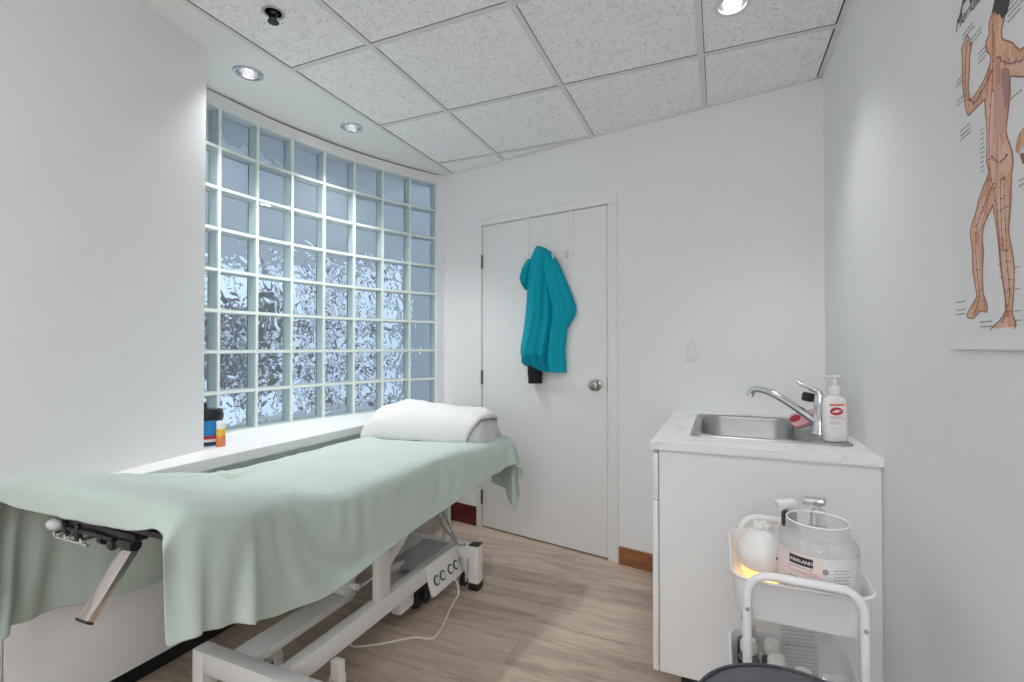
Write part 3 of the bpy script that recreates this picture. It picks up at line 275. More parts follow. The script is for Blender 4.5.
 [[-7193,14,15,16,17,17,18,18,18,17,18,17,17,17,17,17,18,18,24,69,77,81,81,80,68,69,75,76,76,75,76,76,75,76,76,75,76,76,75,76,76,75,73,72,78,79,81,79,79,78,76,72,36,13,26,30,-20,11,31,29,7,17],[7125,3,4,4,4,4,5,4,4,4,3,4,3,2,2,2,1,1,0,1,2,2,2,1,-7,1,-1,-1,-1,-2,-1,-1,-1,-1,-1,0,-1,0,0,1,0,1,3,-4,-1,14,20,19,20,20,17,13,16,24,32,27,17,24,25,26,32,31],[1522,80,79,80,79,79,79,80,79,79,79,80,79,80,80,79,80,80,76,38,23,7,3,2,-9,-25,0,1,1,1,2,1,1,1,1,1,0,1,0,0,0,0,17,1,3,7,-7,-9,8,15,-16,-39,-72,-84,-82,-80,-76,-80,-73,-73,-75,-75]],
 [[-7199,21,22,23,23,24,22,21,19,19,18,18,16,16,14,15,15,15,18,44,74,81,82,81,70,73,76,76,75,76,76,76,75,76,76,76,76,75,76,76,76,75,76,69,77,76,80,79,80,80,78,73,33,42,24,-10,11,36,25,3,6,24],[7224,3,2,2,1,1,1,2,2,2,3,2,3,3,3,3,4,3,4,2,-2,2,2,3,-1,1,-1,-1,-1,-2,-1,-1,-1,-1,0,-1,0,0,0,0,0,1,1,-2,1,16,20,21,21,17,13,16,10,25,32,23,23,22,27,33,34,31],[1521,78,78,78,78,78,78,79,79,79,79,80,79,80,80,80,80,80,80,61,34,7,3,1,-38,-20,0,0,1,0,0,1,0,0,0,0,0,0,-1,1,0,1,1,33,6,-22,-6,4,12,-7,-16,-13,-70,-72,-82,-78,-81,-78,-74,-76,-76,-72]],
 [[-7153,22,23,22,20,19,18,17,15,15,15,13,12,11,11,11,10,7,19,64,66,81,81,81,73,73,76,76,75,76,76,76,76,76,76,76,75,76,76,76,76,76,76,68,75,77,81,81,80,81,80,64,61,39,-5,21,36,14,0,1,19,30],[7313,2,2,2,3,3,3,3,4,3,3,3,4,3,2,3,2,3,4,-2,1,2,1,2,2,-2,-1,-1,-1,-2,-1,-1,-1,-1,0,-1,0,0,0,0,1,0,1,0,3,11,16,18,20,22,14,13,17,28,27,18,22,31,33,34,33,31],[1507,78,78,78,79,79,80,79,80,81,80,80,81,80,81,80,81,81,78,46,28,1,2,1,-2,-20,0,0,0,0,-1,0,-1,-1,-1,-1,-1,-1,-1,0,1,0,2,35,3,2,5,3,0,-2,0,-40,-58,-75,-80,-79,-81,-81,-77,-75,-74,-72]],
 [[-7126,21,18,16,16,15,14,13,13,12,11,11,11,11,12,11,11,25,29,35,75,81,82,81,70,79,76,76,76,76,76,76,76,76,76,76,76,76,76,76,76,76,76,77,69,80,77,79,80,80,80,80,69,1,43,32,5,-7,1,16,27,33],[7408,3,3,3,4,3,3,4,3,3,3,3,2,3,3,3,2,3,2,-3,-1,-1,0,3,7,-3,-1,-1,-1,-2,-1,-1,-1,0,-1,-1,0,0,0,0,1,0,1,-3,8,8,16,12,12,18,22,22,20,30,13,23,34,33,34,34,32,30],[1497,79,79,80,80,80,80,80,81,80,81,81,80,81,81,80,81,76,75,68,31,8,1,-5,-32,-1,0,0,0,-1,-1,-1,-2,-2,-2,-2,-1,-2,-1,0,0,0,2,19,26,0,25,-20,-20,-11,-7,-12,-25,-82,-76,-81,-84,-82,-76,-75,-73,-70]],
 [[-7113,18,18,18,17,16,15,15,13,12,10,10,7,8,7,8,8,18,25,54,72,81,79,80,76,75,77,76,76,76,76,76,76,77,76,76,76,76,76,76,77,76,76,76,72,75,78,81,82,81,81,81,47,54,34,-2,-3,10,25,22,18,30],[7508,3,3,4,3,3,3,3,3,3,3,3,3,3,3,2,2,0,-1,1,-5,0,4,4,-1,0,-1,-1,-1,-1,-2,0,-1,-1,-1,0,-1,0,0,0,1,1,0,2,1,13,10,15,18,15,17,18,22,27,17,34,33,33,31,32,35,32],[1491,79,80,79,80,80,80,81,80,81,81,81,81,81,82,81,81,80,77,51,21,5,11,14,-22,-10,0,0,0,0,-2,-1,-2,-3,-2,-3,-2,-2,-2,0,-1,1,1,1,37,10,-16,-1,3,7,1,0,-65,-68,-73,-85,-84,-81,-73,-73,-73,-71]],
 [[-7102,20,19,18,17,16,15,14,13,12,11,10,10,9,10,9,10,12,8,56,66,81,81,81,76,76,77,76,76,77,76,76,76,77,76,76,77,76,76,77,76,76,76,77,69,77,80,81,82,81,81,69,76,63,-3,14,3,32,24,5,30,19],[7609,3,3,2,3,3,3,3,3,3,3,3,3,3,2,2,2,0,-4,-1,-1,3,3,1,-5,2,-1,-1,-1,-1,-1,-1,-1,-1,-1,0,0,-1,0,1,0,1,1,1,3,9,16,15,17,19,17,10,20,22,33,31,34,27,31,39,32,36],[1485,79,80,79,80,80,81,80,81,81,81,81,81,82,81,81,81,80,79,54,40,-10,-6,1,4,-9,1,1,0,0,-1,-2,-2,-3,-2,-3,-2,-2,-2,-1,-1,0,1,1,34,0,9,-8,-8,0,13,-27,-29,-53,-83,-85,-83,-76,-73,-73,-71,-73]],
 [[-7093,20,18,18,16,16,14,10,9,9,8,8,7,7,8,7,8,9,36,49,76,75,82,82,76,74,77,76,77,76,77,76,77,76,77,76,77,76,77,76,76,77,76,77,74,73,79,82,81,81,74,79,76,45,48,0,28,19,-1,24,26,7],[7710,3,2,3,3,3,3,3,3,2,2,2,2,1,2,0,1,0,1,-1,-1,2,-2,-2,2,1,-1,-1,-1,-1,-1,-1,-1,-1,0,-1,0,0,0,0,0,1,1,1,3,12,12,20,19,16,15,13,21,23,24,36,26,32,39,35,34,39],[1479,80,80,80,80,80,81,81,81,82,81,82,82,81,82,82,81,82,68,61,26,29,2,1,-24,-14,2,1,1,0,-1,-1,-2,-2,-2,-3,-2,-2,-1,-1,-1,0,0,1,13,21,-14,3,6,12,-16,-2,-26,-67,-70,-82,-80,-76,-74,-72,-71,-74]],
 [[-7085,18,16,16,15,15,13,12,12,10,10,9,8,8,8,7,8,7,27,54,69,80,82,82,73,77,76,77,76,77,77,76,77,77,76,77,77,76,77,77,76,77,77,76,76,73,77,82,81,80,77,80,76,65,34,28,19,-3,20,27,9,5],[7811,3,3,3,2,3,3,2,2,1,2,1,1,1,0,0,0,0,4,0,0,-1,-1,-2,-2,3,-1,-1,-1,-1,-1,-1,-1,-1,0,-1,0,0,0,0,1,0,1,1,4,13,13,19,18,18,14,16,19,21,29,26,32,37,36,34,39,40],[1474,80,80,81,80,81,81,81,82,81,82,82,82,81,82,82,82,82,72,58,37,-6,1,1,-7,-8,1,2,1,0,0,-1,-1,-1,-2,-1,-2,-1,-1,0,-1,0,0,0,4,20,19,-5,-11,-7,9,-13,-20,-45,-77,-79,-81,-76,-72,-72,-74,-74]],
 [[-7080,14,13,13,13,13,12,13,12,11,11,10,10,9,8,7,7,5,21,59,81,75,83,82,78,72,77,76,77,77,77,77,77,76,77,77,77,77,77,76,77,77,77,77,77,78,75,76,82,78,82,81,81,57,58,22,-2,22,30,7,5,3],[7912,3,3,3,2,3,2,2,2,1,2,1,1,0,0,0,0,-1,0,0,2,-4,-2,-2,1,1,0,-1,-1,-1,-1,-1,-1,0,-1,0,-1,0,0,0,1,0,1,1,4,15,17,17,19,15,17,15,19,24,22,31,35,34,33,40,40,41],[1469,81,81,81,81,82,81,81,82,81,82,82,82,82,82,82,83,83,79,49,15,31,3,2,-17,-20,2,1,1,1,0,-1,0,-1,0,-1,0,0,0,0,0,0,0,0,0,13,28,-31,-8,17,-13,14,-15,-53,-61,-82,-80,-75,-72,-74,-74,-75]],
 [[-7076,13,13,13,12,11,12,11,11,11,10,10,10,10,9,9,10,10,27,48,72,82,83,83,76,73,77,77,77,77,77,77,77,77,77,77,77,77,77,77,77,77,77,77,77,76,80,76,81,80,81,82,79,75,45,25,16,24,8,1,-1,-1],[8014,2,3,3,2,3,2,2,1,2,1,0,1,0,0,0,0,-1,-7,1,-1,2,0,-1,-1,-2,-1,0,-1,-1,-1,-1,-1,0,-1,0,0,-1,0,1,0,1,0,1,4,17,19,19,19,13,15,19,19,19,26,31,33,34,39,41,41,40],[1464,81,82,81,82,82,81,82,82,82,82,82,82,83,82,82,82,83,71,66,27,6,0,0,-9,-21,1,1,0,1,0,0,0,0,0,1,0,1,1,1,1,1,1,0,-1,12,7,-12,3,5,1,-4,-12,-29,-67,-77,-82,-73,-75,-74,-75,-75]],
 [[-7122,13,13,12,13,13,12,13,12,13,12,13,12,12,13,13,13,14,26,60,79,78,83,83,77,74,77,77,78,77,77,77,78,77,77,77,78,77,77,77,78,77,77,77,77,78,76,81,82,78,81,82,82,69,62,30,20,3,0,-1,6,13],[8093,3,2,3,2,3,2,2,2,2,2,1,2,1,1,1,2,1,0,1,-2,-4,0,3,2,-5,-1,0,-1,-1,-1,-1,0,-1,-1,0,0,0,0,0,0,1,0,1,4,17,19,23,20,11,14,19,21,23,23,30,32,40,41,40,40,36],[1467,81,82,82,82,82,81,82,82,82,82,82,82,82,82,82,82,83,76,50,21,24,5,0,-20,-22,1,0,0,0,-1,1,0,1,1,1,1,2,2,2,2,1,1,0,0,-1,23,5,-5,-19,8,4,-5,-38,-49,-80,-80,-76,-75,-74,-76,-75]],
 [[-7116,13,14,13,13,14,13,13,13,14,13,13,13,12,12,12,10,10,40,47,69,81,81,80,79,79,78,77,77,78,77,78,77,78,77,78,77,77,78,77,78,77,78,77,78,77,78,81,81,79,80,81,82,80,62,36,7,3,8,16,21,22],[8179,3,3,3,3,2,3,3,3,2,2,3,2,2,2,2,2,3,-4,1,-1,0,-1,0,0,-3,-1,0,-1,-1,-1,-1,0,-1,0,-1,0,0,0,0,0,1,1,0,4,17,19,20,23,12,17,22,22,19,26,29,35,40,39,37,32,32],[1461,82,82,82,82,82,81,82,82,82,82,82,82,83,82,82,82,83,66,67,38,17,-3,-16,-22,-9,-1,-1,-1,0,-1,0,0,1,1,2,2,3,2,3,2,2,1,1,0,-1,-1,3,5,18,-15,1,1,-21,-52,-76,-83,-75,-76,-75,-76,-76]],
 [[-7072,12,11,12,10,9,10,10,9,10,9,10,10,9,10,10,11,12,15,67,76,80,82,81,75,78,78,77,78,78,77,78,78,77,78,78,77,78,78,78,77,78,78,77,78,78,77,80,79,78,80,83,82,81,65,41,20,12,17,13,8,4],[8240,5,5,4,5,4,5,4,5,5,4,5,4,4,4,4,4,3,0,0,-3,4,-1,-2,-1,-3,-1,0,-1,-1,-1,-1,0,-1,0,-1,0,0,0,0,1,0,1,0,5,17,18,19,22,18,20,22,21,22,24,30,33,38,35,36,36,36],[1448,83,82,82,83,82,83,82,83,83,82,83,83,82,83,83,82,83,80,46,33,8,11,13,-33,-14,-2,-2,-2,-1,-1,-1,0,1,1,2,2,3,2,3,2,2,2,1,0,-1,0,10,19,-20,1,-1,-4,-6,-48,-70,-82,-76,-76,-77,-77,-77]],
 [[-7105,12,12,11,12,12,13,13,13,14,14,14,14,14,15,14,15,15,18,36,79,84,83,82,78,75,78,78,78,78,78,78,77,78,78,78,78,78,78,78,78,77,78,78,78,78,78,77,73,82,83,83,81,78,75,46,23,14,1,1,2,4],[8336,4,5,5,5,5,5,4,5,4,4,3,4,3,3,3,2,4,3,2,1,3,-1,0,-7,-3,-1,-1,0,-1,-1,0,-1,-1,0,0,-1,0,0,1,0,0,1,1,4,17,19,19,22,22,22,22,20,24,24,29,33,37,37,36,37,36],[1445,82,83,82,83,82,82,83,82,82,82,83,82,82,82,82,82,82,82,70,21,4,13,13,-27,-20,-3,-2,-3,-2,-1,-2,0,0,1,2,2,2,2,3,2,2,1,1,0,-1,-1,14,-9,7,-5,6,11,-26,-31,-68,-81,-76,-78,-78,-78,-77]],
 [[-7106,14,15,14,15,14,15,14,13,13,12,12,11,11,10,10,8,7,27,58,66,83,84,83,75,80,78,78,78,79,78,78,78,78,78,78,78,78,79,78,78,78,78,78,78,78,79,74,74,82,82,82,82,82,75,51,24,3,3,2,0,10],[8437,4,5,5,4,5,4,4,4,5,3,4,4,3,3,3,3,2,2,1,0,2,1,0,-10,-2,-1,-1,0,-1,-1,0,-1,0,-1,0,0,0,0,0,0,0,1,1,4,17,20,22,23,22,22,22,23,23,25,29,34,36,37,37,37,37],[1436,83,82,82,82,83,82,82,83,83,83,82,83,83,83,84,83,84,77,58,42,5,1,-3,-14,-7,-3,-2,-3,-2,-2,-2,0,0,0,1,1,2,2,1,1,2,0,1,0,-1,-1,18,6,4,3,-5,-6,-10,-30,-65,-79,-78,-78,-78,-78,-77]],
 [[-7114,16,16,15,15,15,15,14,14,12,13,11,10,9,9,8,10,11,26,52,73,83,84,84,78,80,78,79,78,78,79,78,78,79,78,78,79,78,78,79,78,78,79,78,79,78,78,77,69,80,83,82,84,83,74,55,20,6,10,-7,11,27],[8538,4,5,4,5,4,5,4,4,4,4,3,3,4,3,3,2,2,0,0,-2,-1,-2,0,-3,-3,-1,-1,0,-1,-1,0,-1,0,-1,0,0,0,0,0,0,1,0,1,4,18,19,21,24,22,26,24,25,21,27,30,33,36,36,38,37,32],[1429,82,82,83,82,83,82,83,83,83,83,83,83,84,83,84,84,83,80,60,34,11,5,3,-21,-6,-3,-2,-3,-2,-2,-1,-1,0,0,0,1,1,0,1,0,1,-1,0,0,-1,-1,3,38,-16,-5,-5,2,4,-28,-65,-77,-78,-78,-77,-76,-75]],
 [[-7133,17,16,16,16,16,15,16,15,14,14,14,14,13,13,13,13,14,16,42,77,84,83,84,80,78,78,79,78,79,79,78,79,78,79,78,79,79,78,79,78,79,78,79,79,78,79,78,80,66,83,83,83,79,77,61,28,7,-2,25,44,44],[8637,5,4,5,4,4,5,4,4,4,4,3,3,3,2,3,1,2,2,0,-3,0,-1,-1,-7,-3,-1,-1,0,-1,0,-1,-1,0,0,-1,0,0,0,0,0,1,0,1,4,18,20,19,18,27,27,26,26,26,27,30,33,35,36,25,16,12],[1424,82,82,83,82,83,83,83,82,83,83,83,84,83,83,84,83,83,83,67,25,10,11,12,-22,-14,-1,-2,-2,-1,-1,-1,-1,0,0,0,0,0,-1,0,-1,-1,-1,-1,-1,-1,-1,0,20,36,-7,-3,-3,-17,-30,-54,-77,-78,-75,-74,-73,-74]],
 [[-7156,13,18,20,19,18,17,16,16,15,15,15,14,14,13,14,14,15,18,47,74,84,85,84,78,80,79,79,79,78,79,79,79,79,79,78,79,79,79,79,78,79,79,79,79,79,78,79,68,77,81,83,83,82,78,51,32,34,44,44,38,31],[8736,3,4,4,4,4,3,4,4,3,3,3,3,3,3,2,3,2,2,1,-1,0,-1,-1,-11,-2,-1,-1,0,-1,0,-1,0,-1,0,0,-1,0,0,0,1,0,0,1,4,18,20,20,17,32,28,26,26,27,25,32,35,8,16,9,19,23],[1419,84,82,82,82,83,82,83,83,83,83,84,83,83,84,84,83,83,83,65,34,5,1,-1,-5,-8,-1,0,-1,-1,0,0,0,0,0,0,-1,0,-1,-2,-1,-2,-2,-2,-1,-2,-1,0,43,-5,1,-7,-5,3,-26,-57,-74,-66,-73,-73,-76,-77]],
 [[-7174,17,19,20,19,19,18,18,16,16,16,15,14,14,13,13,14,14,19,62,68,83,85,85,81,77,79,79,79,79,79,79,79,79,79,79,79,79,79,79,79,80,79,79,79,79,79,79,65,78,82,81,84,83,82,73,59,40,23,10,2,9],[8836,4,3,4,3,3,4,3,3,3,3,3,3,3,2,3,2,2,3,0,0,-2,-3,-3,-6,-5,0,-1,0,-1,0,-1,0,-1,0,0,0,-1,0,1,0,0,1,0,4,18,21,20,25,28,28,29,26,27,23,22,12,16,20,18,5,12],[1414,83,83,82,82,83,83,83,83,83,83,83,84,83,84,84,84,84,82,58,51,11,6,5,-22,-18,0,0,1,0,1,1,1,0,1,0,-1,-1,-1,-2,-3,-2,-3,-2,-2,-1,-1,0,43,-20,-2,14,-4,-10,-9,-50,-67,-76,-81,-86,-86,-85]],
 [[-7178,21,21,21,21,19,19,18,17,17,15,15,14,14,14,13,14,14,19,47,76,85,84,83,78,80,79,80,79,79,79,80,79,79,80,79,79,80,79,79,79,80,79,79,80,79,79,79,65,78,82,83,82,84,75,72,54,2,-10,0,6,6],[8937,4,3,3,4,3,3,3,3,3,2,3,3,2,3,2,2,2,2,2,-1,-1,-2,-5,-11,-4,0,-1,0,-1,0,-1,0,0,-1,0,0,0,0,0,0,0,1,0,4,19,20,21,30,29,28,28,28,25,21,20,15,0,-7,2,13,6],[1407,82,82,82,83,82,83,83,84,83,84,83,84,84,84,84,84,84,83,68,32,10,11,-2,-19,-9,1,1,1,2,2,1,2,1,1,1,-1,0,-2,-2,-2,-3,-3,-2,-2,-1,-1,0,41,-17,3,-5,3,0,-36,-55,-62,-86,-87,-87,-86,-87]],
 [[-7184,21,21,21,21,20,20,19,18,18,16,16,14,14,14,12,11,11,27,45,76,85,85,82,82,76,80,79,80,79,80,79,80,79,80,80,79,80,79,80,79,80,79,80,79,80,79,80,75,70,79,84,84,84,82,49,8,-1,5,18,-10,-3],[9038,3,4,3,3,3,3,3,3,3,2,3,2,3,2,2,3,2,0,3,1,-2,-3,-9,-9,-7,0,-1,0,-1,0,-1,0,0,-1,0,0,0,0,0,0,1,0,0,5,18,21,19,31,34,30,29,28,26,20,10,1,-1,-1,-1,6,5],[1399,83,82,83,82,83,83,83,84,83,84,84,84,84,84,85,84,85,80,70,34,7,4,15,-16,-22,2,1,2,2,3,2,2,2,2,1,0,-1,-1,-2,-2,-2,-3,-2,-2,0,2,23,-6,14,-13,6,0,-10,-29,-65,-88,-88,-88,-83,-87,-88]],
 [[-7213,20,20,21,20,21,20,20,20,19,20,19,18,18,17,17,17,16,11,52,77,84,84,84,76,81,84,77,82,82,77,81,77,83,77,78,81,82,74,81,81,81,78,85,80,75,82,78,81,73,73,80,84,83,78,61,44,12,-1,-1,0,1],[9133,3,3,4,3,3,4,3,3,3,3,3,3,3,2,2,2,2,2,4,1,-3,-6,-7,-15,-11,-3,-1,-3,10,-1,-3,8,1,-3,2,0,-2,2,-1,1,-1,-8,0,8,19,19,26,26,36,35,29,29,22,13,-2,-12,-4,10,4,-1,2],[1398,83,83,83,83,83,82,83,83,84,83,83,84,83,84,84,84,84,84,69,34,14,16,-6,-4,16,-1,1,4,-13,6,2,-18,-7,15,-6,-13,22,-22,12,-5,-1,23,3,-15,3,2,-1,10,-18,-4,-10,-5,-22,-41,-69,-76,-83,-85,-87,-88,-89]],
 [[-7161,16,17,17,17,17,17,16,17,17,16,16,16,14,14,12,9,11,24,48,75,86,85,81,80,84,84,74,82,81,81,80,79,80,80,79,82,78,80,79,80,80,80,83,78,76,78,80,77,77,74,79,79,80,73,47,48,47,40,23,12,6],[9188,3,4,3,2,1,1,3,3,4,5,5,7,7,8,9,10,11,8,7,2,-8,-6,-11,-13,-8,-3,-2,-1,7,2,-4,8,2,-4,3,1,-4,2,-1,2,-4,-4,1,5,16,23,25,30,27,33,32,16,15,-3,-16,-17,11,-9,-22,-22,-20],[1380,84,84,84,84,84,84,84,84,84,84,84,84,84,85,84,84,83,82,72,43,8,-1,12,12,-11,2,5,-6,10,11,-19,-1,6,-2,-15,1,19,-11,-4,-4,13,-2,15,-19,9,-19,7,6,-18,-17,-14,-34,-36,-52,-69,-67,-70,-74,-80,-83,-84]],
 [[-7066,17,17,18,17,18,16,15,13,12,10,9,7,6,5,5,5,5,-6,44,77,88,85,84,83,82,82,73,78,85,84,74,80,85,76,80,78,83,80,80,80,78,81,77,79,81,75,78,83,63,76,75,79,69,72,71,20,27,48,53,43,30],[9163,5,4,6,8,9,11,12,14,14,15,16,16,16,15,15,14,14,17,6,1,-9,-7,-12,-13,-5,-3,-2,0,2,5,-5,8,3,-6,6,0,-6,4,0,1,-8,1,-8,11,15,27,20,32,13,32,-9,22,-8,-21,16,-25,-22,27,4,-21,-31],[1357,84,84,84,84,83,84,84,84,84,85,84,85,85,84,85,85,85,87,73,40,17,16,7,-17,7,-5,3,7,-9,18,-24,26,-2,-22,-1,22,-20,9,-6,16,-25,26,-24,23,-25,14,-27,5,-46,-19,-44,-35,-42,-51,-57,-71,-71,-69,-70,-75,-77]],
 [[-6994,4,5,5,4,3,2,1,2,2,2,2,4,6,10,12,16,26,34,44,75,83,85,76,77,82,72,80,76,85,80,80,80,81,80,80,81,82,78,84,79,82,80,79,74,80,79,73,74,70,69,73,76,60,71,67,52,15,14,46,48,45],[9216,10,13,13,13,13,13,11,14,14,14,13,14,16,17,18,19,14,-4,10,7,-4,-9,-14,-3,-3,-9,9,-8,9,-10,10,-7,11,-2,3,-11,10,-5,1,2,-7,-3,5,-2,21,0,32,-7,27,-7,6,24,-30,-18,-9,37,-32,-28,13,21,-1],[1332,85,84,85,85,85,85,86,85,85,85,85,85,85,84,84,82,80,69,50,38,24,14,18,-6,4,18,-8,5,0,-19,4,-1,7,-9,8,-14,5,7,-3,3,-5,3,-3,7,-14,-27,-3,-33,-28,-43,-40,-38,-44,-50,-55,-58,-72,-72,-70,-70,-73]],
 [[-6981,-6,-2,-1,0,2,2,-8,-20,-7,11,11,13,13,20,30,44,31,22,47,75,71,77,76,72,68,78,80,79,84,77,77,84,81,81,81,83,80,82,83,82,78,79,84,76,79,77,69,66,75,61,73,72,52,68,70,54,36,8,7,49,44],[9314,11,10,9,9,8,7,10,15,14,18,18,18,19,18,18,1,-39,10,-11,26,18,-18,-26,34,-31,-1,3,7,-8,13,-13,11,-14,10,2,7,-8,-11,17,-10,8,-11,13,-13,34,-9,-5,-7,0,26,-20,38,-31,-24,-32,35,32,-33,-37,5,32],[1313,85,86,86,86,86,87,85,82,83,85,84,84,83,82,79,73,57,56,52,32,28,11,3,20,3,2,4,-4,-4,-4,-1,-5,0,-3,-1,1,1,-7,7,2,0,2,7,-8,-7,-36,-13,-34,-32,-41,-44,-37,-43,-51,-53,-55,-62,-72,-73,-70,-70]],
 [[-6969,5,1,0,-1,-3,-5,-12,-9,20,12,11,12,11,19,48,15,15,33,48,56,78,70,79,73,56,72,79,80,82,80,77,85,83,78,85,85,79,84,84,82,77,82,80,80,81,76,61,60,72,55,73,74,46,64,70,64,30,40,-3,6,44],[9413,6,6,5,6,6,5,8,4,-10,25,27,28,28,13,-18,-41,-21,-34,44,48,-8,-21,-17,36,-38,11,-27,26,-23,23,-23,11,-12,28,6,-6,-18,19,-11,-10,22,-5,-12,22,9,27,-43,-25,-2,45,-19,35,-26,-39,-31,1,61,19,-38,-43,-3],[1297,86,87,86,86,87,86,84,84,75,82,81,81,79,74,66,57,51,56,43,32,18,9,5,23,-2,8,-3,-2,-7,-1,-4,-3,-2,0,0,0,-2,1,1,1,3,2,3,-1,-11,-22,-31,-34,-33,-40,-44,-37,-43,-50,-52,-53,-58,-64,-73,-74,-70]],
 [[-7022,-7,-5,-5,-10,-11,-8,0,12,25,26,31,40,47,40,-8,8,47,31,30,65,77,66,82,75,44,72,66,81,83,81,78,86,85,78,86,85,81,85,86,83,74,86,84,71,85,74,59,50,70,48,73,74,47,57,68,64,43,21,42,-4,-1],[9462,-4,-9,-9,-4,-2,3,14,25,35,35,32,25,-3,-42,-36,-34,-41,18,73,38,-23,-31,8,13,-24,-3,-24,27,-22,21,-24,7,-8,35,2,-9,-19,13,-5,-7,30,-2,-16,35,-17,33,-40,-57,10,57,-9,32,-21,-48,-28,-30,48,62,4,-44,-46],[1284,86,86,86,87,86,85,82,79,76,75,74,72,67,62,58,54,54,48,36,29,14,8,10,20,-3,6,-3,-2,-7,-2,-4,-2,-3,2,-1,-1,-2,1,1,1,5,3,3,5,-20,-22,-31,-32,-36,-39,-44,-38,-42,-50,-52,-51,-57,-59,-66,-74,-74]],
 [[-7104,-5,-10,-12,-9,1,22,40,32,31,41,51,53,37,-17,-17,51,40,6,42,75,74,64,85,68,38,73,56,79,84,83,79,86,87,79,86,86,81,87,87,84,75,86,86,71,82,72,68,32,66,41,74,74,54,42,72,55,62,15,28,44,-12],[9411,-10,-4,11,22,31,36,29,34,34,28,12,-20,-50,-42,-43,-41,-3,73,66,27,-37,-49,6,30,-12,-18,-30,35,-20,20,-24,1,-3,35,2,-8,-21,7,1,-4,33,-7,-6,29,-25,38,-38,-77,13,67,2,30,-15,-59,-21,-50,22,65,56,-15,-45],[1266,87,87,85,84,82,76,72,73,74,72,69,65,60,58,57,53,52,38,35,26,11,9,14,14,-2,4,-2,-4,-6,-2,-5,-2,-2,1,0,-2,-2,1,2,1,5,4,3,4,-21,-22,-29,-34,-36,-39,-44,-38,-42,-51,-51,-50,-55,-59,-60,-69,-75]],
 [[-7193,-4,2,11,23,36,41,37,39,49,54,49,28,-15,-29,34,47,14,18,55,72,75,68,78,48,51,69,48,75,86,84,81,87,87,81,86,87,83,87,86,87,77,87,83,76,77,71,59,28,66,36,72,74,61,29,72,56,63,34,9,40,33],[9388,25,31,35,35,31,28,32,28,16,-1,-30,-54,-45,-39,-52,-17,60,72,60,16,-42,-53,-27,69,-3,-40,-36,42,-13,18,-23,-5,2,33,2,-6,-23,1,13,-6,33,-10,10,16,-30,41,-43,-79,5,72,20,24,-7,-67,-22,-47,-13,53,67,40,-22],[1247,83,81,79,76,73,72,72,73,69,68,63,61,58,58,55,53,42,35,33,23,11,10,15,10,0,1,-3,-3,-6,-3,-4,-3,-2,1,0,-1,-2,1,2,1,6,2,6,3,-23,-22,-30,-34,-36,-39,-43,-39,-42,-50,-51,-50,-53,-58,-60,-62,-70]],
 [[-7247,17,25,35,43,42,38,47,55,55,47,21,-17,-44,20,56,40,-18,36,52,79,68,73,76,34,58,60,45,72,87,85,83,87,87,83,86,87,84,88,87,87,80,87,81,77,74,69,64,17,64,36,60,74,71,22,60,71,50,60,16,8,38],[9456,37,36,32,27,28,31,19,6,-11,-36,-58,-46,-40,-59,-33,45,75,66,58,-3,-53,-46,-37,81,12,-57,-45,43,0,13,-19,-9,3,30,5,-4,-21,1,8,-3,30,-8,20,8,-37,42,-33,-82,-21,71,46,20,13,-70,-41,-22,-50,16,64,66,46],[1210,77,76,73,71,72,73,70,68,66,63,60,58,59,57,53,45,39,35,32,18,11,12,12,10,4,-4,-2,-4,-5,-3,-4,-3,-2,1,-1,-1,-1,0,2,1,6,3,7,2,-24,-22,-29,-34,-36,-39,-40,-41,-40,-49,-51,-51,-51,-56,-59,-60,-62]],
 [[-7246,34,39,45,42,46,52,57,51,41,15,1,-55,-6,57,62,-7,-12,33,59,84,63,74,76,25,55,56,43,72,86,85,86,86,88,84,86,87,86,87,87,88,82,87,82,77,70,68,68,14,52,46,40,74,74,44,29,72,54,59,47,7,5],[9542,33,30,25,28,21,6,0,-16,-43,-58,-54,-37,-53,-39,13,72,74,71,38,-19,-58,-47,-33,83,21,-61,-54,38,13,11,-11,-12,1,24,10,-1,-18,-2,5,0,26,-4,24,6,-46,41,-17,-82,-49,55,68,26,32,-56,-56,-21,-51,-35,41,68,67],[1159,73,73,71,71,71,68,67,66,62,60,59,58,58,53,49,40,38,37,28,14,11,11,12,11,4,-4,-2,-4,-4,-4,-4,-3,-2,0,0,-1,-2,1,2,1,5,3,8,1,-24,-22,-28,-34,-34,-39,-40,-41,-39,-47,-51,-51,-51,-52,-58,-60,-60]],
 [[-7213,43,46,50,53,52,51,35,15,13,3,-5,-30,44,63,19,-21,3,26,74,78,63,73,77,14,52,53,41,73,83,86,87,87,87,87,86,87,87,87,88,87,85,87,82,77,66,71,66,19,35,54,35,64,72,59,12,64,62,51,63,32,6],[9618,26,24,17,4,-9,-17,-10,-49,-35,-49,-56,-32,-44,-12,52,75,78,73,19,-36,-59,-49,-31,85,28,-63,-62,30,26,7,-3,-10,1,14,13,3,-11,-4,2,3,18,1,29,3,-54,34,2,-79,-68,29,73,49,38,-26,-68,-32,-41,-54,-8,56,68],[1100,72,70,70,69,68,68,65,67,67,58,49,55,54,51,43,39,38,37,23,12,11,11,12,10,5,-4,-2,-4,-4,-4,-4,-3,-2,-1,0,0,-1,0,1,2,4,4,8,1,-25,-22,-27,-34,-33,-39,-40,-40,-39,-43,-50,-53,-51,-52,-54,-59,-60]],
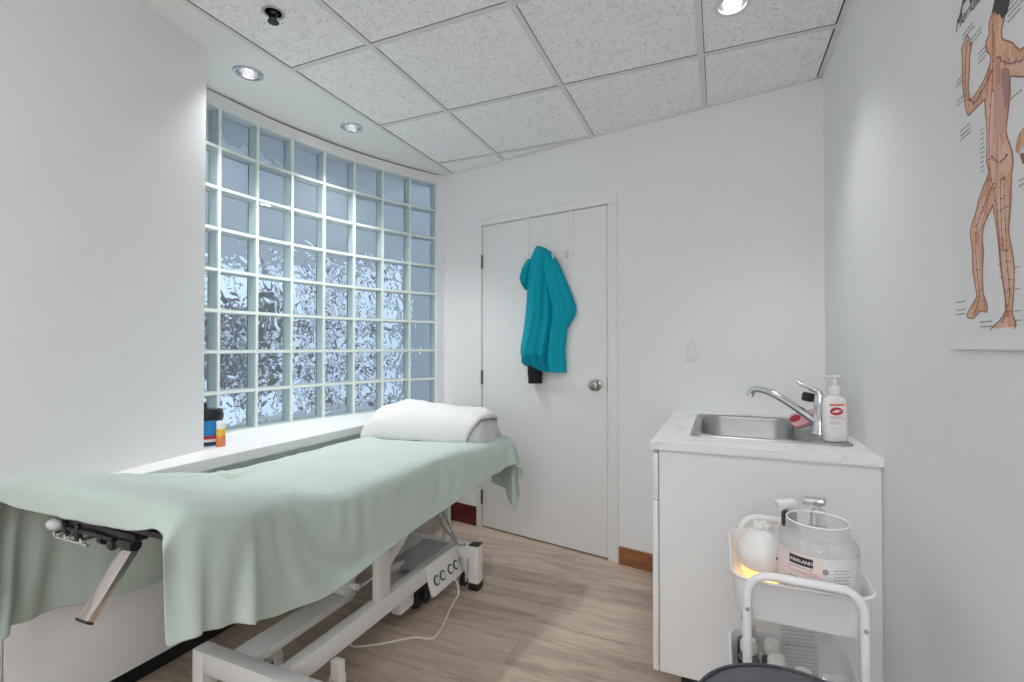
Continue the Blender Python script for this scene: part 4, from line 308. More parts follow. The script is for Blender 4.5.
 [[-7162,51,54,54,52,51,46,31,15,-9,-22,-50,35,58,49,-26,-5,2,31,76,73,65,72,77,2,51,50,38,75,81,86,88,87,88,87,88,87,88,87,88,88,87,86,83,78,61,72,64,31,20,56,35,53,70,68,9,38,69,58,54,59,22],[9678,16,6,-8,-18,-21,-23,-20,-4,-32,-82,-33,-60,-37,29,70,78,79,70,-7,-45,-57,-49,-29,86,34,-64,-69,20,32,9,2,0,2,6,8,4,0,1,1,2,4,15,26,1,-60,29,16,-75,-80,-4,72,60,44,16,-75,-51,-28,-45,-49,17,64],[1037,70,68,69,68,68,71,79,85,65,20,42,52,53,48,38,38,38,37,18,10,11,11,12,11,5,-4,-2,-4,-4,-4,-4,-3,-2,-1,-1,0,0,1,1,1,3,6,7,1,-25,-23,-26,-34,-33,-37,-41,-40,-39,-40,-48,-53,-52,-52,-52,-55,-60]]]
HAIR = [(1.075, 1.817), (1.036, 1.79), (1.039, 1.783), (1.047, 1.766), (1.064, 1.768), (1.07, 1.781), (1.078, 1.783), (1.086, 1.794), (1.096, 1.796)]
BODY = [(1.086, 1.798), (1.094, 1.796), (1.106, 1.785), (1.105, 1.766), (1.117, 1.761), (1.114, 1.74), (1.104, 1.731), (1.102, 1.716), (1.13, 1.693), (1.173, 1.684), (1.181, 1.693), (1.184, 1.717), (1.179, 1.742), (1.179, 1.762), (1.172, 1.778), (1.168, 1.789), (1.178, 1.791), (1.178, 1.8), (1.186, 1.813), (1.194, 1.808), (1.21, 1.801), (1.208, 1.782), (1.209, 1.745), (1.205, 1.715), (1.19, 1.662), (1.169, 1.659), (1.124, 1.66), (1.124, 1.657), (1.119, 1.618), (1.118, 1.57), (1.119, 1.545), (1.112, 1.526), (1.127, 1.511), (1.15, 1.487), (1.159, 1.469), (1.178, 1.448), (1.183, 1.431), (1.176, 1.398), (1.175, 1.359), (1.163, 1.322), (1.163, 1.309), (1.196, 1.285), (1.198, 1.275), (1.173, 1.272), (1.15, 1.284), (1.125, 1.28), (1.125, 1.296), (1.137, 1.315), (1.139, 1.353), (1.135, 1.391), (1.139, 1.421), (1.126, 1.443), (1.105, 1.459), (1.101, 1.466), (1.094, 1.444), (1.087, 1.414), (1.083, 1.393), (1.077, 1.352), (1.067, 1.311), (1.064, 1.279), (1.086, 1.261), (1.112, 1.25), (1.106, 1.246), (1.055, 1.244), (1.036, 1.248), (1.034, 1.259), (1.043, 1.271), (1.039, 1.308), (1.036, 1.346), (1.044, 1.382), (1.051, 1.407), (1.046, 1.436), (1.042, 1.473), (1.041, 1.497), (1.035, 1.519), (1.043, 1.545), (1.055, 1.573), (1.048, 1.605), (1.041, 1.635), (1.041, 1.658), (1.017, 1.646), (0.99, 1.637), (0.989, 1.677), (1.014, 1.687), (1.03, 1.706), (1.042, 1.717), (1.061, 1.731), (1.065, 1.743), (1.063, 1.755), (1.054, 1.769)]
HAND = [(1.028, 1.533), (1.022, 1.55), (1.008, 1.56), (0.981, 1.552), (0.982, 1.519), (1.008, 1.532), (1.019, 1.525)]
DARKP = [(1.017, 1.523), (0.982, 1.516), (0.983, 1.501), (1.009, 1.504)]
SHADE_torso = [(1.066, 1.682), (1.045, 1.674), (1.042, 1.653), (1.046, 1.63), (1.055, 1.613), (1.064, 1.644)]
# ------------------------------------------------------------------ camera
H = 1.218
cam = bpy.data.cameras.new('camera'); cam.sensor_width = 36; cam.lens = 485 / 1024 * 36; cam.clip_start = .02
co = bpy.data.objects.new('camera', cam); COL.objects.link(co)
co.location = (0, 0, H); co.rotation_euler = (R(90.709), 0, math.atan(208 / 485)); SC.camera = co

# ------------------------------------------------------------------ room materials
M_WALL = mat('white_wall_paint', (.80, .80, .805), .6, bump=.08, bscale=180)
M_TRIM = mat('white_gloss_paint', (.80, .80, .79), .35)
M_DOOR = mat('white_door_paint', (.80, .80, .80), .4, bump=.03, bscale=40)
M_SOFF = mat('soffit_paint', (.80, .80, .79), .6, bump=.05, bscale=150)
M_BAR = mat('ceiling_bar_enamel', (.72, .72, .71), .45)
M_DARK = mat('painted_shade', (.03, .03, .03), .8)  # near-black that paints shade beside the bars and over the header
M_LAM = mat('white_laminate', (.82, .82, .82), .3)
M_BLACK = mat('black_plastic', (.012, .012, .013), .45)
M_CHROME = mat('chrome', (.75, .75, .76), .12, 1.)
M_STEEL = mat('brushed_steel', (.42, .415, .40), .38, 1., bump=.05, bscale=120)
M_WHITEMETAL = mat('white_enamel', (.80, .80, .79), .35)

def floor_mat():
    m, nt, N, L, b = nodes_of('laminate_planks')
    tc = N.new('ShaderNodeTexCoord')
    mp = N.new('ShaderNodeMapping'); mp.inputs['Location'].default_value = (.77, -.004, 0)
    L.new(tc.outputs['Object'], mp.inputs[0])
    br = N.new('ShaderNodeTexBrick'); br.offset = .37; br.offset_frequency = 2; br.squash = 1
    br.inputs['Color1'].default_value = (0, 0, 0, 1); br.inputs['Color2'].default_value = (1, 1, 1, 1); br.inputs['Mortar'].default_value = (.5, .5, .5, 1)
    br.inputs['Scale'].default_value = 1; br.inputs['Brick Width'].default_value = 1.22; br.inputs['Row Height'].default_value = .156
    br.inputs['Mortar Size'].default_value = .0012; br.inputs['Mortar Smooth'].default_value = .2; br.inputs['Bias'].default_value = 0
    L.new(mp.outputs[0], br.inputs['Vector'])
    # grain stretched along the plank, shifted plank by plank
    add = N.new('ShaderNodeVectorMath'); add.operation = 'MULTIPLY_ADD'
    sc = N.new('ShaderNodeVectorMath'); sc.operation = 'SCALE'; sc.inputs['Scale'].default_value = 9
    L.new(br.outputs['Color'], sc.inputs[0])
    add.inputs[1].default_value = (1.6, 11, 1); L.new(mp.outputs[0], add.inputs[0]); L.new(sc.outputs[0], add.inputs[2])
    n1 = N.new('ShaderNodeTexNoise'); n1.inputs['Scale'].default_value = 1.5; n1.inputs['Detail'].default_value = 8; n1.inputs['Roughness'].default_value = .62; n1.inputs['Distortion'].default_value = .6
    L.new(add.outputs[0], n1.inputs['Vector'])
    n2 = N.new('ShaderNodeTexNoise'); n2.inputs['Scale'].default_value = 7; n2.inputs['Detail'].default_value = 6
    L.new(add.outputs[0], n2.inputs['Vector'])
    cr = N.new('ShaderNodeValToRGB')
    e = cr.color_ramp.elements
    e[0].position = .30; e[0].color = (.325, .243, .185, 1)
    e[1].position = .72; e[1].color = (.58, .46, .36, 1)
    k = e.new(.46); k.color = (.445, .345, .268, 1)
    k = e.new(.56); k.color = (.515, .405, .315, 1)
    mxv = N.new('ShaderNodeMath'); mxv.operation = 'MULTIPLY_ADD'; mxv.inputs[1].default_value = .28
    L.new(n2.outputs['Fac'], mxv.inputs[0])
    sb = N.new('ShaderNodeMath'); sb.operation = 'SUBTRACT'; sb.inputs[1].default_value = .14
    L.new(n1.outputs['Fac'], sb.inputs[0]); L.new(sb.outputs[0], mxv.inputs[2])
    pl = N.new('ShaderNodeMath'); pl.operation = 'MULTIPLY_ADD'; pl.inputs[1].default_value = .10
    sepc = N.new('ShaderNodeSeparateColor'); L.new(br.outputs['Color'], sepc.inputs[0])
    L.new(sepc.outputs[0], pl.inputs[0]); L.new(mxv.outputs[0], pl.inputs[2])
    sub2 = N.new('ShaderNodeMath'); sub2.operation = 'SUBTRACT'; sub2.inputs[1].default_value = .05
    L.new(pl.outputs[0], sub2.inputs[0]); L.new(sub2.outputs[0], cr.inputs[0])
    mx = N.new('ShaderNodeMix'); mx.data_type = 'RGBA'; mx.inputs[7].default_value = (.16, .125, .095, 1)
    mf = N.new('ShaderNodeMath'); mf.operation = 'MULTIPLY'; mf.inputs[1].default_value = .75
    L.new(br.outputs['Fac'], mf.inputs[0]); L.new(mf.outputs[0], mx.inputs[0]); L.new(cr.outputs[0], mx.inputs[6])
    L.new(mx.outputs[2], b.inputs['Base Color'])
    b.inputs['Roughness'].default_value = .38
    bp = N.new('ShaderNodeBump'); bp.inputs['Strength'].default_value = .15; bp.inputs['Distance'].default_value = .002
    L.new(n2.outputs['Fac'], bp.inputs['Height']); L.new(bp.outputs[0], b.inputs['Normal'])
    return m
def tile_mat():
    m, nt, N, L, b = nodes_of('mineral_fibre_tile')
    tc = N.new('ShaderNodeTexCoord')
    n = N.new('ShaderNodeTexNoise'); n.inputs['Scale'].default_value = 125; n.inputs['Detail'].default_value = 3; n.inputs['Roughness'].default_value = .6
    L.new(tc.outputs['Object'], n.inputs['Vector'])
    n3 = N.new('ShaderNodeTexNoise'); n3.inputs['Scale'].default_value = 36; n3.inputs['Detail'].default_value = 3
    L.new(tc.outputs['Object'], n3.inputs['Vector'])
    cr = N.new('ShaderNodeValToRGB'); e = cr.color_ramp.elements
    e[0].position = .33; e[0].color = (.56, .56, .555, 1); e[1].position = .42; e[1].color = (.90, .90, .90, 1)
    L.new(n.outputs['Fac'], cr.inputs[0])
    cr2 = N.new('ShaderNodeValToRGB'); e = cr2.color_ramp.elements
    e[0].position = .30; e[0].color = (.90, .90, .90, 1); e[1].position = .5; e[1].color = (1, 1, 1, 1)
    L.new(n3.outputs['Fac'], cr2.inputs[0])
    mx = N.new('ShaderNodeMix'); mx.data_type = 'RGBA'; mx.blend_type = 'MULTIPLY'; mx.inputs[0].default_value = 1
    L.new(cr.outputs[0], mx.inputs[6]); L.new(cr2.outputs[0], mx.inputs[7])
    L.new(mx.outputs[2], b.inputs['Base Color']); b.inputs['Roughness'].default_value = .9
    bp = N.new('ShaderNodeBump'); bp.inputs['Strength'].default_value = .3; bp.inputs['Distance'].default_value = .003
    L.new(n.outputs['Fac'], bp.inputs['Height']); L.new(bp.outputs[0], b.inputs['Normal'])
    return m
def wood_mat(name, a, b_, sx=3, sy=3, sz=30):
    m, nt, N, L, b = nodes_of(name)
    tc = N.new('ShaderNodeTexCoord'); mp = N.new('ShaderNodeMapping'); mp.inputs['Scale'].default_value = (sx, sy, sz)
    L.new(tc.outputs['Object'], mp.inputs[0])
    n = N.new('ShaderNodeTexNoise'); n.inputs['Scale'].default_value = 2.5; n.inputs['Detail'].default_value = 6; L.new(mp.outputs[0], n.inputs['Vector'])
    cr = N.new('ShaderNodeValToRGB'); cr.color_ramp.elements[0].color = (*a, 1); cr.color_ramp.elements[1].color = (*b_, 1)
    cr.color_ramp.elements[0].position = .3; cr.color_ramp.elements[1].position = .7
    L.new(n.outputs['Fac'], cr.inputs[0]); L.new(cr.outputs[0], b.inputs['Base Color']); b.inputs['Roughness'].default_value = .35
    return m

CEIL = 2.453
XR = .438
LB = Vector((-1.486, 2.95, 0)); DB = Vector((.982, -.1889, 0)).normalized(); NB = Vector((-DB.y * -1, -DB.x, 0)).normalized()
NB = Vector((DB.y, -DB.x, 0)).normalized()
def bw(s, z, out=0.):            # point on the back wall: along it from the door's hinge side, up, out into the room
    return LB + DB * s + NB * out + Vector((0, 0, z))
def bwbox(mb, s0, s1, z0, z1, o0, o1, bev=0., mi=0):
    M = Matrix.Translation(LB) @ Matrix(((DB.x, -NB.x, 0), (DB.y, -NB.y, 0), (0, 0, 1))).to_4x4()
    return mb.box(s0, s1, -o1, -o0, z0, z1, bev, 2, mi, M)

# floor
struct(MB().box(-2.75, .60, -2.6, 3.15, -.06, 0).build('floor', floor_mat(), smooth=False, origin=(0, 0, 0)))
# walls
w = MB()
bwbox(w, -.45, -.003, 0, CEIL, -.12, 0); bwbox(w, .911, 2.10, 0, CEIL, -.12, 0); bwbox(w, -.003, .911, 2.046, CEIL, -.12, 0)
struct(w.build('wall_back', M_WALL, smooth=False))
struct(MB().box(XR, XR + .12, -2.6, 2.62, 0, CEIL).build('wall_right', M_WALL, smooth=False))
struct(MB().box(-2.75, XR + .12, -2.72, -2.6, 0, CEIL).build('wall_rear', M_WALL, smooth=False))
w = MB()
face = [(-1.955, 1.333), (-1.925, 1.20), (-1.885, 1.00), (-1.852, .80), (-1.835, .60), (-1.83, .40), (-1.83, -2.6)]
poly = [(-1.956, 1.339)] + face + [(-2.75, -2.6), (-2.75, 1.339)]
w.prism(poly, lambda a, b, d: (a, b, d), .7945, CEIL)
w.prism([(-1.895, .299), (-1.895, -2.6), (-2.75, -2.6), (-2.75, .299)], lambda a, b, d: (a, b, d), 0, .7945)
struct(w.build('wall_left', M_WALL, angle=30))
# baseboards
M_BASE = wood_mat('stained_baseboard_wood', (.20, .075, .028), (.33, .135, .055))
M_BASE2 = wood_mat('dark_red_baseboard_wood', (.07, .008, .008), (.115, .014, .012))
struct(bwbox(MB(), .978, 1.955, 0, .097, 0, .012, .002).build('baseboard_back', M_BASE))
struct(bwbox(MB(), -.33, -.048, 0, .13, 0, .012, .002).build('baseboard_hinge_side', M_BASE2))

# door, its casing and hardware
t = MB()
bwbox(t, .912, .972, 0, 2.046, 0, .007, .0015); bwbox(t, -.043, -.004, 0, 2.046, 0, .007, .0015); bwbox(t, -.043, .972, 2.046, 2.092, 0, .007, .0015)
# jamb lining behind the casing
bwbox(t, -.003, .0, 0, 2.046, -.10, 0); bwbox(t, .908, .911, 0, 2.046, -.10, 0); bwbox(t, -.003, .911, 2.0435, 2.046, -.10, 0); bwbox(t, 0, .908, 0, 2.0435, -.058, -.052)
struct(t.build('trim_1', M_TRIM), None)
dr = struct(bwbox(MB(), .004, .9045, .010, 2.0385, -.046, -.002, .0015).build('door_1', M_DOOR))
dr['label'] = 'white flush door in the back wall'
kb = MB().lathe([(.0, 0), (.033, 0), (.033, .004), (.029, .008), (.012, .010), (.011, .030), (.020, .036), (.028, .046), (.0295, .055), (.026, .064), (.014, .068), (0, .068)], bw(.842, .998, -.002), 28, axis=NB)
tag(kb.build('door_knob', mat('satin_nickel', (.42, .40, .38), .28, 1.), dr), 'satin nickel door knob')
for z in (1.797, 1.014, .205):
    h = MB(); bwbox(h, -.006, .006, z - .045, z + .045, -.004, .008, .002)
    h.cyl(bw(0, z - .047, .006), bw(0, z + .047, .006), .006, seg=10)
    h.build('hinge', mat('aged_hinge_steel', (.16, .16, .155), .4, .8), dr)
sp = MB(); bwbox(sp, .905, .912, .955, 1.045, -.004, .002); sp.build('strike_plate', M_STEEL, dr)
M_VOID = mat('unlit_gap', (.02, .02, .02), 1)
struct(bwbox(MB(), .0, .908, 0, .008, -.06, -.02).build('door_gap_shade', M_VOID, smooth=False))   # dark strip painting the shade in the gap under the door

# ceiling: smooth soffit by the window and the suspended tiles with their bars
DOWN = [(-1.948, 1.527), (-1.897, 2.138), (.047, 1.909)]
def holed(x0, x1, y0, y1, holes, r=.051, rs=()):
    """flat ceiling slab with round holes"""
    mb = MB(); b = mb.b
    me = bpy.data.meshes.new('c'); mb.box(x0, x1, y0, y1, CEIL, CEIL + .02); b.to_mesh(me)
    o = bpy.data.objects.new('c', me); COL.objects.link(o)
    cut = MB()
    for i, (x, y) in enumerate(holes): cut.cyl((x, y, CEIL - .1), (x, y, CEIL + .1), rs[i] if rs else r, seg=40)
    if holes:
        cm = bpy.data.meshes.new('k'); bmesh.ops.recalc_face_normals(cut.b, faces=cut.b.faces); cut.b.to_mesh(cm)
        k = bpy.data.objects.new('k', cm); COL.objects.link(k)
        md = o.modifiers.new('b', 'BOOLEAN'); md.object = k; md.operation = 'DIFFERENCE'; md.solver = 'EXACT'
        bpy.context.view_layer.update()
        res = bpy.data.meshes.new_from_object(o.evaluated_get(bpy.context.evaluated_depsgraph_get()))
        bpy.data.objects.remove(k)
    else: res = me.copy()
    bpy.data.objects.remove(o)
    out = MB(); out.b.from_mesh(res); return out
SX = -1.757
struct(holed(-2.75, SX, -2.6, 3.15, DOWN[:2]).build('trim_3', M_SOFF, smooth=False))['label'] = 'smooth white soffit strip above the glass block window'
M_TILE = tile_mat()
REAR = [(-.99, -.555), (-.37, -1.8), (-.37, .66)]
cl = struct(holed(SX, XR + .06, -2.6, 3.15, DOWN[2:] + [(-1.51, 1.285)], rs=(.051, .032)).build('ceiling', M_TILE, smooth=False, origin=(0, 0, 0)))
g = MB()
xs = [-1.31, -.683, -.068]; ys = [2.797, 2.19, 1.585, .975, .365, -.245, -.855, -1.465, -2.075]
for x in xs: g.box(x - .012, x + .012, -2.6, 3.1, CEIL - .004, CEIL + .001)
for y in ys: g.box(SX, XR, y - .012, y + .012, CEIL - .0036, CEIL + .001)
g.box(SX - .003, SX + .02, -2.6, 3.1, CEIL - .005, CEIL + .001)
g.box(XR - .022, XR, -2.6, 2.6, CEIL - .006, CEIL + .001)
bwbox(g, -.27, 1.95, CEIL - .006, CEIL + .001, 0, .016)
g.build('ceiling_grid', M_BAR, cl, smooth=False)
# thin dark strips that paint the shadow lines beside the bars
g = MB()
for x in xs: g.box(x + .012, x + .0145, -2.6, 3.1, CEIL - .0008, CEIL + .001)
for y in ys: g.box(SX + .02, XR, y - .0150, y - .012, CEIL - .0007, CEIL + .001)
g.box(SX + .02, SX + .0235, -2.6, 3.1, CEIL - .0008, CEIL + .001)
g.box(XR - .027, XR - .022, -2.6, 2.6, CEIL - .0008, CEIL + .001)
g.build('grid_shadow_line', M_DARK, cl, smooth=False)
# ------------------------------------------------------------------ curved glass block window
WC = Vector((.509, 1.555, 0)); WR = 2.75
PITCH = math.radians(4.228); A0 = math.radians(1.04)
Z0, Z1, NR = .7945, 2.392, 8
RP = (Z1 - Z0) / NR
KS = list(range(-3, 8))
def wp(a, r, z): return Vector((WC.x - r * math.cos(a), WC.y + r * math.sin(a), z))
def arcbox(mb, a0, a1, r0, r1, z0, z1, n=6, mi=0):
    rs = []
    for k in range(n + 1):
        a = a0 + (a1 - a0) * k / n
        rs.append([wp(a, r0, z0), wp(a, r1, z0), wp(a, r1, z1), wp(a, r0, z1)])
    return mb.rings(rs, mi=mi)
M_MORT = mat('pale_grout', (.76, .825, .79), .55, bump=.1, bscale=90)
def block_face_mat():
    return thin_clear('block_front_glass', (.90, .955, .95), milk=.07, rough=.05, milkcol=(.75, .82, .84))
def block_wavy_mat():
    m = bpy.data.materials.new('block_wavy_glass'); m.use_nodes = True
    nt = m.node_tree; N = nt.nodes; L = nt.links; N.clear()
    o = N.new('ShaderNodeOutputMaterial'); g = N.new('ShaderNodeBsdfRefraction'); g.inputs['IOR'].default_value = 1.42
    g.inputs['Color'].default_value = (.86, .92, .95, 1); g.inputs['Roughness'].default_value = .11
    tc = N.new('ShaderNodeTexCoord')
    n = N.new('ShaderNodeTexNoise'); n.inputs['Scale'].default_value = 14; n.inputs['Detail'].default_value = 1.2; n.inputs['Distortion'].default_value = .5
    L.new(tc.outputs['Object'], n.inputs['Vector'])
    b = N.new('ShaderNodeBump'); b.inputs['Strength'].default_value = 1; b.inputs['Distance'].default_value = .018
    L.new(n.outputs['Fac'], b.inputs['Height']); L.new(b.outputs[0], g.inputs['Normal'])
    L.new(g.outputs[0], o.inputs[0])
    return m
win = thing('window_1', wp(R(14), WR, Z0), 'curved white framed glass block window', None, kind='structure')
del win['label']
a_l, a_r = A0 + PITCH * KS[0], A0 + PITCH * KS[-1]
mb = MB()
for k in KS:
    a = A0 + PITCH * k; da = .0066 / WR
    arcbox(mb, a - da, a + da, WR - .002, WR + .078, Z0, Z1, 1)
for j in range(NR + 1):
    z = Z0 + RP * j
    arcbox(mb, a_l, a_r, WR - .0015, WR + .078, max(Z0, z - .0066), min(Z1, z + .0066), 40)
mb.build('grout_grid', M_MORT, win, smooth=False)
fr = MB(); bk = MB(); ed = MB()
for k in KS[:-1]:
    for j in range(NR):
        a0 = A0 + PITCH * k + .0066 / WR; a1 = A0 + PITCH * (k + 1) - .0066 / WR
        z0 = Z0 + RP * j + .0066; z1 = Z0 + RP * (j + 1) - .0066
        # front face of the block: a shallow pillow, one sheet
        i = .013 / WR
        P = [wp(a0, WR + .004, z0), wp(a1, WR + .004, z0), wp(a1, WR + .004, z1), wp(a0, WR + .004, z1)]
        Q = [wp(a0 + i, WR - .0015, z0 + .013), wp(a1 - i, WR - .0015, z0 + .013), wp(a1 - i, WR - .0015, z1 - .013), wp(a0 + i, WR - .0015, z1 - .013)]
        fr.rings([P, Q], cap0=False)
        # wavy rear pane
        arcbox(bk, a0 + .004 / WR, a1 - .004 / WR, WR + .060, WR + .070, z0 + .004, z1 - .004, 1)
        # greenish inner walls of the hollow block
        e = .004 / WR
        ed.rings([[wp(a, WR + d, z) for a, z in ((a0, z0), (a1, z0), (a1, z1), (a0, z1))] for d in (.005, .074)] +
                 [[wp(a, WR + d, z) for a, z in ((a0 + e, z0 + .004), (a1 - e, z0 + .004), (a1 - e, z1 - .004), (a0 + e, z1 - .004))] for d in (.074, .005)], loop=True)
fr.build('block_face', block_face_mat(), win, smooth=False)
bk.build('wavy_pane', block_wavy_mat(), win, smooth=False)
ed.build('block_side', mat('greenish_block_glass', (.54, .63, .62), .3, spec=.6), win, smooth=False)
# header band, its shadow gap, and the end post beside the back wall
hb = MB()
arcbox(hb, a_l, a_r + .004, WR - .012, WR + .10, Z1, CEIL - .010, 40)
arcbox(hb, a_l, a_r + .004, WR - .018, WR + .10, Z1 - .012, Z1 + .004, 40)
arcbox(hb, a_r, a_r + .0165, WR - .012, WR + .10, Z0, CEIL - .010, 2)
hb.build('window_frame', M_TRIM, win, angle=30)
arcbox(MB(), a_l, a_r + .02, WR + .005, WR + .10, CEIL - .010, CEIL, 40).build('gap_shade_fill', M_DARK, win, smooth=False)  # dark fill paints the shade in the gap over the header
# filler of the wall between the window post and the back wall
struct(MB().box(-2.75, -2.345, .299, 3.12, 0, .7535).build('wall_below_window', M_WALL, smooth=False))
struct(MB().prism([(-1.852, 2.975), (-1.80, 3.012), (-1.83, 3.12), (-1.95, 3.12), (-1.945, 3.03)], lambda a, b, d: (a, b, d), 0, CEIL).build('wall_window', M_WALL, smooth=False))

# ------------------------------------------------------------------ outside, seen through the blocks
def away(px, d):                 # a spot outside, as bearing (tangent of the angle from the view axis) and distance
    c, s = math.cos(math.atan(208 / 485)), math.sin(math.atan(208 / 485))
    return Vector((px * d * c - d * s, px * d * s + d * c, 0))
M_OUT = mat('blue_grey_cladding', (.49, .52, .56), .6, var=.06, vscale=2)
M_OUTD = mat('dark_outside_surface', (.10, .108, .125), .2)
M_PAVE = mat('pale_paving', (.42, .46, .55), .6, var=.2, vscale=3)
struct(MB().box(-12, -2.80, -4, 12, -.30, -.12).build('floor_outside', M_PAVE, smooth=False))
P0, P1 = away(-.86, 6.0), away(-.10, 6.0)
U = (P1 - P0).normalized(); NN = Vector((U.y, -U.x, 0))
def fac(mb, s0, s1, z0, z1, o0, o1, mi=0):
    M = Matrix.Translation(P0) @ Matrix(((U.x, -NN.x, 0), (U.y, -NN.y, 0), (0, 0, 1))).to_4x4()
    return mb.box(s0, s1, -o1, -o0, z0, z1, 0, 2, mi, M)
S = lambda t: (t + .86) * 6.0
w = MB()
fac(w, -2, 7, 2.25, 6.5, -.2, 0); fac(w, S(-.235), 7, -.12, 2.25, -.2, 0); fac(w, -2, S(-.235), -.12, .05, -.2, 0)
struct(w.build('wall_outside', M_OUT, smooth=False))
w = MB()
t0 = -2.
rg = random.Random(5)
while t0 < S(-.47):
    w0 = rg.uniform(.16, .38); z0, z1 = rg.uniform(.45, .75), rg.uniform(1.75, 2.05); zm = rg.uniform(1.0, 1.3)
    fac(w, t0, min(t0 + w0, S(-.46)), z0, zm, -.1, .02); fac(w, t0, min(t0 + w0, S(-.46)), zm + rg.uniform(.04, .12), z1, -.1, .02); t0 += w0 + rg.uniform(.05, .13)
struct(w.build('outside_dark_panel', M_OUTD, smooth=False))  # dark panels added to break the outside glow into speckles
w = MB(); fac(w, -2, S(-.235), .05, 2.25, -.3, -.15)
struct(w.build('outside_glow', emit('outside_glow_sheet', (.78, .83, .96), .62), smooth=False))  # glowing sheet added for the bright patches behind the blocks
w = MB()
for t in (-.53, -.43, -.385, -.34, -.29): fac(w, S(t), S(t) + .07, .05, 2.25, -.1, .0)
for z in (.5, .95, 1.4): fac(w, S(-.46), S(-.235), z, z + .06, -.1, .0)
struct(w.build('outside_dark_bar', M_OUTD, smooth=False))  # dark bars added to vary the glow behind the blocks

# ------------------------------------------------------------------ ledge and low cabinets under the window
LX = -1.779
lg = MB()
outer = [wp(A0 + PITCH * k / 2, WR + .06, 0) for k in range(-6, 15)]
poly = [(LX, .30), (LX, 2.995)] + [(-1.83, 3.008)] + [(p.x, p.y) for p in reversed(outer)] + [(-2.30, .30)]
lg.prism(poly, lambda a, b, d: (a, b, d), .754, .794)
for e in [e for e in lg.b.edges if all(abs(v.co.x - LX) < 1e-4 for v in e.verts) and abs(e.verts[0].co.z - e.verts[1].co.z) < 1e-4]:
    pass
ld = lg.build('window_ledge', M_LAM, smooth=False)
tag(ld, 'long white laminate ledge running under the glass block window', 'ledge')
cb = thing('low_cabinet', (-2.05, 1.6, 0), 'low white cabinet run with flat doors under the window ledge', 'cabinet')
b = MB()
b.prism([(-1.90, .30), (-1.90, 3.0), (-1.95, 3.0), (-2.27, 2.2), (-2.27, .30)], lambda a, b_, d: (a, b_, d), .10, .7535)
b.build('carcass', M_LAM, cb, smooth=False)
MB().box(-2.2, -1.96, .32, 2.2, 0, .10).build('toe_kick', M_BLACK, cb, smooth=False)
ys_ = [.30, .708, 1.333, 1.755, 2.38, 2.98]
for y0, y1 in zip(ys_, ys_[1:]):
    MB().box(-1.90, -1.880, y0 + .0015, y1 - .0015, .10, .742, .001).build('cabinet_door', M_LAM, cb)
# ------------------------------------------------------------------ treatment table
XL, XRR = -1.71, -1.005
def topz(y): return .742 + max(0, 1.2 - y) * .25
M_VINYL = mat('black_vinyl', (.02, .021, .022), .5, bump=.1, bscale=200)
M_BED = mat('white_powder_coat', (.80, .79, .77), .38)
M_GREY = mat('grey_cable', (.35, .35, .35), .5)
tb = thing('treatment_table', (-1.33, 1.5, 0), 'white framed electric treatment table under the green sheet', 'treatment table')
def waist(y):                     # the cushions are narrower along the middle of the open side
    a = min(1, max(0, (y - .745) / .26)); b = min(1, max(0, (y - 1.77) / .5))
    return .104 * a * a * (3 - 2 * a) * (1 - b * b * (3 - 2 * b))
def pad(ylist):
    mb = MB(); rs = []
    for y, ins in ylist:
        zt = topz(y) - ins; zb = topz(y) - .075 + ins; rr = .03; ring = []
        for cx, cz, a0 in ((XRR - ins - rr, zt - rr, 0), (XL + ins + rr, zt - rr, 90), (XL + ins + rr, zb + rr, 180), (XRR - ins - rr, zb + rr, 270)):
            for k in range(5):
                a = R(a0 + k * 22.5); ring.append((cx + rr * math.cos(a) - (waist(y) if cx > -1.3 else 0), y, cz + rr * math.sin(a)))
        rs.append(ring)
    return mb.rings(rs)
def ends(y0, y1, n):
    m = [y0 + .03 + (y1 - y0 - .06) * k / n for k in range(n + 1)]
    return [(y0, .022), (y0 + .008, .008)] + [(y, 0) for y in m] + [(y1 - .008, .008), (y1, .022)]
pad(ends(.645, 1.195, 6)).build('backrest_cushion', M_VINYL, tb)
pad(ends(1.205, 2.355, 8)).build('seat_cushion', M_VINYL, tb)
# upper frame under the cushions
u = MB()
for x in (-1.52, -1.14):
    u.box(x - .02, x + .02, 1.22, 2.30, .615, .664, .003)
for y in (1.22, 1.78, 2.27): u.box(-1.52, -1.14, y - .02, y + .02, .615, .660, .003)
u.build('upper_frame', M_BED, tb)
# base frame
b = MB(); b.box(-1.281, -1.235, 1.10, 2.18, .142, .214, .004); b.build('side_rail', M_BED, tb)
b = MB(); b.box(-1.490, -1.385, 1.10, 1.575, .186, .214, .004); b.box(-1.490, -1.470, 1.10, 1.575, .150, .190, .003); b.build('lift_beam', M_BED, tb)
b = MB(); b.box(-1.560, -1.140, 1.070, 1.122, .150, .218, .004); b.build('end_bar', M_BED, tb)
b = MB(); b.box(-1.560, -1.140, 2.170, 2.214, .150, .218, .004); b.build('end_bar', M_BED, tb)
def foot(x, y, s, cap):
    f = MB(); f.box(x - s, x + s, y - s, y + s, .034, .219 if cap else .2185, .003)
    o = f.build('foot_post', M_BED, tb)
    MB().box(x - s - .002, x + s + .002, y - s - .002, y + s + .002, 0, .036, .004).build('rubber_foot', M_BLACK, o)
    if cap: MB().box(x - s, x + s, y - s, y + s, .2185, .224, .002).build('end_cap', M_BLACK, o)
foot(-1.585, 1.096, .026, False); foot(-1.118, 1.096, .026, False); foot(-1.585, 2.192, .026, True); foot(-1.140, 2.192, .027, True)
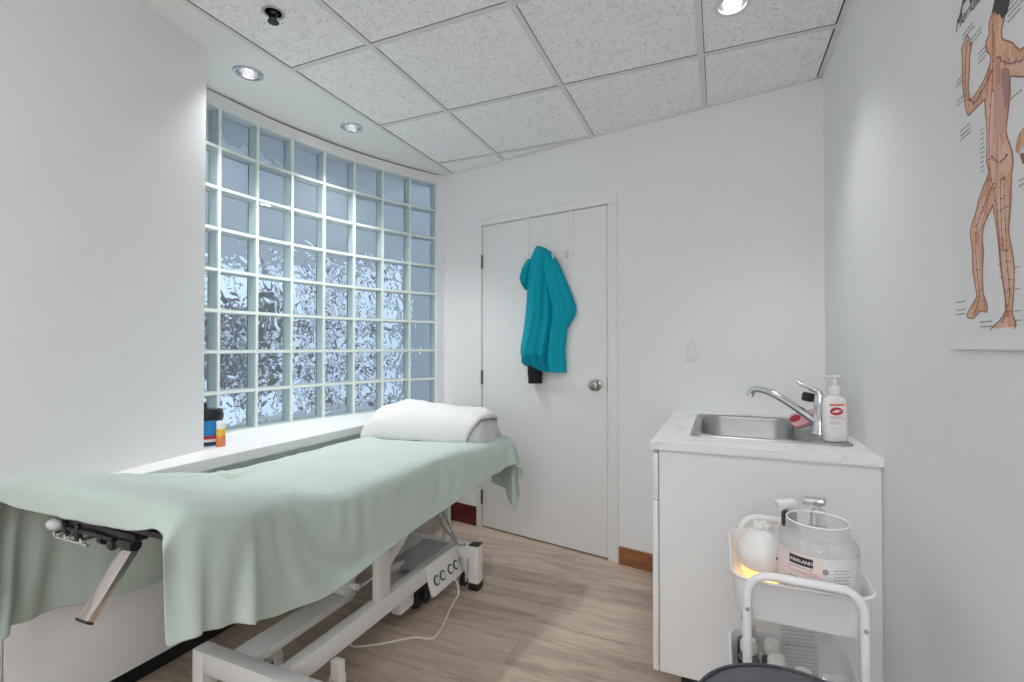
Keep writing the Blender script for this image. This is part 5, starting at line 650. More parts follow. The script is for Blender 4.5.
def caster(x, y):
    c = MB(); c.box(x - .02, x + .02, y - .014, y + .014, .085, .15, .003); c.box(x - .019, x - .015, y - .02, y + .02, .03, .10); c.box(x + .015, x + .019, y - .02, y + .02, .03, .10)
    o = c.build('caster', M_BED, tb)
    MB().lathe([(.006, -.012), (.028, -.012), (.034, -.008), (.034, .008), (.028, .012), (.006, .012)], (x, y, .035), 24, axis=(1, 0, 0)).build('wheel', M_BLACK, o)
    MB().cyl((x - .0205, y, .035), (x + .0205, y, .035), .006).build('axle', M_CHROME, o)
caster(-1.205, 2.192); caster(-1.505, 2.192); caster(-1.205, 1.30); caster(-1.50, 1.30)
# uprights and sloping lift arms
for x, y, s in ((-1.252, 1.592, .036), (-1.31, 2.192, .016), (-1.46, 1.62, .03)):
    MB().box(x - .017, x + .017, y - s, y + s, .2135, .616, .003).build('upright', M_BED, tb)
def bar(p, q, w, h): 
    p, q = Vector(p), Vector(q); d = q - p; L = d.length
    M = Matrix.Translation((p + q) / 2) @ d.to_track_quat('Y', 'Z').to_matrix().to_4x4()
    return MB().box(-w / 2, w / 2, -L / 2, L / 2, -h / 2, h / 2, .003, 2, 0, M)
bar((-1.42, 1.52, .245), (-1.42, 2.16, .60), .05, .06).build('lift_arm', M_BED, tb)
bar((-1.30, 1.66, .30), (-1.30, 2.10, .58), .03, .05).build('lift_arm', M_BED, tb)
br = MB(); br.box(-1.47, -1.462, 1.545, 1.60, .19, .275, .002); br.box(-1.398, -1.39, 1.545, 1.60, .19, .275, .002)
br.cyl((-1.48, 1.572, .245), (-1.355, 1.572, .245), .013, seg=14); br.build('pivot_bracket', M_BED, tb)
ac = MB(); ac.cyl((-1.372, 1.59, .225), (-1.372, 1.74, .235), .009, seg=14); ac.build('actuator_rod', M_CHROME, tb)
ac = MB(); ac.cyl((-1.372, 1.72, .234), (-1.372, 1.98, .17), .027, seg=18); ac.obox((-1.40, 1.95, .125), (.10, .14, .13), (0, 0, 0), .015); ac.build('actuator_motor', mat('light_grey_housing', (.55, .55, .54), .4), tb)
gm = MB(); gm.obox((-1.285, 1.78, .105), (.05, .11, .08), (0, 0, .0), .012); gm.build('gear_housing', M_BED, tb)
gb = MB(); gb.obox((-1.30, 1.90, .085), (.08, .12, .10), (0, 0, 0), .012); gb.cyl((-1.275, 1.91, .07), (-1.245, 1.91, .07), .03, seg=18); gb.build('motor', M_BLACK, tb)
pl = MB(); pl.box(-1.43, -1.282, 1.845, 2.168, .206, .2145, .002); pl.build('cover_plate', mat('grey_steel_plate', (.42, .42, .41), .35), tb)
cbm = MB(); cbm.tube([(-1.25, 1.95, .56), (-1.27, 2.05, .38), (-1.25, 2.13, .27), (-1.215, 2.15, .222), (-1.18, 2.16, .225)], .006, 8, smooth=6)
cbm.tube([(-1.28, 2.02, .58), (-1.31, 2.12, .42), (-1.27, 2.16, .30), (-1.225, 2.155, .226)], .005, 8, smooth=6)
cbm.build('cable', M_GREY, tb)
# raised end: hinge bar, ratchet parts and the release lever
hb = MB(); hb.box(-1.50, -1.18, .655, .685, .788, .806, .003); hb.box(-1.44, -1.33, .650, .675, .779, .790, .003); hb.cyl((-1.235, .66, .781), (-1.183, .66, .781), .0125, seg=18); hb.cyl((-1.30, .655, .781), (-1.285, .655, .781), .012, seg=16); hb.obox((-1.263, .656, .775), (.022, .014, .026), (0, .3, 0), .003); hb.cyl((-1.36, .652, .790), (-1.25, .652, .785), .006, seg=10)
hb.box(-1.40, -1.385, .648, .66, .760, .80, .002); hb.box(-1.455, -1.44, .648, .66, .764, .80, .002)
hg = hb.build('hinge_bar', M_BLACK, tb)
kn = MB(); kn.ell((-1.475, .645, .792), (.021, .016, .015)); kn.cyl((-1.475, .665, .792), (-1.475, .70, .80), .009, seg=12); kn.build('adjusting_knob', mat('pale_grey_knob', (.62, .60, .62), .35), hg)
sc_ = MB()
for x in (-1.45, -1.405, -1.34): sc_.cyl((x, .632, .776), (x, .66, .776), .006, seg=10)
sc_.cyl((-1.46, .642, .764), (-1.33, .642, .764), .0035, seg=10); sc_.build('ratchet_rod', M_CHROME, hg)
p, q = Vector((-1.210, .668, .774)), Vector((-1.210, .580, .652))
bar(p, q, .040, .016).build('release_lever', mat('polished_lever_steel', (.62, .58, .55), .18, 1.), tb)
d = (q - p).normalized(); bar(q - d * .002, q + d * .004, .0415, .0175).build('lever_cap', M_BLACK, tb)

# ------------------------------------------------------------------ four-button foot control hanging on the rail, with its cord
A_, B_, C_, D_ = Vector((-1.232, 1.885, .2225)), Vector((-1.232, 2.135, .2225)), Vector((-1.185, 2.145, .088)), Vector((-1.185, 1.895, .088))
ux = (B_ - A_).normalized(); uy = (D_ - A_).normalized(); uy = (uy - ux * uy.dot(ux)).normalized(); un = ux.cross(uy); un = un if un.x > 0 else -un
fc = thing('foot_control', (-1.21, 2.015, .08), 'white four-button control box hooked on the table base rail', 'control box')
fb = MB(); Mx = Matrix.Translation((A_ + C_) / 2 - un * .010) @ Matrix((ux, uy, un)).transposed().to_4x4()
fb.box(-.13, .13, -.07, .07, -.014, .010, .008, 3, 0, Mx); fb.build('housing', mat('cream_plastic', (.78, .76, .72), .4), fc)
M_BTN = mat('pale_button', (.70, .70, .69), .35); M_RING = mat('dark_button_ring', (.06, .06, .06), .5)
for s in (-.088, -.035, .035, .088):
    c = (A_ + C_) / 2 + ux * s + uy * .012
    o = MB().lathe([(.013, -.001), (.0225, -.001), (.0225, .0035), (.0165, .0045), (.0165, .001), (.013, .001)], c, 28, axis=un).build('button_ring', M_RING, fc)
    MB().lathe([(0, 0), (.0155, 0), (.0155, .006), (.013, .009), (0, .009)], c, 24, axis=un).build('button', M_BTN, o)
cd = MB()
cd.tube([(-1.200, 2.06, .12), (-1.176, 2.07, .07), (-1.170, 2.07, .02), (-1.172, 2.04, .006), (-1.150, 1.95, .005), (-1.118, 1.85, .005), (-1.104, 1.775, .005), (-1.112, 1.735, .005), (-1.18, 1.715, .005), (-1.24, 1.662, .005), (-1.305, 1.605, .005), (-1.39, 1.57, .005), (-1.43, 1.70, .005)], .0042, 10, smooth=7)
cd.build('cord', mat('cream_cord', (.74, .70, .62), .5), fc)

# ------------------------------------------------------------------ sheet
P = np.array([[np.cumsum(c) for c in row] for row in SHEET_ROWS]).transpose(0, 2, 1) / 4000.0
ROWS_N, COLS_N = P.shape[:2]
def fabric(name, col, scale=900, sheen=.25, rough=.85, bump=.25):
    m = mat(name, col, rough, bump=bump, bscale=scale, var=.05, vscale=4, spec=.2, sheen=sheen)
    return m
M_SHEET = fabric('sage_green_cotton', (.485, .580, .520))
sb = MB(); V = [[sb.b.verts.new(tuple(p)) for p in row] for row in P]
for j in range(ROWS_N - 1):
    for i in range(COLS_N - 1): sb.b.faces.new((V[j][i], V[j][i + 1], V[j + 1][i + 1], V[j + 1][i]))
sh = sb.build('bed_sheet', M_SHEET, angle=180, fixn=True)
solid(sh, .0022, 0); subsurf(sh)
tag(sh, 'sage green cotton sheet draped over the treatment table', 'bed sheet')

# ------------------------------------------------------------------ pillow and the white towel over it
M_TERRY = fabric('white_terry', (.75, .75, .745), 260, .5, .95, .8)
M_PILL = fabric('pale_grey_terry', (.58, .59, .575), 200, .4, .95, 1.)
def ph(x):                        # height of the lump across the table
    t = (x + 1.70) / (-1.065 + 1.70)
    pts = [(0, .075), (.035, .118), (.09, .148), (.2, .166), (.45, .160), (.65, .148), (.85, .142), (.96, .128), (1, .10)]
    for (a, h0), (b, h1) in zip(pts, pts[1:]):
        if t <= b:
            u_ = (t - a) / (b - a); u_ = u_ * u_ * (3 - 2 * u_) * .5 + u_ * .5
            return h0 + (h1 - h0) * u_
    return .07
ZB = .752
def yfront(x): return 2.005 + (x + 1.70) * .13
def yback(x): return 2.345
def section(x, grow, e=2.4, n=30):
    y0, y1 = yfront(x) - grow, yback(x) + grow; h = ph(x) + grow; c = (y0 + y1) / 2; a = (y1 - y0) / 2
    out = []
    for k in range(n + 1):
        t = math.pi * k / n; cs, sn = math.cos(t), math.sin(t)
        out.append((x, c - a * math.copysign(abs(cs) ** (2 / e), cs), ZB + h * abs(sn) ** (2 / e) * (1 + .02 * math.sin(9 * t + x * 13))))
    return out
# pillow: folded terry bulk, its open folds showing at the right end
pw = MB(); rs = []
for k in range(24):
    x = -1.655 + (-1.060 + 1.655) * k / 23
    s_ = 1 if 1 < k < 21 else {0: .55, 1: .88, 21: .97, 22: .9, 23: .70}[k]
    sec = section(x, -.010); cy = (sec[0][1] + sec[-1][1]) / 2
    ring = [(x, cy + (y - cy) * (.8 + .2 * s_), ZB + .0 + (z - ZB) * s_) for _, y, z in sec]
    rs.append([(px, y, z + (.004 * math.sin(z * 170) if k > 19 else 0)) for px, y, z in ring])
pw.rings(rs)
po = pw.build('pillow', M_PILL, angle=60); tag(po, 'pale grey terry pillow showing at the right end of the white towel', 'pillow')
po.location.z += .0008
tw = MB(); rs = []
N_ = 30
for k in range(N_ + 1):
    u_ = k / N_
    row = []
    for i, (x, y, z) in enumerate(section(-1.70 + (.53) * u_, .004)):
        v = i / 30
        # right edge runs obliquely: short at the front, longer over the ridge
        x1 = -1.132 + .055 * math.sin(math.pi * v) + .02 * v
        xx = -1.70 + (x1 + 1.70) * u_
        s = section(xx, .004)[i]
        row.append((xx, s[1], s[2] + .0025 * math.sin(xx * 31 + v * 9) + .002 * math.sin(xx * 57 - v * 17)))
    rs.append(row)
tw.rings(rs, closed=False)
# closed left end
c0 = rs[0]
f = tw.b.faces.new([tw.b.verts.new((p[0] - .004, p[1], p[2])) for p in c0])
bmesh.ops.remove_doubles(tw.b, verts=tw.b.verts, dist=.0045)
to = tw.build('folded_towel', M_TERRY, angle=70); solid(to, .009, 1); 
tag(to, 'white towel folded over the pillow at the far end of the table', 'towel')
# ------------------------------------------------------------------ over-door hook rack and jacket
M_WHT = mat('white_plastic', (.80, .80, .78), .4)
rk = thing('hook_rack', bw(.52, 1.78, .01), 'white two-strap hook rack hung over the top of the door', 'hook rack')
for s in (.367, .675):
    a = MB(); bwbox(a, s - .014, s + .014, 1.765, 2.0405, .0005, .0030, .0008); bwbox(a, s - .014, s + .014, 2.0388, 2.0405, -.04, .0030)
    a.build('strap', M_WHT, rk)
a = MB(); bwbox(a, .345, .695, 1.768, 1.796, .0030, .0065, .001); a.build('rail', M_WHT, rk)
for s in (.375, .475, .575, .66):
    a = MB(); a.tube([bw(s, 1.80, .007), bw(s, 1.775, .010), bw(s, 1.755, .022), bw(s, 1.758, .040), bw(s, 1.778, .046)], .0045, 10, smooth=5); a.ell(bw(s, 1.782, .046), (.008, .008, .008), 12, 8)
    a.build('hook', M_WHT, rk)
M_TEAL = fabric('teal_softshell', (.0015, .35, .45), 700, .0, .75, .15)
M_TEALD = fabric('dark_teal_lining', (.001, .23, .30), 700, .0, .8, .15)
M_CUFF = fabric('charcoal_cuff', (.022, .023, .026), 300, .1, .9, .4)
jk = thing('jacket', bw(.52, 1.05, .05), 'teal jacket hanging from the hook rack on the door', 'jacket')
def sheetform(rows, nseg, back, thick, folds):
    """hanging cloth: rows of (z, left, right, bulge); front bulges out, back lies flat; folds = (pos, width, amp)"""
    mb = MB(); rs = []
    Z = [r[0] for r in rows]
    n = 42
    for k in range(n + 1):
        z = Z[0] + (Z[-1] - Z[0]) * k / n
        for A, B in zip(rows, rows[1:]):
            if B[0] <= z <= A[0] + 1e-9:
                u = (A[0] - z) / (A[0] - B[0]); break
        q = [A[i] + (B[i] - A[i]) * u for i in (1, 2, 3)]
        ring = []
        for i in range(nseg + 1):
            v = i / nseg; s = q[0] + (q[1] - q[0]) * v
            o = q[2] * (1 - abs(2 * v - 1) ** 2.6) ** .6
            fade = min(1, k / 10)
            for (p0, p1, wd, am) in folds:
                pp = p0 + (p1 - p0) * k / n
                o += am * fade * math.exp(-((v - pp) / wd) ** 2) * (1 - abs(2 * v - 1) ** 6)
            ring.append(bw(s, z, back + max(.004, o)))
        for i in range(nseg - 1, 0, -1):
            v = i / nseg; ring.append(bw(q[0] + (q[1] - q[0]) * v, z, back))
        rs.append(ring)
    return mb.rings(rs)
# right-hand sleeve and back panel (behind), then front body (in front), collar flap, cuff
rowsR = [(1.833, .475, .50, .03), (1.80, .47, .555, .05), (1.72, .48, .607, .065), (1.635, .50, .645, .07), (1.527, .51, .693, .07), (1.465, .52, .716, .062), (1.435, .52, .720, .06), (1.41, .52, .714, .058), (1.385, .52, .700, .055), (1.332, .52, .660, .055), (1.20, .50, .645, .05), (1.12, .49, .651, .05), (1.065, .50, .652, .045)]
sheetform(rowsR, 40, .014, .05, [(.42, .55, .12, .016), (.80, .84, .10, -.010), (.22, .25, .08, -.020)]).build('sleeve', M_TEAL, jk, angle=60)
rowsF = [(1.840, .468, .485, .05), (1.82, .45, .53, .07), (1.77, .42, .563, .085), (1.70, .40, .575, .09), (1.60, .394, .563, .09), (1.48, .385, .572, .09), (1.40, .375, .575, .09), (1.30, .358, .558, .085), (1.22, .341, .540, .087), (1.18, .339, .536, .086), (1.165, .342, .53, .084)]
sheetform(rowsF, 40, .022, .06, [(.60, .42, .10, .020), (.86, .74, .07, -.022), (.22, .2, .09, -.010), (.97, .92, .05, .015)]).build('body', M_TEAL, jk, angle=60)
rowsC = [(1.76, .40, .46, .06), (1.70, .372, .44, .075), (1.645, .352, .42, .075), (1.615, .356, .405, .06), (1.575, .385, .405, .04)]
sheetform(rowsC, 20, .03, .04, [(.3, .5, .1, .012)]).build('collar', M_TEAL, jk, angle=60)
# hem opening: darker lining folded under, and the dark cuff that hangs out of it
sheetform([(1.30, .37, .52, .05), (1.17, .343, .532, .066), (1.12, .341, .535, .064), (1.10, .37, .54, .06), (1.082, .44, .555, .055), (1.07, .49, .565, .05)], 36, .024, .05, [(.55, .6, .12, .012), (.8, .8, .07, -.012)]).build('lining', M_TEALD, jk, angle=60)
rowsK = [(1.13, .392, .494, .05), (1.05, .394, .493, .052), (1.02, .397, .491, .048), (.993, .399, .491, .05)]
sheetform(rowsK, 20, .03, .03, [(.3, .35, .12, .006), (.7, .65, .1, -.006)]).build('cuff', M_CUFF, jk, angle=50)

# ------------------------------------------------------------------ light switch
sw = thing('light_switch', bw(1.381, 1.141, 0), 'white rocker light switch on the back wall above the sink', 'light switch')
a = MB(); bwbox(a, 1.346, 1.417, 1.139, 1.252, 0.0002, .006, .003); a.build('wall_plate', mat('switch_plate', (.76, .76, .74), .35), sw)
a = MB(); bwbox(a, 1.364, 1.399, 1.161, 1.230, .0062, .0075, .001); a.build('switch_frame', mat('switch_frame_plastic', (.66, .66, .64), .4), sw)
a = MB(); bwbox(a, 1.367, 1.396, 1.164, 1.227, .0078, .0115, .0018); a.build('rocker', M_WHT, sw)
for z in (1.149, 1.242): MB().lathe([(0, 0), (.003, 0), (.003, .001), (0, .0015)], bw(1.3815, z, .006), 12, axis=NB).build('screw', M_STEEL, sw)

# ------------------------------------------------------------------ sink cabinet, worktop, sink, tap
sk = thing('sink_cabinet', (.1, 2.2, 0), 'white sink base cabinet standing in the back right corner', 'cabinet')
Y0 = 1.752
yb = lambda x: LB.y + (x - LB.x) * DB.y / DB.x      # back wall line
a = MB(); a.prism([(-.196, Y0), (XR - .001, Y0), (XR - .001, yb(XR) - .004), (-.196, yb(-.196) - .004)], lambda p_, q_, d: (p_, q_, d), .10, .70)
# upper part is an open box round the bowl
a.box(-.196, XR - .001, Y0, Y0 + .018, .70, .8635); a.box(-.196, -.178, Y0 + .018, 2.55, .70, .8635); a.box(XR - .018, XR - .001, Y0 + .018, 2.55, .70, .8635)
a.build('carcass', M_LAM, sk, smooth=False)
MB().box(-.13, XR - .01, Y0 + .06, 2.50, 0, .10).build('plinth', M_BLACK, sk, smooth=False)
for z0, z1, nm in ((.102, .686, 'cabinet_door'), (.690, .850, 'drawer_front')):
    for y0, y1 in ((Y0 - .004, 2.20), (2.204, 2.66)):
        a = MB(); a.box(-.218, -.1985, y0, y1, z0, z1, .002); a.build(nm, M_LAM, sk)
def marble():
    m, nt, N, L, b = nodes_of('veined_white_laminate')
    tc = N.new('ShaderNodeTexCoord'); n = N.new('ShaderNodeTexNoise'); n.inputs['Scale'].default_value = 2.2; n.inputs['Detail'].default_value = 5; n.inputs['Distortion'].default_value = 1.6
    L.new(tc.outputs['Object'], n.inputs['Vector'])
    cr = N.new('ShaderNodeValToRGB'); e = cr.color_ramp.elements; e[0].position = .47; e[0].color = (.84, .84, .835, 1); e[1].position = .53; e[1].color = (.84, .84, .835, 1)
    k = e.new(.5); k.color = (.73, .735, .74, 1)
    L.new(n.outputs['Fac'], cr.inputs[0]); L.new(cr.outputs[0], b.inputs['Base Color']); b.inputs['Roughness'].default_value = .25
    return m
XT, YT = -.2155, 1.730
SXc, SYc, SW, SD = .150, 2.20, .508, .62          # sink centre and rim size
mb = MB()
out = [(XT, YT), (XR - .0005, YT), (XR - .0005, yb(XR) - .001), (XT, yb(XT) - .001)]
hole = [(SXc - .01 + px, SYc + py) for px, py in rrect(SW - .04, SD - .04, .05, 4)]
def ringface(mb, out, hole, z, mi=0):
    vo = [mb.b.verts.new((x, y, z)) for x, y in out]; vi = [mb.b.verts.new((x, y, z)) for x, y in hole]
    es = [mb.b.edges.new((c[k], c[(k + 1) % len(c)])) for c in (vo, vi) for k in range(len(c))]
    bmesh.ops.triangle_fill(mb.b, edges=es, use_beauty=True)
    return vo, vi
o1, i1 = ringface(mb, out, hole, .892); o0, i0 = ringface(mb, out, hole, .867)
for c1, c0 in ((o1, o0), (i1, i0)):
    for k in range(len(c1)): mb.b.faces.new((c1[k], c1[(k + 1) % len(c1)], c0[(k + 1) % len(c0)], c0[k]))
# rounded nosing along the open side
mb.cyl((XT, YT + .0005, .8795), (XT, yb(XT) - .002, .8795), .0125, seg=20)
ct = mb.build('worktop', marble(), angle=40)
tag(ct, 'white veined laminate worktop with a cut-out for the sink', 'worktop')
# stainless sink
s_ = thing('sink', (SXc, SYc, .72), 'stainless steel drop-in sink set in the white worktop', 'sink')
mb = MB()
bc = (SXc - .045, SYc)
def loop(w, d, r, z, c=(SXc, SYc)): return [(c[0] + x, c[1] + y, z) for x, y in rrect(w, d, r, 6)]
L0 = [loop(SW, SD, .035, .8923), loop(SW - .006, SD - .006, .034, .897), loop(SW - .016, SD - .016, .032, .8985),
      loop(.372, .545, .085, .8965, bc), loop(.362, .535, .082, .890, bc), loop(.345, .515, .078, .76, bc), loop(.315, .485, .068, .738, bc), loop(.12, .16, .05, .732, bc), loop(.05, .05, .024, .730, bc)]
mb.rings(L0, cap0=False)
mb.build('bowl', M_STEEL, s_, angle=50)
MB().lathe([(.0, .7306), (.012, .7310), (.018, .733), (.032, .7335), (.034, .731), (0, .7303)], (bc[0], bc[1], 0), 24).build('drain', M_CHROME, s_)
# single-lever tap
fx, fy = .338, 2.09
tp = thing('faucet', (fx, fy, .898), 'chrome single-lever tap with long spout behind the soap bottle', 'faucet')
MB().lathe([(0, 0), (.030, 0), (.030, .006), (.025, .012), (.0225, .05), (.0215, .095), (.0225, .100), (.0225, .13), (.018, .144), (0, .148)], (fx, fy, .8985), 28).build('tap_body', M_CHROME, tp)
b = MB(); b.tube([(fx - .01, fy + .002, .940), (fx - .07, fy + .035, .985), (fx - .14, fy + .08, 1.030), (fx - .185, fy + .11, 1.046), (fx - .212, fy + .13, 1.043), (fx - .222, fy + .137, 1.028)], [.015] * 6 + [.0138] * 24 + [.0125] * 1, 14, smooth=6)
b.cyl((fx - .222, fy + .137, 1.034), (fx - .224, fy + .139, 1.014), .0145, seg=18); b.build('spout', M_CHROME, tp)
b = MB(); b.tube([(fx, fy, 1.040), (fx - .010, fy + .004, 1.056), (fx - .035, fy + .014, 1.068), (fx - .058, fy + .023, 1.078), (fx - .070, fy + .027, 1.090)], [.013] * 6 + [.010] * 6 + [.0075] * 6 + [.006] * 7, 12, smooth=6); b.build('lever', M_CHROME, tp)
b = MB(); b.obox((fx - .035, fy + .03, 1.030), (.036, .03, .034), (0, .2, .3), .007); b.cyl((fx - .03, fy + .02, 1.03), (fx, fy, 1.03), .008, seg=12); b.build('black_clip', M_BLACK, tp)
# soap packet propped behind the spout
pk = thing('soap_packet', (.352, 2.24, .8985), 'pink and white soap packet leaning behind the tap', 'soap packet')
mb = MB(); Mx = Matrix.Translation((.300, 2.185, .938)) @ Euler((R(62), R(-22), R(-25))).to_matrix().to_4x4()
rs = []
for w_, h_, z in ((.075, .045, -.012), (.092, .060, -.008), (.096, .064, 0), (.092, .060, .008), (.075, .045, .012)):
    rs.append([Mx @ Vector((x, y, z)) for x, y in rrect(w_, h_, .01, 3)])
mb.rings(rs); mb.build('wrapper', mat('pink_wrapper', (.74, .42, .45), .3), pk)
M_RED = mat('red_print', (.42, .03, .05), .35)
mb = MB()
mb.prism([(-.045, -.028), (.045, -.028), (.045, -.016), (-.045, -.016)], lambda a_, b_, d: Mx @ Vector((a_, b_, d)), .0085, .0100)
mb.prism([(-.028 + .022 * math.cos(t), .006 + .014 * math.sin(t)) for t in [k * math.pi / 10 for k in range(20)]], lambda a_, b_, d: Mx @ Vector((a_, b_, d)), .0085, .0128)
mb.build('print_band', M_RED, pk, smooth=False)

def cylmap(cx, cy, r, a0, z0, fn=None):
    """wrap flat lettering round an upright cylinder; a0 = bearing of the lettering's x=0 (radians, seen from above)"""
    def f(x, y, d):
        a = a0 + x / r; rr = (r if fn is None else fn(z0 + y)) + d
        return Vector((cx + rr * math.cos(a), cy + rr * math.sin(a), z0 + y))
    return f
M_INKR = mat('red_ink', (.50, .035, .05), .4); M_INKG = mat('grey_ink', (.33, .30, .31), .5); M_INKK = mat('black_ink', (.02, .02, .022), .5)
# hand wash bottle
bx, by, bz = .358, 1.955, .8988
hw = thing('hand_wash_bottle', (bx, by, bz), 'white pump hand wash bottle with a red oval logo on the sink rim', 'pump bottle')
M_BOT = mat('white_bottle_plastic', (.80, .78, .765), .3)
mb = MB(); rs = []
for w_, d_, z in ((.066, .044, 0), (.072, .050, .004), (.075, .052, .03), (.075, .052, .11), (.073, .051, .128), (.064, .045, .142), (.045, .036, .151), (.027, .027, .155), (.026, .026, .162)):
    r_ = min(w_, d_) * .46
    M_ = Matrix.Rotation(R(20), 3, 'Z')
    rs.append([Vector((bx, by, bz + z)) + M_ @ Vector((x, y, 0)) for x, y in rrect(w_, d_, r_, 6)])
mb.rings(rs); mb.build('bottle', M_BOT, hw, angle=50)
mb = MB(); mb.lathe([(0, .160), (.017, .160), (.017, .182), (.014, .186), (.008, .189), (.006, .205), (.0055, .216), (0, .216)], (bx, by, bz), 24)
mb.obox((bx - .006, by - .004, bz + .219), (.050, .018, .009), (0, 0, R(20)), .004); mb.build('pump_head', M_BOT, hw)
Lm = Matrix.Translation((bx, by, bz)) @ Matrix.Rotation(R(20), 4, 'Z')
lab = lambda x, y, d: Lm @ Vector((x - .003, -.0262 - d, y))
mb = MB(); mb.prism([(-.028, .121), (.020, .121), (.020, .1275), (-.028, .1275)], lab, -.001, .0004); mb.build('print_stripe', mat('orange_red_ink', (.72, .16, .09), .4), hw, smooth=False)
mb = MB(); mb.prism([(-.006 + .021 * math.cos(t), .103 + .0135 * math.sin(t)) for t in [k * math.pi / 16 for k in range(32)]], lab, -.001, .0004)
ov = mb.build('oval_logo', M_INKR, hw, smooth=False)
mb = MB(); mb.prism([(-.006 + .013 * math.cos(t), .1035 + .0036 * math.sin(t) + .002 * math.cos(t) + .0014 * math.sin(5 * t)) for t in [k * math.pi / 12 for k in range(24)]], lab, .0004, .0007); mb.build('logo_mark', M_BOT, ov, smooth=False)
mb = MB()
for z, w_, s in ((.083, .034, 1), (.077, .044, 1), (.066, .030, 0), (.061, .036, 0), (.045, .022, 0)):
    x = -.027
    while x < -.027 + w_:
        d_ = random.uniform(.002, .006); mb.prism([(x, z), (x + d_, z), (x + d_, z + .0022 + .001 * s), (x, z + .0022 + .001 * s)], lab, -.001, .0004); x += d_ + .0016
mb.build('small_print', mat('pink_grey_ink', (.55, .44, .44), .5), hw, smooth=False)

# ------------------------------------------------------------------ items on the ledge by the wall corner
wc = thing('wipes_canister', (-2.03, 1.455, .794), 'blue canister with black lid on the ledge at the wall corner', 'canister')
cx, cy = -2.045, 1.425
MB().lathe([(0, 0), (.050, 0), (.052, .004), (.052, .105), (.050, .110), (0, .110)], (cx, cy, .7942), 36).build('can', mat('blue_print', (.02, .25, .62), .35), wc)
MB().lathe([(.0524, .006), (.0527, .006), (.0527, .018), (.0524, .018)], (cx, cy, .7942), 36).build('dark_band', M_INKK, wc)
MB().lathe([(.0524, .018), (.0527, .018), (.0527, .030), (.0524, .030)], (cx, cy, .7942), 36).build('white_band', M_WHT, wc)
MB().lathe([(.0524, .030), (.0527, .030), (.0527, .045), (.0524, .045)], (cx, cy, .7942), 36).build('red_band', M_INKR, wc)
MB().lathe([(0, .110), (.054, .110), (.0545, .128), (.052, .145), (.043, .155), (.020, .158), (0, .158)], (cx, cy, .7942), 36).build('lid', mat('glossy_black_plastic', (.012, .012, .013), .22), wc)
MB().lathe([(0, .158), (.012, .158), (.011, .175), (.007, .180), (0, .180)], (cx - .03, cy - .005, .7942), 18).build('nozzle', M_BLACK, wc)
st = thing('sunscreen_stick', (-1.965, 1.402, .794), 'slim white and orange tube standing before the blue canister', 'tube')
cx, cy = -1.964, 1.420
MB().lathe([(0, 0), (.0165, 0), (.0175, .003), (.0175, .045), (0, .045)], (cx, cy, .7942), 24).build('lower_label', mat('orange_print', (.80, .22, .07), .4, var=.5, vscale=60), st)
MB().lathe([(0, .045), (.0175, .045), (.0175, .075), (0, .075)], (cx, cy, .7942), 24).build('upper_label', mat('yellow_print', (.80, .48, .03), .4, var=.2, vscale=80), st)
MB().lathe([(0, .075), (.0172, .075), (.0172, .104), (.0155, .107), (0, .107)], (cx, cy, .7942), 24).build('cap', M_WHT, st)
# ------------------------------------------------------------------ utility cart
CX0, CX1, CY0, CY1 = .020, .287, 1.155, 1.480
ccx, ccy = (CX0 + CX1) / 2, (CY0 + CY1) / 2
M_CART = mat('white_cart_enamel', (.80, .80, .80), .3)
M_CARTS = mat('white_cart_enamel_copy', (.80, .80, .80), .3)  # same colour as M_CART, not assigned to any part
ca = thing('utility_cart', (ccx, ccy, 0), 'white three-tier metal trolley standing by the sink cabinet', 'trolley')
def tray(zr, h):
    mb = MB(); W, D = CX1 - CX0, CY1 - CY0
    lp = lambda g, z, r: [(ccx + x, ccy + y, z) for x, y in rrect(W - 2 * g, D - 2 * g, r, 7)]
    mb.rings([lp(.03, zr - h, .02), lp(.012, zr - h, .04), lp(.008, zr - h + .006, .044), lp(.004, zr - .006, .048), lp(0, zr - .003, .05), lp(-.002, zr, .052), lp(.002, zr + .0025, .050), lp(.006, zr - .002, .046),
              lp(.0105, zr - h + .008, .042), lp(.016, zr - h + .003, .036), lp(.03, zr - h + .0025, .02)])
    mb.build('tray', M_CART, ca, angle=50)
tray(.720, .085); tray(.450, .085); tray(.185, .085)
def loop_tube(y, zt, dx):
    mb = MB(); x0, x1 = CX0 + dx, CX1 - dx
    pts = [(x0, y, .075), (x0, y, .30), (x0, y, .60), (x0, y, zt - .045)]
    for k in range(1, 6):
        a = R(180 - 18 * k); pts.append((x0 + .045 + .045 * math.cos(a), y, zt - .045 + .045 * math.sin(a)))
    for k in range(1, 6):
        a = R(90 - 18 * k); pts.append((x1 - .045 + .045 * math.cos(a), y, zt - .045 + .045 * math.sin(a)))
    pts += [(x1, y, .60), (x1, y, .30), (x1, y, .075)]
    mb.tube(pts, .0088, 14); o = mb.build('handle_frame', M_CART, ca)
    sy = -.0095 if y < ccy else .0095
    for x in (x0, x1):
        for z in (.668, .40, .135): MB().lathe([(0, 0), (.0042, 0), (.004, .0015), (0, .0028)], (x, y + sy * .9, z), 12, axis=(0, math.copysign(1, sy), 0)).build('screw', M_STEEL, o)
loop_tube(CY0 - .0095, .740, .030); loop_tube(CY1 + .0095, .752, .030)
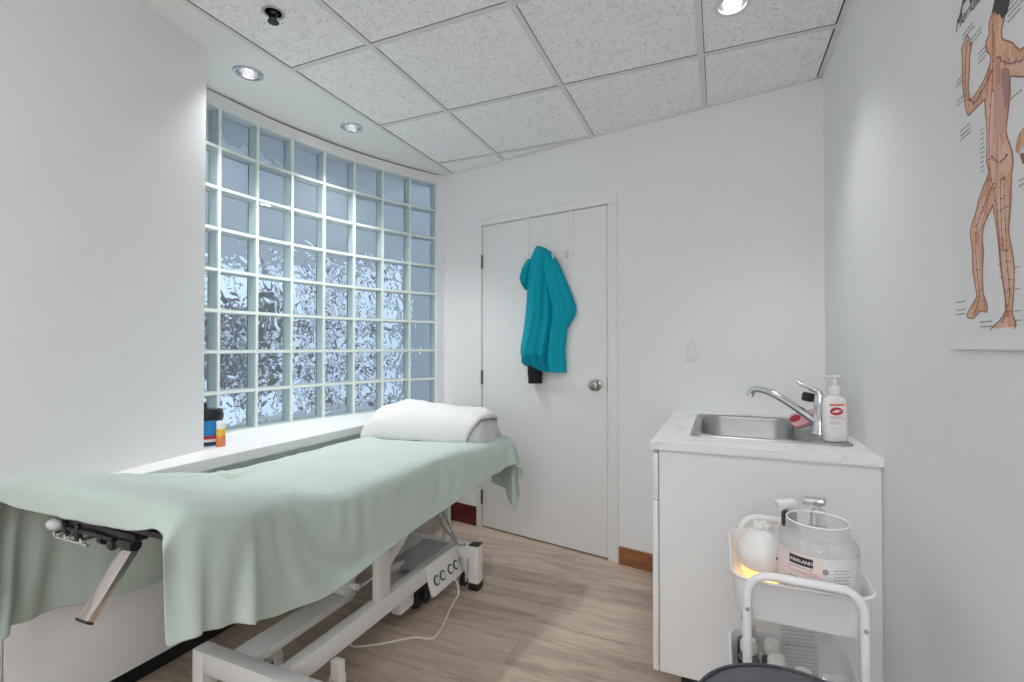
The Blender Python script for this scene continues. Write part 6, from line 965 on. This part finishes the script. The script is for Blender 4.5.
for x in (CX0 + .030, CX1 - .030):
    for y in (CY0 - .0095, CY1 + .0095):
        a = MB(); a.cyl((x, y, .055), (x, y, .08), .008, seg=12); a.box(x - .012, x - .009, y - .014, y + .014, .02, .058); a.box(x + .009, x + .012, y - .014, y + .014, .02, .058); a.box(x - .012, x + .012, y - .014, y + .014, .055, .060)
        o = a.build('caster', M_CHROME, ca)
        MB().lathe([(.004, -.008), (.022, -.008), (.0245, -.005), (.0245, .005), (.022, .008), (.004, .008)], (x, y, .0246), 20, axis=(1, 0, 0)).build('wheel', M_BLACK, o)

ZT = .6385
# aroma diffuser
dx, dy = .093, 1.362
df = thing('aroma_diffuser', (dx, dy, ZT), 'white bulb-shaped aroma diffuser with glowing amber base on the trolley', 'diffuser')
MB().lathe([(0, 0), (.036, 0), (.040, .010), (.046, .030), (.048, .038), (0, .038)], (dx, dy, ZT), 40).build('amber_base', emit('amber_glow', (1., .55, .14), 1.6), df)
mb = MB(); mb.lathe([(0, .037), (.050, .037), (.057, .049), (.0585, .064), (.055, .081), (.046, .098), (.034, .112), (.023, .124), (.015, .131), (0, .133)], (dx, dy, ZT), 44)
mb.build('ceramic_shell', mat('white_ceramic', (.80, .79, .77), .3), df)
mb = MB()
for k in range(7):
    a = k * 2 * math.pi / 7; mb.ell((dx + .013 * math.cos(a), dy + .013 * math.sin(a), ZT + .132 + .003 * (k % 2)), (.008, .008, .010), 12, 8)
mb.ell((dx, dy, ZT + .136), (.008, .008, .010), 12, 8); mb.build('ruffled_top', mat('white_ceramic_top', (.76, .76, .74), .3), df)
mb = MB(); mb.ell((dx + .030, dy - .0465, ZT + .076), (.0042, .003, .0042), 12, 8); mb.build('vent_hole', M_BLACK, df)
# big clear jar
jx, jy, jr = .196, 1.258, .077
jar = thing('clear_jar', (jx, jy, ZT), 'large clear plastic jar without lid, pink label, on the trolley top', 'jar')
pr = [(0, .002), (.066, .0), (.073, .004), (jr, .014), (jr, .140), (.0755, .150), (.071, .158), (.064, .164), (.0600, .167), (.0600, .170), (.0622, .171), (.0622, .175), (.0600, .176), (.0600, .185), (.0618, .186), (.0618, .190), (.0600, .192), (.0600, .197)]
mb = MB(); mb.lathe(pr + [(r - .0022, z) for r, z in reversed(pr[2:])] + [(0, .004)], (jx, jy, ZT), 64); mb.build('jar_body', thin_clear('clear_jar_plastic', (.985, .985, .985), milk=.24, ior=1.4, rough=.06, milkcol=(.85, .85, .85)), jar, angle=30)
MB().tube([(jx + .0595 * math.cos(2 * math.pi * k / 48), jy + .0595 * math.sin(2 * math.pi * k / 48), ZT + .197) for k in range(48)], .0018, 8, loop=True).build('rim', mat('bright_jar_rim', (.85, .85, .85), .2), jar)
VA = math.atan2(-jy, -jx)
def band(a0, a1, z0, z1, r, n=30):
    mb = MB(); rs = []
    for k in range(n + 1):
        a = a0 + (a1 - a0) * k / n; c, s = math.cos(a), math.sin(a)
        rs.append([(jx + q * c, jy + q * s, ZT + z) for q, z in ((r, z0), (r + .0003, z0), (r + .0003, z1), (r, z1))])
    return mb.rings(rs)
lb_ = band(VA - R(100), VA + R(8), .020, .141, jr + .0003).build('front_label', mat('pale_pink_label', (.80, .68, .655), .4), jar)
band(VA + R(8), VA + R(110), .020, .141, jr + .0003).build('back_label', mat('white_label', (.74, .74, .74), .4), jar)
jm = lambda x0, z0: cylmap(jx, jy, jr + .0007, VA + x0 / jr, ZT + z0)
mb = MB(); f = jm(0, 0)
n = 14
rs = []
for k in range(n + 1):
    x = -.056 + .048 * k / n; rs.append([f(x, .1165, 0), f(x, .1165, .0004), f(x, .1345, .0004), f(x, .1345, 0)])
mb.rings(rs); bb_ = mb.build('black_name_box', M_INKK, lb_)
MB().text('KIRKLAND', .0094, jm(-.0535, .1222), .0006, bold=.0002).build('box_lettering', M_WHT, bb_, smooth=False)
mb = MB().text('Coconut Oil', .0118, jm(-.060, .0990), .0003); mb.build('label_lettering', mat('salmon_ink', (.72, .30, .22), .5), lb_, smooth=False)
for r_ in range(2):
    x = -.056; mb = MB()
    while x < -.012:
        w_ = random.uniform(.003, .007); g = jm(0, 0); z = .1105 - r_ * .022
        mb.prism([(x, z), (x + w_, z), (x + w_, z + .0018), (x, z + .0018)], g, 0, .0003); x += w_ + .0018
    mb.build('small_print', M_INKG, lb_, smooth=False)
# coconut picture at the label's foot
mb = MB(); g = jm(0, 0)
mb.prism([(-.060 + .016 * math.cos(t), .058 + .013 * math.sin(t)) for t in [k * math.pi / 10 for k in range(20)]], g, 0, .0003)
mb.prism([(-.040, .040), (-.012, .040), (-.016, .056), (-.026, .066), (-.036, .062)], g, 0, .00035)
mb.build('label_picture', mat('coconut_brown_print', (.62, .38, .27), .5, var=.3, vscale=50), lb_, smooth=False)
mb = MB()
for z, x0, x1 in ((.118, .030, .062), (.112, .030, .052), (.105, .030, .062), (.099, .030, .055), (.092, .030, .060), (.084, .030, .050), (.076, .030, .062), (.068, .030, .056)):
    x = x0
    while x < x1:
        w_ = random.uniform(.003, .007); mb.prism([(x, z), (x + w_, z), (x + w_, z + .0018), (x, z + .0018)], g, 0, .0004); x += w_ + .0018
mb.prism([(.014 + .006 * math.cos(t), .114 + .006 * math.sin(t)) for t in [k * math.pi / 9 for k in range(18)]], g, 0, .0004)
mb.build('back_print', M_INKG, jar, smooth=False)
# two pump bottles behind the jar
M_AMB = mat('brown_pump_collar', (.045, .030, .025), .35); M_CLR = thin_clear('clear_bottle', (.93, .93, .93), .12)
def pump_bottle(x, y, r, hb, collar, head, label, ang):
    t = thing('pump_bottle', (x, y, ZT), label, 'pump bottle', 'pump bottles behind the jar')
    MB().lathe([(0, 0), (r, 0), (r, hb - .02), (r * .75, hb - .006), (r * .5, hb), (0, hb)], (x, y, ZT), 28).build('bottle', M_CLR, t)
    MB().lathe([(0, hb - .004), (r * .78, hb - .012), (r * .78, hb + .020), (r * .55, hb + .026), (0, hb + .027)], (x, y, ZT), 24).build('collar', collar, t)
    b = MB(); b.lathe([(0, hb + .02), (.0045, hb + .02), (.0045, hb + .04), (0, hb + .04)], (x, y, ZT), 12)
    b.obox((x + .008 * math.cos(ang), y + .008 * math.sin(ang), ZT + hb + .044), (.050, .028, .018), (0, R(5), ang), .006); b.build('pump_head', head, t)
pump_bottle(.160, 1.420, .023, .136, M_AMB, M_WHT, 'brown-collared bottle with white pump behind the clear jar, left of two', R(200))
pump_bottle(.222, 1.414, .024, .150, M_CHROME, M_CHROME, 'bottle with shiny silver pump behind the clear jar, right of two', R(160))
# second tier: capped bottles, a leaflet, a foil pouch
ZM = .3685
M_CAP = mat('cream_cap', (.72, .70, .64), .4)
caps = [(.063, 1.425, .125, (.015, .016, .02), 'cream-capped bottle with black label at the back left of the middle tray'),
        (.063, 1.358, .118, (.03, .03, .035), 'cream-capped bottle with black label in front of the back left one'),
        (.063, 1.295, .085, (.45, .36, .28), 'short cream-capped bottle with tan label by the left trolley leg'),
        (.116, 1.372, .118, (.045, .03, .12), 'cream-capped bottle with purple label, rear of the middle pair'),
        (.120, 1.310, .118, (.03, .025, .10), 'cream-capped bottle with purple label, front of the middle pair'),
        (.168, 1.262, .125, (.02, .035, .03), 'cream-capped bottle with dark green label before the leaflet')]
for x, y, hb, c, lb in caps:
    t = thing('lotion_bottle', (x, y, ZM), lb, 'bottle', 'capped bottles in the middle tray')
    MB().lathe([(0, 0), (.0225, 0), (.024, .003), (.024, hb - .045), (.019, hb - .032), (.014, hb - .028), (0, hb - .028)], (x, y, ZM), 24).build('bottle', M_CLR, t)
    MB().lathe([(.0242, .012), (.0245, .012), (.0245, hb - .048), (.0242, hb - .048)], (x, y, ZM), 24).build('label', mat('bottle_label', c, .4), t)
    MB().lathe([(0, hb - .030), (.0185, hb - .030), (.0205, hb - .026), (.0205, hb - .010), (.0165, hb), (0, hb + .001)], (x, y, ZM), 24).build('cap', M_CAP, t)
lf = MB(); Ml = Matrix.Translation((.180, 1.395, ZM)) @ Euler((R(-6), 0, R(12))).to_matrix().to_4x4()
lf.box(-.042, .042, -.0008, .0008, .001, .165, 0, 2, 0, Ml)
t = thing('leaflet', (.180, 1.395, ZM), 'printed white leaflet standing upright in the middle tray', 'leaflet')
lf.build('paper', mat('leaflet_paper', (.74, .74, .73), .6), t, smooth=False)
mb = MB()
for r_ in range(16):
    z = .155 - r_ * .009; x = -.037
    while x < .034:
        w_ = random.uniform(.004, .012); hgt = .0022 if r_ != 6 else .005
        mb.prism([(x, z), (min(x + w_, .038), z), (min(x + w_, .038), z + hgt), (x, z + hgt)], lambda a_, b_, d: Ml @ Vector((a_, -d, b_)), .0004, .0011); x += w_ + .002
mb.build('print', mat('light_grey_ink', (.50, .50, .50), .6), t, smooth=False)
fp = MB(); rs = []
Mf = Matrix.Translation((.242, 1.30, ZM + .055)) @ Euler((R(64), R(8), R(20))).to_matrix().to_4x4()
for k in range(13):
    v = -1 + 2 * k / 12; row = []
    for i in range(24):
        a = 2 * math.pi * i / 24; x = .034 * math.cos(a); th = .012 * (1 - abs(v) ** 4) + .0008
        row.append(Mf @ Vector((x + random.uniform(-.001, .001), .048 * v, th * math.sin(a) * (1 + .25 * math.sin(5 * v + 3 * a)))))
    rs.append(row)
fp.rings(rs); fo = fp.build('foil_pouch', mat('crinkled_foil', (.74, .74, .75), .25, .8, bump=.6, bscale=70), angle=30)
tag(fo, 'crinkled silver foil pouch at the right of the middle tray', 'pouch')

# ------------------------------------------------------------------ stool
sx, sy, sz = .110, .893, .614
so = thing('stool', (sx, sy, 0), 'round dark slate vinyl stool in front of the trolley', 'stool')
MB().lathe([(0, -.062), (.150, -.062), (.165, -.055), (.171, -.035), (.170, -.018), (.160, -.005), (.140, .003), (.09, .008), (0, .0095)], (sx, sy, sz), 56).build('seat', mat('slate_vinyl', (.075, .082, .098), .42, bump=.08, bscale=220), so, angle=60)
MB().tube([(sx + .1535 * math.cos(2 * math.pi * k / 60), sy + .1535 * math.sin(2 * math.pi * k / 60), sz - .0002) for k in range(60)], .0032, 8, loop=True).build('seam_piping', mat('slate_piping', (.05, .055, .066), .4), so)
MB().lathe([(0, -.082), (.11, -.082), (.11, -.062), (0, -.062)], (sx, sy, sz), 32).build('seat_plate', M_BLACK, so)
MB().lathe([(0, .075), (.030, .075), (.030, .30), (.016, .305), (.016, .532), (0, .532)], (sx, sy, 0), 24).build('gas_column', M_CHROME, so)
for k in range(5):
    a = R(90 + 72 * k + 10); c, s = math.cos(a), math.sin(a)
    b = MB(); b.tube([(sx + .02 * c, sy + .02 * s, .10), (sx + .12 * c, sy + .12 * s, .088), (sx + .215 * c, sy + .215 * s, .066)], [.018, .016, .013], 12); o = b.build('base_arm', M_CHROME, so)
    w_ = MB(); w_.lathe([(.004, -.010), (.022, -.010), (.0245, -.006), (.0245, .006), (.022, .010), (.004, .010)], (sx + .215 * c, sy + .215 * s, .0248), 20, axis=(-s, c, 0)); w_.cyl((sx + .215 * c, sy + .215 * s, .024), (sx + .215 * c, sy + .215 * s, .062), .006, seg=10); w_.build('caster', M_BLACK, o)
# ------------------------------------------------------------------ anatomy poster on the right wall
po_ = thing('anatomy_poster', (XR, .985, 1.214), 'white acupuncture chart poster with a standing muscle figure on the right wall', 'poster')
px_ = lambda a, b, d: Vector((XR - .0014 - d, a, b))
mb = MB(); rs = []
for k in range(21):                 # sheet with a slightly curled foot
    z = 1.2135 + .78 * k / 20; c = .005 * math.exp(-((z - 1.2135) / .006))
    rs.append([(XR - .0003 - c, .70, z), (XR - .0003 - c, 1.264, z), (XR - .0011 - c, 1.264, z), (XR - .0011 - c, .70, z)])
mb.rings(rs); mb.build('paper', mat('glossy_poster_paper', (.76, .765, .77), .3), po_, angle=60)
def skin_mat():
    m, nt, N, L, b = nodes_of('printed_muscle')
    tc = N.new('ShaderNodeTexCoord'); mp = N.new('ShaderNodeMapping'); mp.inputs['Scale'].default_value = (1, 55, 13)
    L.new(tc.outputs['Object'], mp.inputs[0])
    n = N.new('ShaderNodeTexNoise'); n.inputs['Scale'].default_value = 1.; n.inputs['Detail'].default_value = 5; n.inputs['Distortion'].default_value = 1.2
    L.new(mp.outputs[0], n.inputs['Vector'])
    cr = N.new('ShaderNodeValToRGB'); e = cr.color_ramp.elements
    e[0].position = .3; e[0].color = (.52, .20, .11, 1); e[1].position = .72; e[1].color = (.80, .55, .40, 1)
    k = e.new(.5); k.color = (.68, .36, .22, 1)
    L.new(n.outputs['Fac'], cr.inputs[0]); L.new(cr.outputs[0], b.inputs['Base Color']); b.inputs['Roughness'].default_value = .35
    return m
M_SKIN = skin_mat(); M_PINK = mat('printed_pink', (.74, .47, .37), .35, var=.15, vscale=30); M_EDGE = mat('printed_brown', (.26, .10, .06), .35)
def smooth_poly(p, n=2): return [(q.x, q.y) for q in catmull([Vector((a, b, 0)) for a, b in p], n, True)]
mb = MB(); bp_ = smooth_poly(BODY, 2)
vs = [mb.b.verts.new(px_(a, b, 0)) for a, b in bp_]
es = [mb.b.edges.new((vs[k], vs[(k + 1) % len(vs)])) for k in range(len(vs))]
bmesh.ops.triangle_fill(mb.b, edges=es, use_beauty=True)
fg = mb.build('printed_figure', M_SKIN, po_, smooth=False)
if len(fg.data.polygons) and fg.data.polygons[0].normal.x > 0: fg.data.flip_normals()
fg['label'] = 'printed orange-brown muscle figure'
def stroke(mb, pts, w, d):
    P = [Vector((a, b)) for a, b in pts]
    for a, b in zip(P, P[1:]):
        t = (b - a).normalized(); n = Vector((-t.y, t.x)) * w / 2
        mb.prism([tuple(a - n), tuple(b - n), tuple(b + n), tuple(a + n)], px_, d, d + .0003)
mb = MB(); stroke(mb, bp_ + bp_[:1], .0022, .0001); mb.build('figure_outline', M_EDGE, fg, smooth=False)
def flat(poly, name, m, d, parent):
    mb = MB(); mb.prism(poly, px_, d, d + .0002); return mb.build(name, m, parent, smooth=False)
flat(smooth_poly(SHADE_torso), 'shoulder_blade', mat('printed_mauve', (.36, .19, .17), .35), .0002, fg)
flat(smooth_poly([(1.106, 1.66), (1.118, 1.62), (1.117, 1.57), (1.115, 1.545), (1.10, 1.55), (1.094, 1.60), (1.090, 1.655)]), 'torso_front', M_PINK, .0002, fg)
flat(smooth_poly([(1.085, 1.66), (1.065, 1.655), (1.058, 1.60), (1.072, 1.57), (1.090, 1.60)]), 'torso_flank', mat('printed_rose', (.60, .35, .30), .35), .00025, fg)
flat(smooth_poly([(1.05, 1.56), (1.04, 1.54), (1.04, 1.51), (1.055, 1.50), (1.075, 1.52), (1.072, 1.55)]), 'hip', M_PINK, .0002, fg)
flat(smooth_poly([(1.083, 1.49), (1.055, 1.49), (1.058, 1.42), (1.070, 1.40), (1.080, 1.42)]), 'thigh_highlight', mat('printed_tan', (.72, .50, .38), .35), .0002, fg)
flat(smooth_poly([(1.15, 1.47), (1.125, 1.49), (1.13, 1.455), (1.15, 1.43), (1.165, 1.435)]), 'thigh_highlight', M_PINK, .0002, fg)
flat(smooth_poly([(1.168, 1.40), (1.150, 1.40), (1.148, 1.34), (1.158, 1.32), (1.168, 1.36)]), 'shin_highlight', M_PINK, .0002, fg)
flat(smooth_poly([(1.072, 1.375), (1.050, 1.375), (1.045, 1.32), (1.056, 1.30), (1.068, 1.33)]), 'shin_highlight', M_PINK, .0002, fg)
flat(smooth_poly([(1.045, 1.70), (1.02, 1.675), (.995, 1.67), (.995, 1.648), (1.03, 1.66)]), 'shoulder', mat('printed_salmon', (.74, .44, .34), .35), .0003, fg)
flat([(1.075, 1.83), (1.030, 1.80)] + HAIR[2:], 'hair', mat('printed_black_hair', (.022, .026, .022), .4), .0004, fg)
flat(smooth_poly(HAND), 'detail_hand', M_SKIN, .0001, po_); flat(DARKP, 'detail_shadow', M_EDGE, .0001, po_)
# meridian lines and points
mb = MB(); rnd = random.Random(3)
lines = [[(1.088, 1.80), (1.092, 1.74), (1.095, 1.68), (1.108, 1.60), (1.107, 1.53), (1.085, 1.45), (1.075, 1.36), (1.055, 1.27)],
         [(1.095, 1.70), (1.13, 1.68), (1.16, 1.672), (1.19, 1.70), (1.195, 1.76), (1.185, 1.80)],
         [(1.075, 1.71), (1.05, 1.685), (1.02, 1.672), (.99, 1.66)], [(1.10, 1.55), (1.075, 1.53), (1.05, 1.535)],
         [(1.098, 1.50), (1.13, 1.47), (1.16, 1.43), (1.158, 1.36), (1.15, 1.31), (1.17, 1.28)],
         [(1.062, 1.50), (1.06, 1.43), (1.056, 1.36), (1.05, 1.30), (1.07, 1.26)], [(1.073, 1.50), (1.072, 1.43), (1.066, 1.38)]]
for l in lines: stroke(mb, [(q.x, q.y) for q in catmull([Vector((a, b, 0)) for a, b in l], 5)], .0007, .0006)
mb.build('meridian_line', mat('meridian_ink', (.30, .13, .09), .4), fg, smooth=False)
mb = MB()
for l in lines:
    for q in catmull([Vector((a, b, 0)) for a, b in l], 4):
        a, b = q.x + rnd.uniform(-.003, .003), q.y
        mb.prism([(a + .0013 * math.cos(t), b + .0013 * math.sin(t)) for t in [k * math.pi / 4 for k in range(8)]], px_, .0006, .0011)
        if rnd.random() < .45:
            w_ = rnd.uniform(.006, .014); sgn = rnd.choice((-1, 1)); stroke(mb, [(a, b), (a + sgn * w_, b + rnd.uniform(-.003, .003))], .0010, .0006)
mb.build('meridian_point', mat('point_ink', (.12, .05, .06), .4), fg, smooth=False)
# title and the small captions
tm = lambda y0, z0: (lambda x, y, d: px_(y0 - x, z0 + y, d))
MB().text('Meridians', .034, tm(1.236, 1.846), .0005, shear=.35, bold=.0).text('A', .085, tm(1.222, 1.864), .0005, shear=.3).build('title_lettering', M_INKK, po_, smooth=False)
def caption(y0, z0, n, w):
    mb = MB()
    for r_ in range(n):
        x = y0
        while x > y0 - w * rnd.uniform(.7, 1):
            l = rnd.uniform(.004, .010); z = z0 - r_ * .0085
            mb.prism([(x, z), (x - l, z), (x - l, z + .0023), (x, z + .0023)], px_, .0001, .0004); x -= l + .002
    mb.build('caption', M_CAPT, po_, smooth=False)
M_CAPT = mat('grey_print', (.30, .30, .31), .5)
for c in [(1.205, 1.822, 2, .05), (1.175, 1.795, 2, .045), (1.145, 1.752, 3, .025), (1.235, 1.745, 2, .022), (1.232, 1.705, 2, .03), (1.22, 1.64, 3, .04), (1.045, 1.775, 4, .05), (1.04, 1.62, 1, .03),
          (1.245, 1.306, 1, .035), (1.245, 1.290, 2, .04), (1.15, 1.262, 2, .05), (1.13, 1.243, 2, .045), (1.10, 1.2245, 1, .10), (1.14, 1.30, 1, .012), (1.02, 1.48, 2, .03)]: caption(*c)
mb = MB()
for k in range(10):
    z = 1.61 - k * .0085; mb.prism([(1.14, z), (1.128, z), (1.128, z + .002), (1.14, z + .002)], px_, .0001, .0004)
for z in (1.31, 1.345, 1.275, 1.26): mb.prism([(1.036, z), (1.02, z), (1.02, z + .0016), (1.036, z + .0016)], px_, .0001, .0004)
mb.build('point_ticks', M_CAPT, po_, smooth=False)

# ------------------------------------------------------------------ ceiling fixtures
M_LENS = emit('lamp_lens', (1., .985, .96), LENS)
M_REFL = mat('polished_reflector', (.80, .80, .82), .18, 1.)
for i, (x, y) in enumerate(DOWN):
    lbl = ('round recessed downlight in the soffit, nearest the left wall', 'round recessed downlight in the soffit, nearest the door wall', 'round recessed downlight in the ceiling tiles on the right')[i]
    t = thing('downlight', (x, y, CEIL), lbl, 'downlight', 'recessed downlights')
    MB().lathe([(.046, .004), (.046, -.003), (.052, -.0045), (.062, -.003), (.064, .0), (.050, 0), (.050, .004)], (x, y, CEIL), 44).build('trim_ring', M_CHROME if i < 2 else mat('white_trim_ring', (.72, .72, .71), .4), t)
    rf = MB().lathe([(.0462, -.001), (.0455, .02), (.042, .045), (.036, .065), (.030, .075), (.031, .076), (.0372, .066), (.0435, .045), (.0475, .02), (.048, -.001)], (x, y, CEIL), 40)
    fl = MB()
    rf.build('reflector', M_REFL, t)
    MB().lathe([(0, .050), (.020, .052), (.026, .062), (.028, .074), (0, .0745)], (x, y, CEIL), 28).build('bulb', M_LENS, t)
    sl = bpy.data.lights.new('downlight_beam', 'SPOT'); sl.energy = SPOT * (.7, 1, .36)[i]; sl.spot_size = R((104, 110, 92)[i]); sl.spot_blend = 1.; sl.shadow_soft_size = .035; sl.color = (.97, .985, 1.)
    so_ = bpy.data.objects.new('downlight_beam', sl); COL.objects.link(so_); so_.parent = t; so_.location = (0, 0, -.006)
sx_, sy_ = -1.51, 1.285
t = thing('sprinkler', (sx_, sy_, CEIL), 'black recessed fire sprinkler head in a ceiling tile', 'sprinkler')
MB().lathe([(.029, -.001), (.031, -.003), (.038, -.0025), (.040, .0), (.030, 0)], (sx_, sy_, CEIL), 36).build('escutcheon', mat('grey_escutcheon', (.45, .45, .45), .35), t)
MB().lathe([(.0295, -.001), (.0295, .05), (0, .05), (0, .052), (.031, .052), (.031, -.001)], (sx_, sy_, CEIL), 32).build('cup', M_BLACK, t)
b = MB(); b.lathe([(0, .045), (.014, .045), (.014, .01), (.009, .0), (0, 0)], (sx_, sy_, CEIL), 20)
for a in (0, math.pi): b.tube([(sx_ + .012 * math.cos(a), sy_ + .012 * math.sin(a), CEIL + .01), (sx_ + .018 * math.cos(a), sy_ + .018 * math.sin(a), CEIL - .012), (sx_ + .004 * math.cos(a), sy_ + .004 * math.sin(a), CEIL - .032)], .004, 8, smooth=4)
b.lathe([(0, -.032), (.019, -.033), (.020, -.036), (0, -.038)], (sx_, sy_, CEIL), 20); b.build('sprinkler_head', M_BLACK, t)
# fill area light added before the rear wall, which has no window
la = bpy.data.lights.new('rear_fill', 'AREA'); la.shape = 'RECTANGLE'; la.size = 1.3; la.size_y = 1.2; la.energy = REAR_FILL; la.color = (.94, .97, 1.)
lo = bpy.data.objects.new('rear_fill', la); COL.objects.link(lo); lo.location = (-.35, -2.54, 1.55); lo.rotation_euler = (R(90), 0, R(180))
# unseen fill panels added to the ceiling behind the camera to brighten the room
M_PANEL = emit('fill_panel_glow', (.945, .972, 1.), PANEL)
for x, y, d in ((-.375, -.55, 'front'), (-.375, -1.77, 'rear'), (.120, -1.16, 'right')):
    t = thing('fill_panel', (x, y, CEIL), 'square flat fill panel added behind the viewer, %s of three' % d, 'fill light', 'added fill panels')
    MB().box(x - .27, x + .27, y - .27, y + .27, CEIL - .012, CEIL - .004).build('diffuser', M_PANEL, t, smooth=False)
    b = MB()
    for q in ((x - .295, x - .27, y - .295, y + .295), (x + .27, x + .295, y - .295, y + .295), (x - .27, x + .27, y - .295, y - .27), (x - .27, x + .27, y + .27, y + .295)): b.box(*q, CEIL - .014, CEIL - .0005)
    b.build('frame', M_WHITEMETAL, t, smooth=False)

# ------------------------------------------------------------------ sky outside and view settings
wd = bpy.data.worlds.new('sky'); SC.world = wd; wd.use_nodes = True
bg = wd.node_tree.nodes['Background']; bg.inputs[0].default_value = (.84, .90, 1., 1); bg.inputs[1].default_value = SKY
SC.view_settings.view_transform = 'Standard'; SC.view_settings.look = 'None'; SC.view_settings.gamma = 1; SC.view_settings.use_curve_mapping = False
SC.view_settings.exposure = EXPO
SC.cycles.use_denoising = True
SC.cycles.max_bounces = 16; SC.cycles.diffuse_bounces = 8; SC.cycles.transparent_max_bounces = 24; SC.cycles.transmission_bounces = 12
SC.cycles.caustics_refractive = True; SC.cycles.sample_clamp_indirect = 8
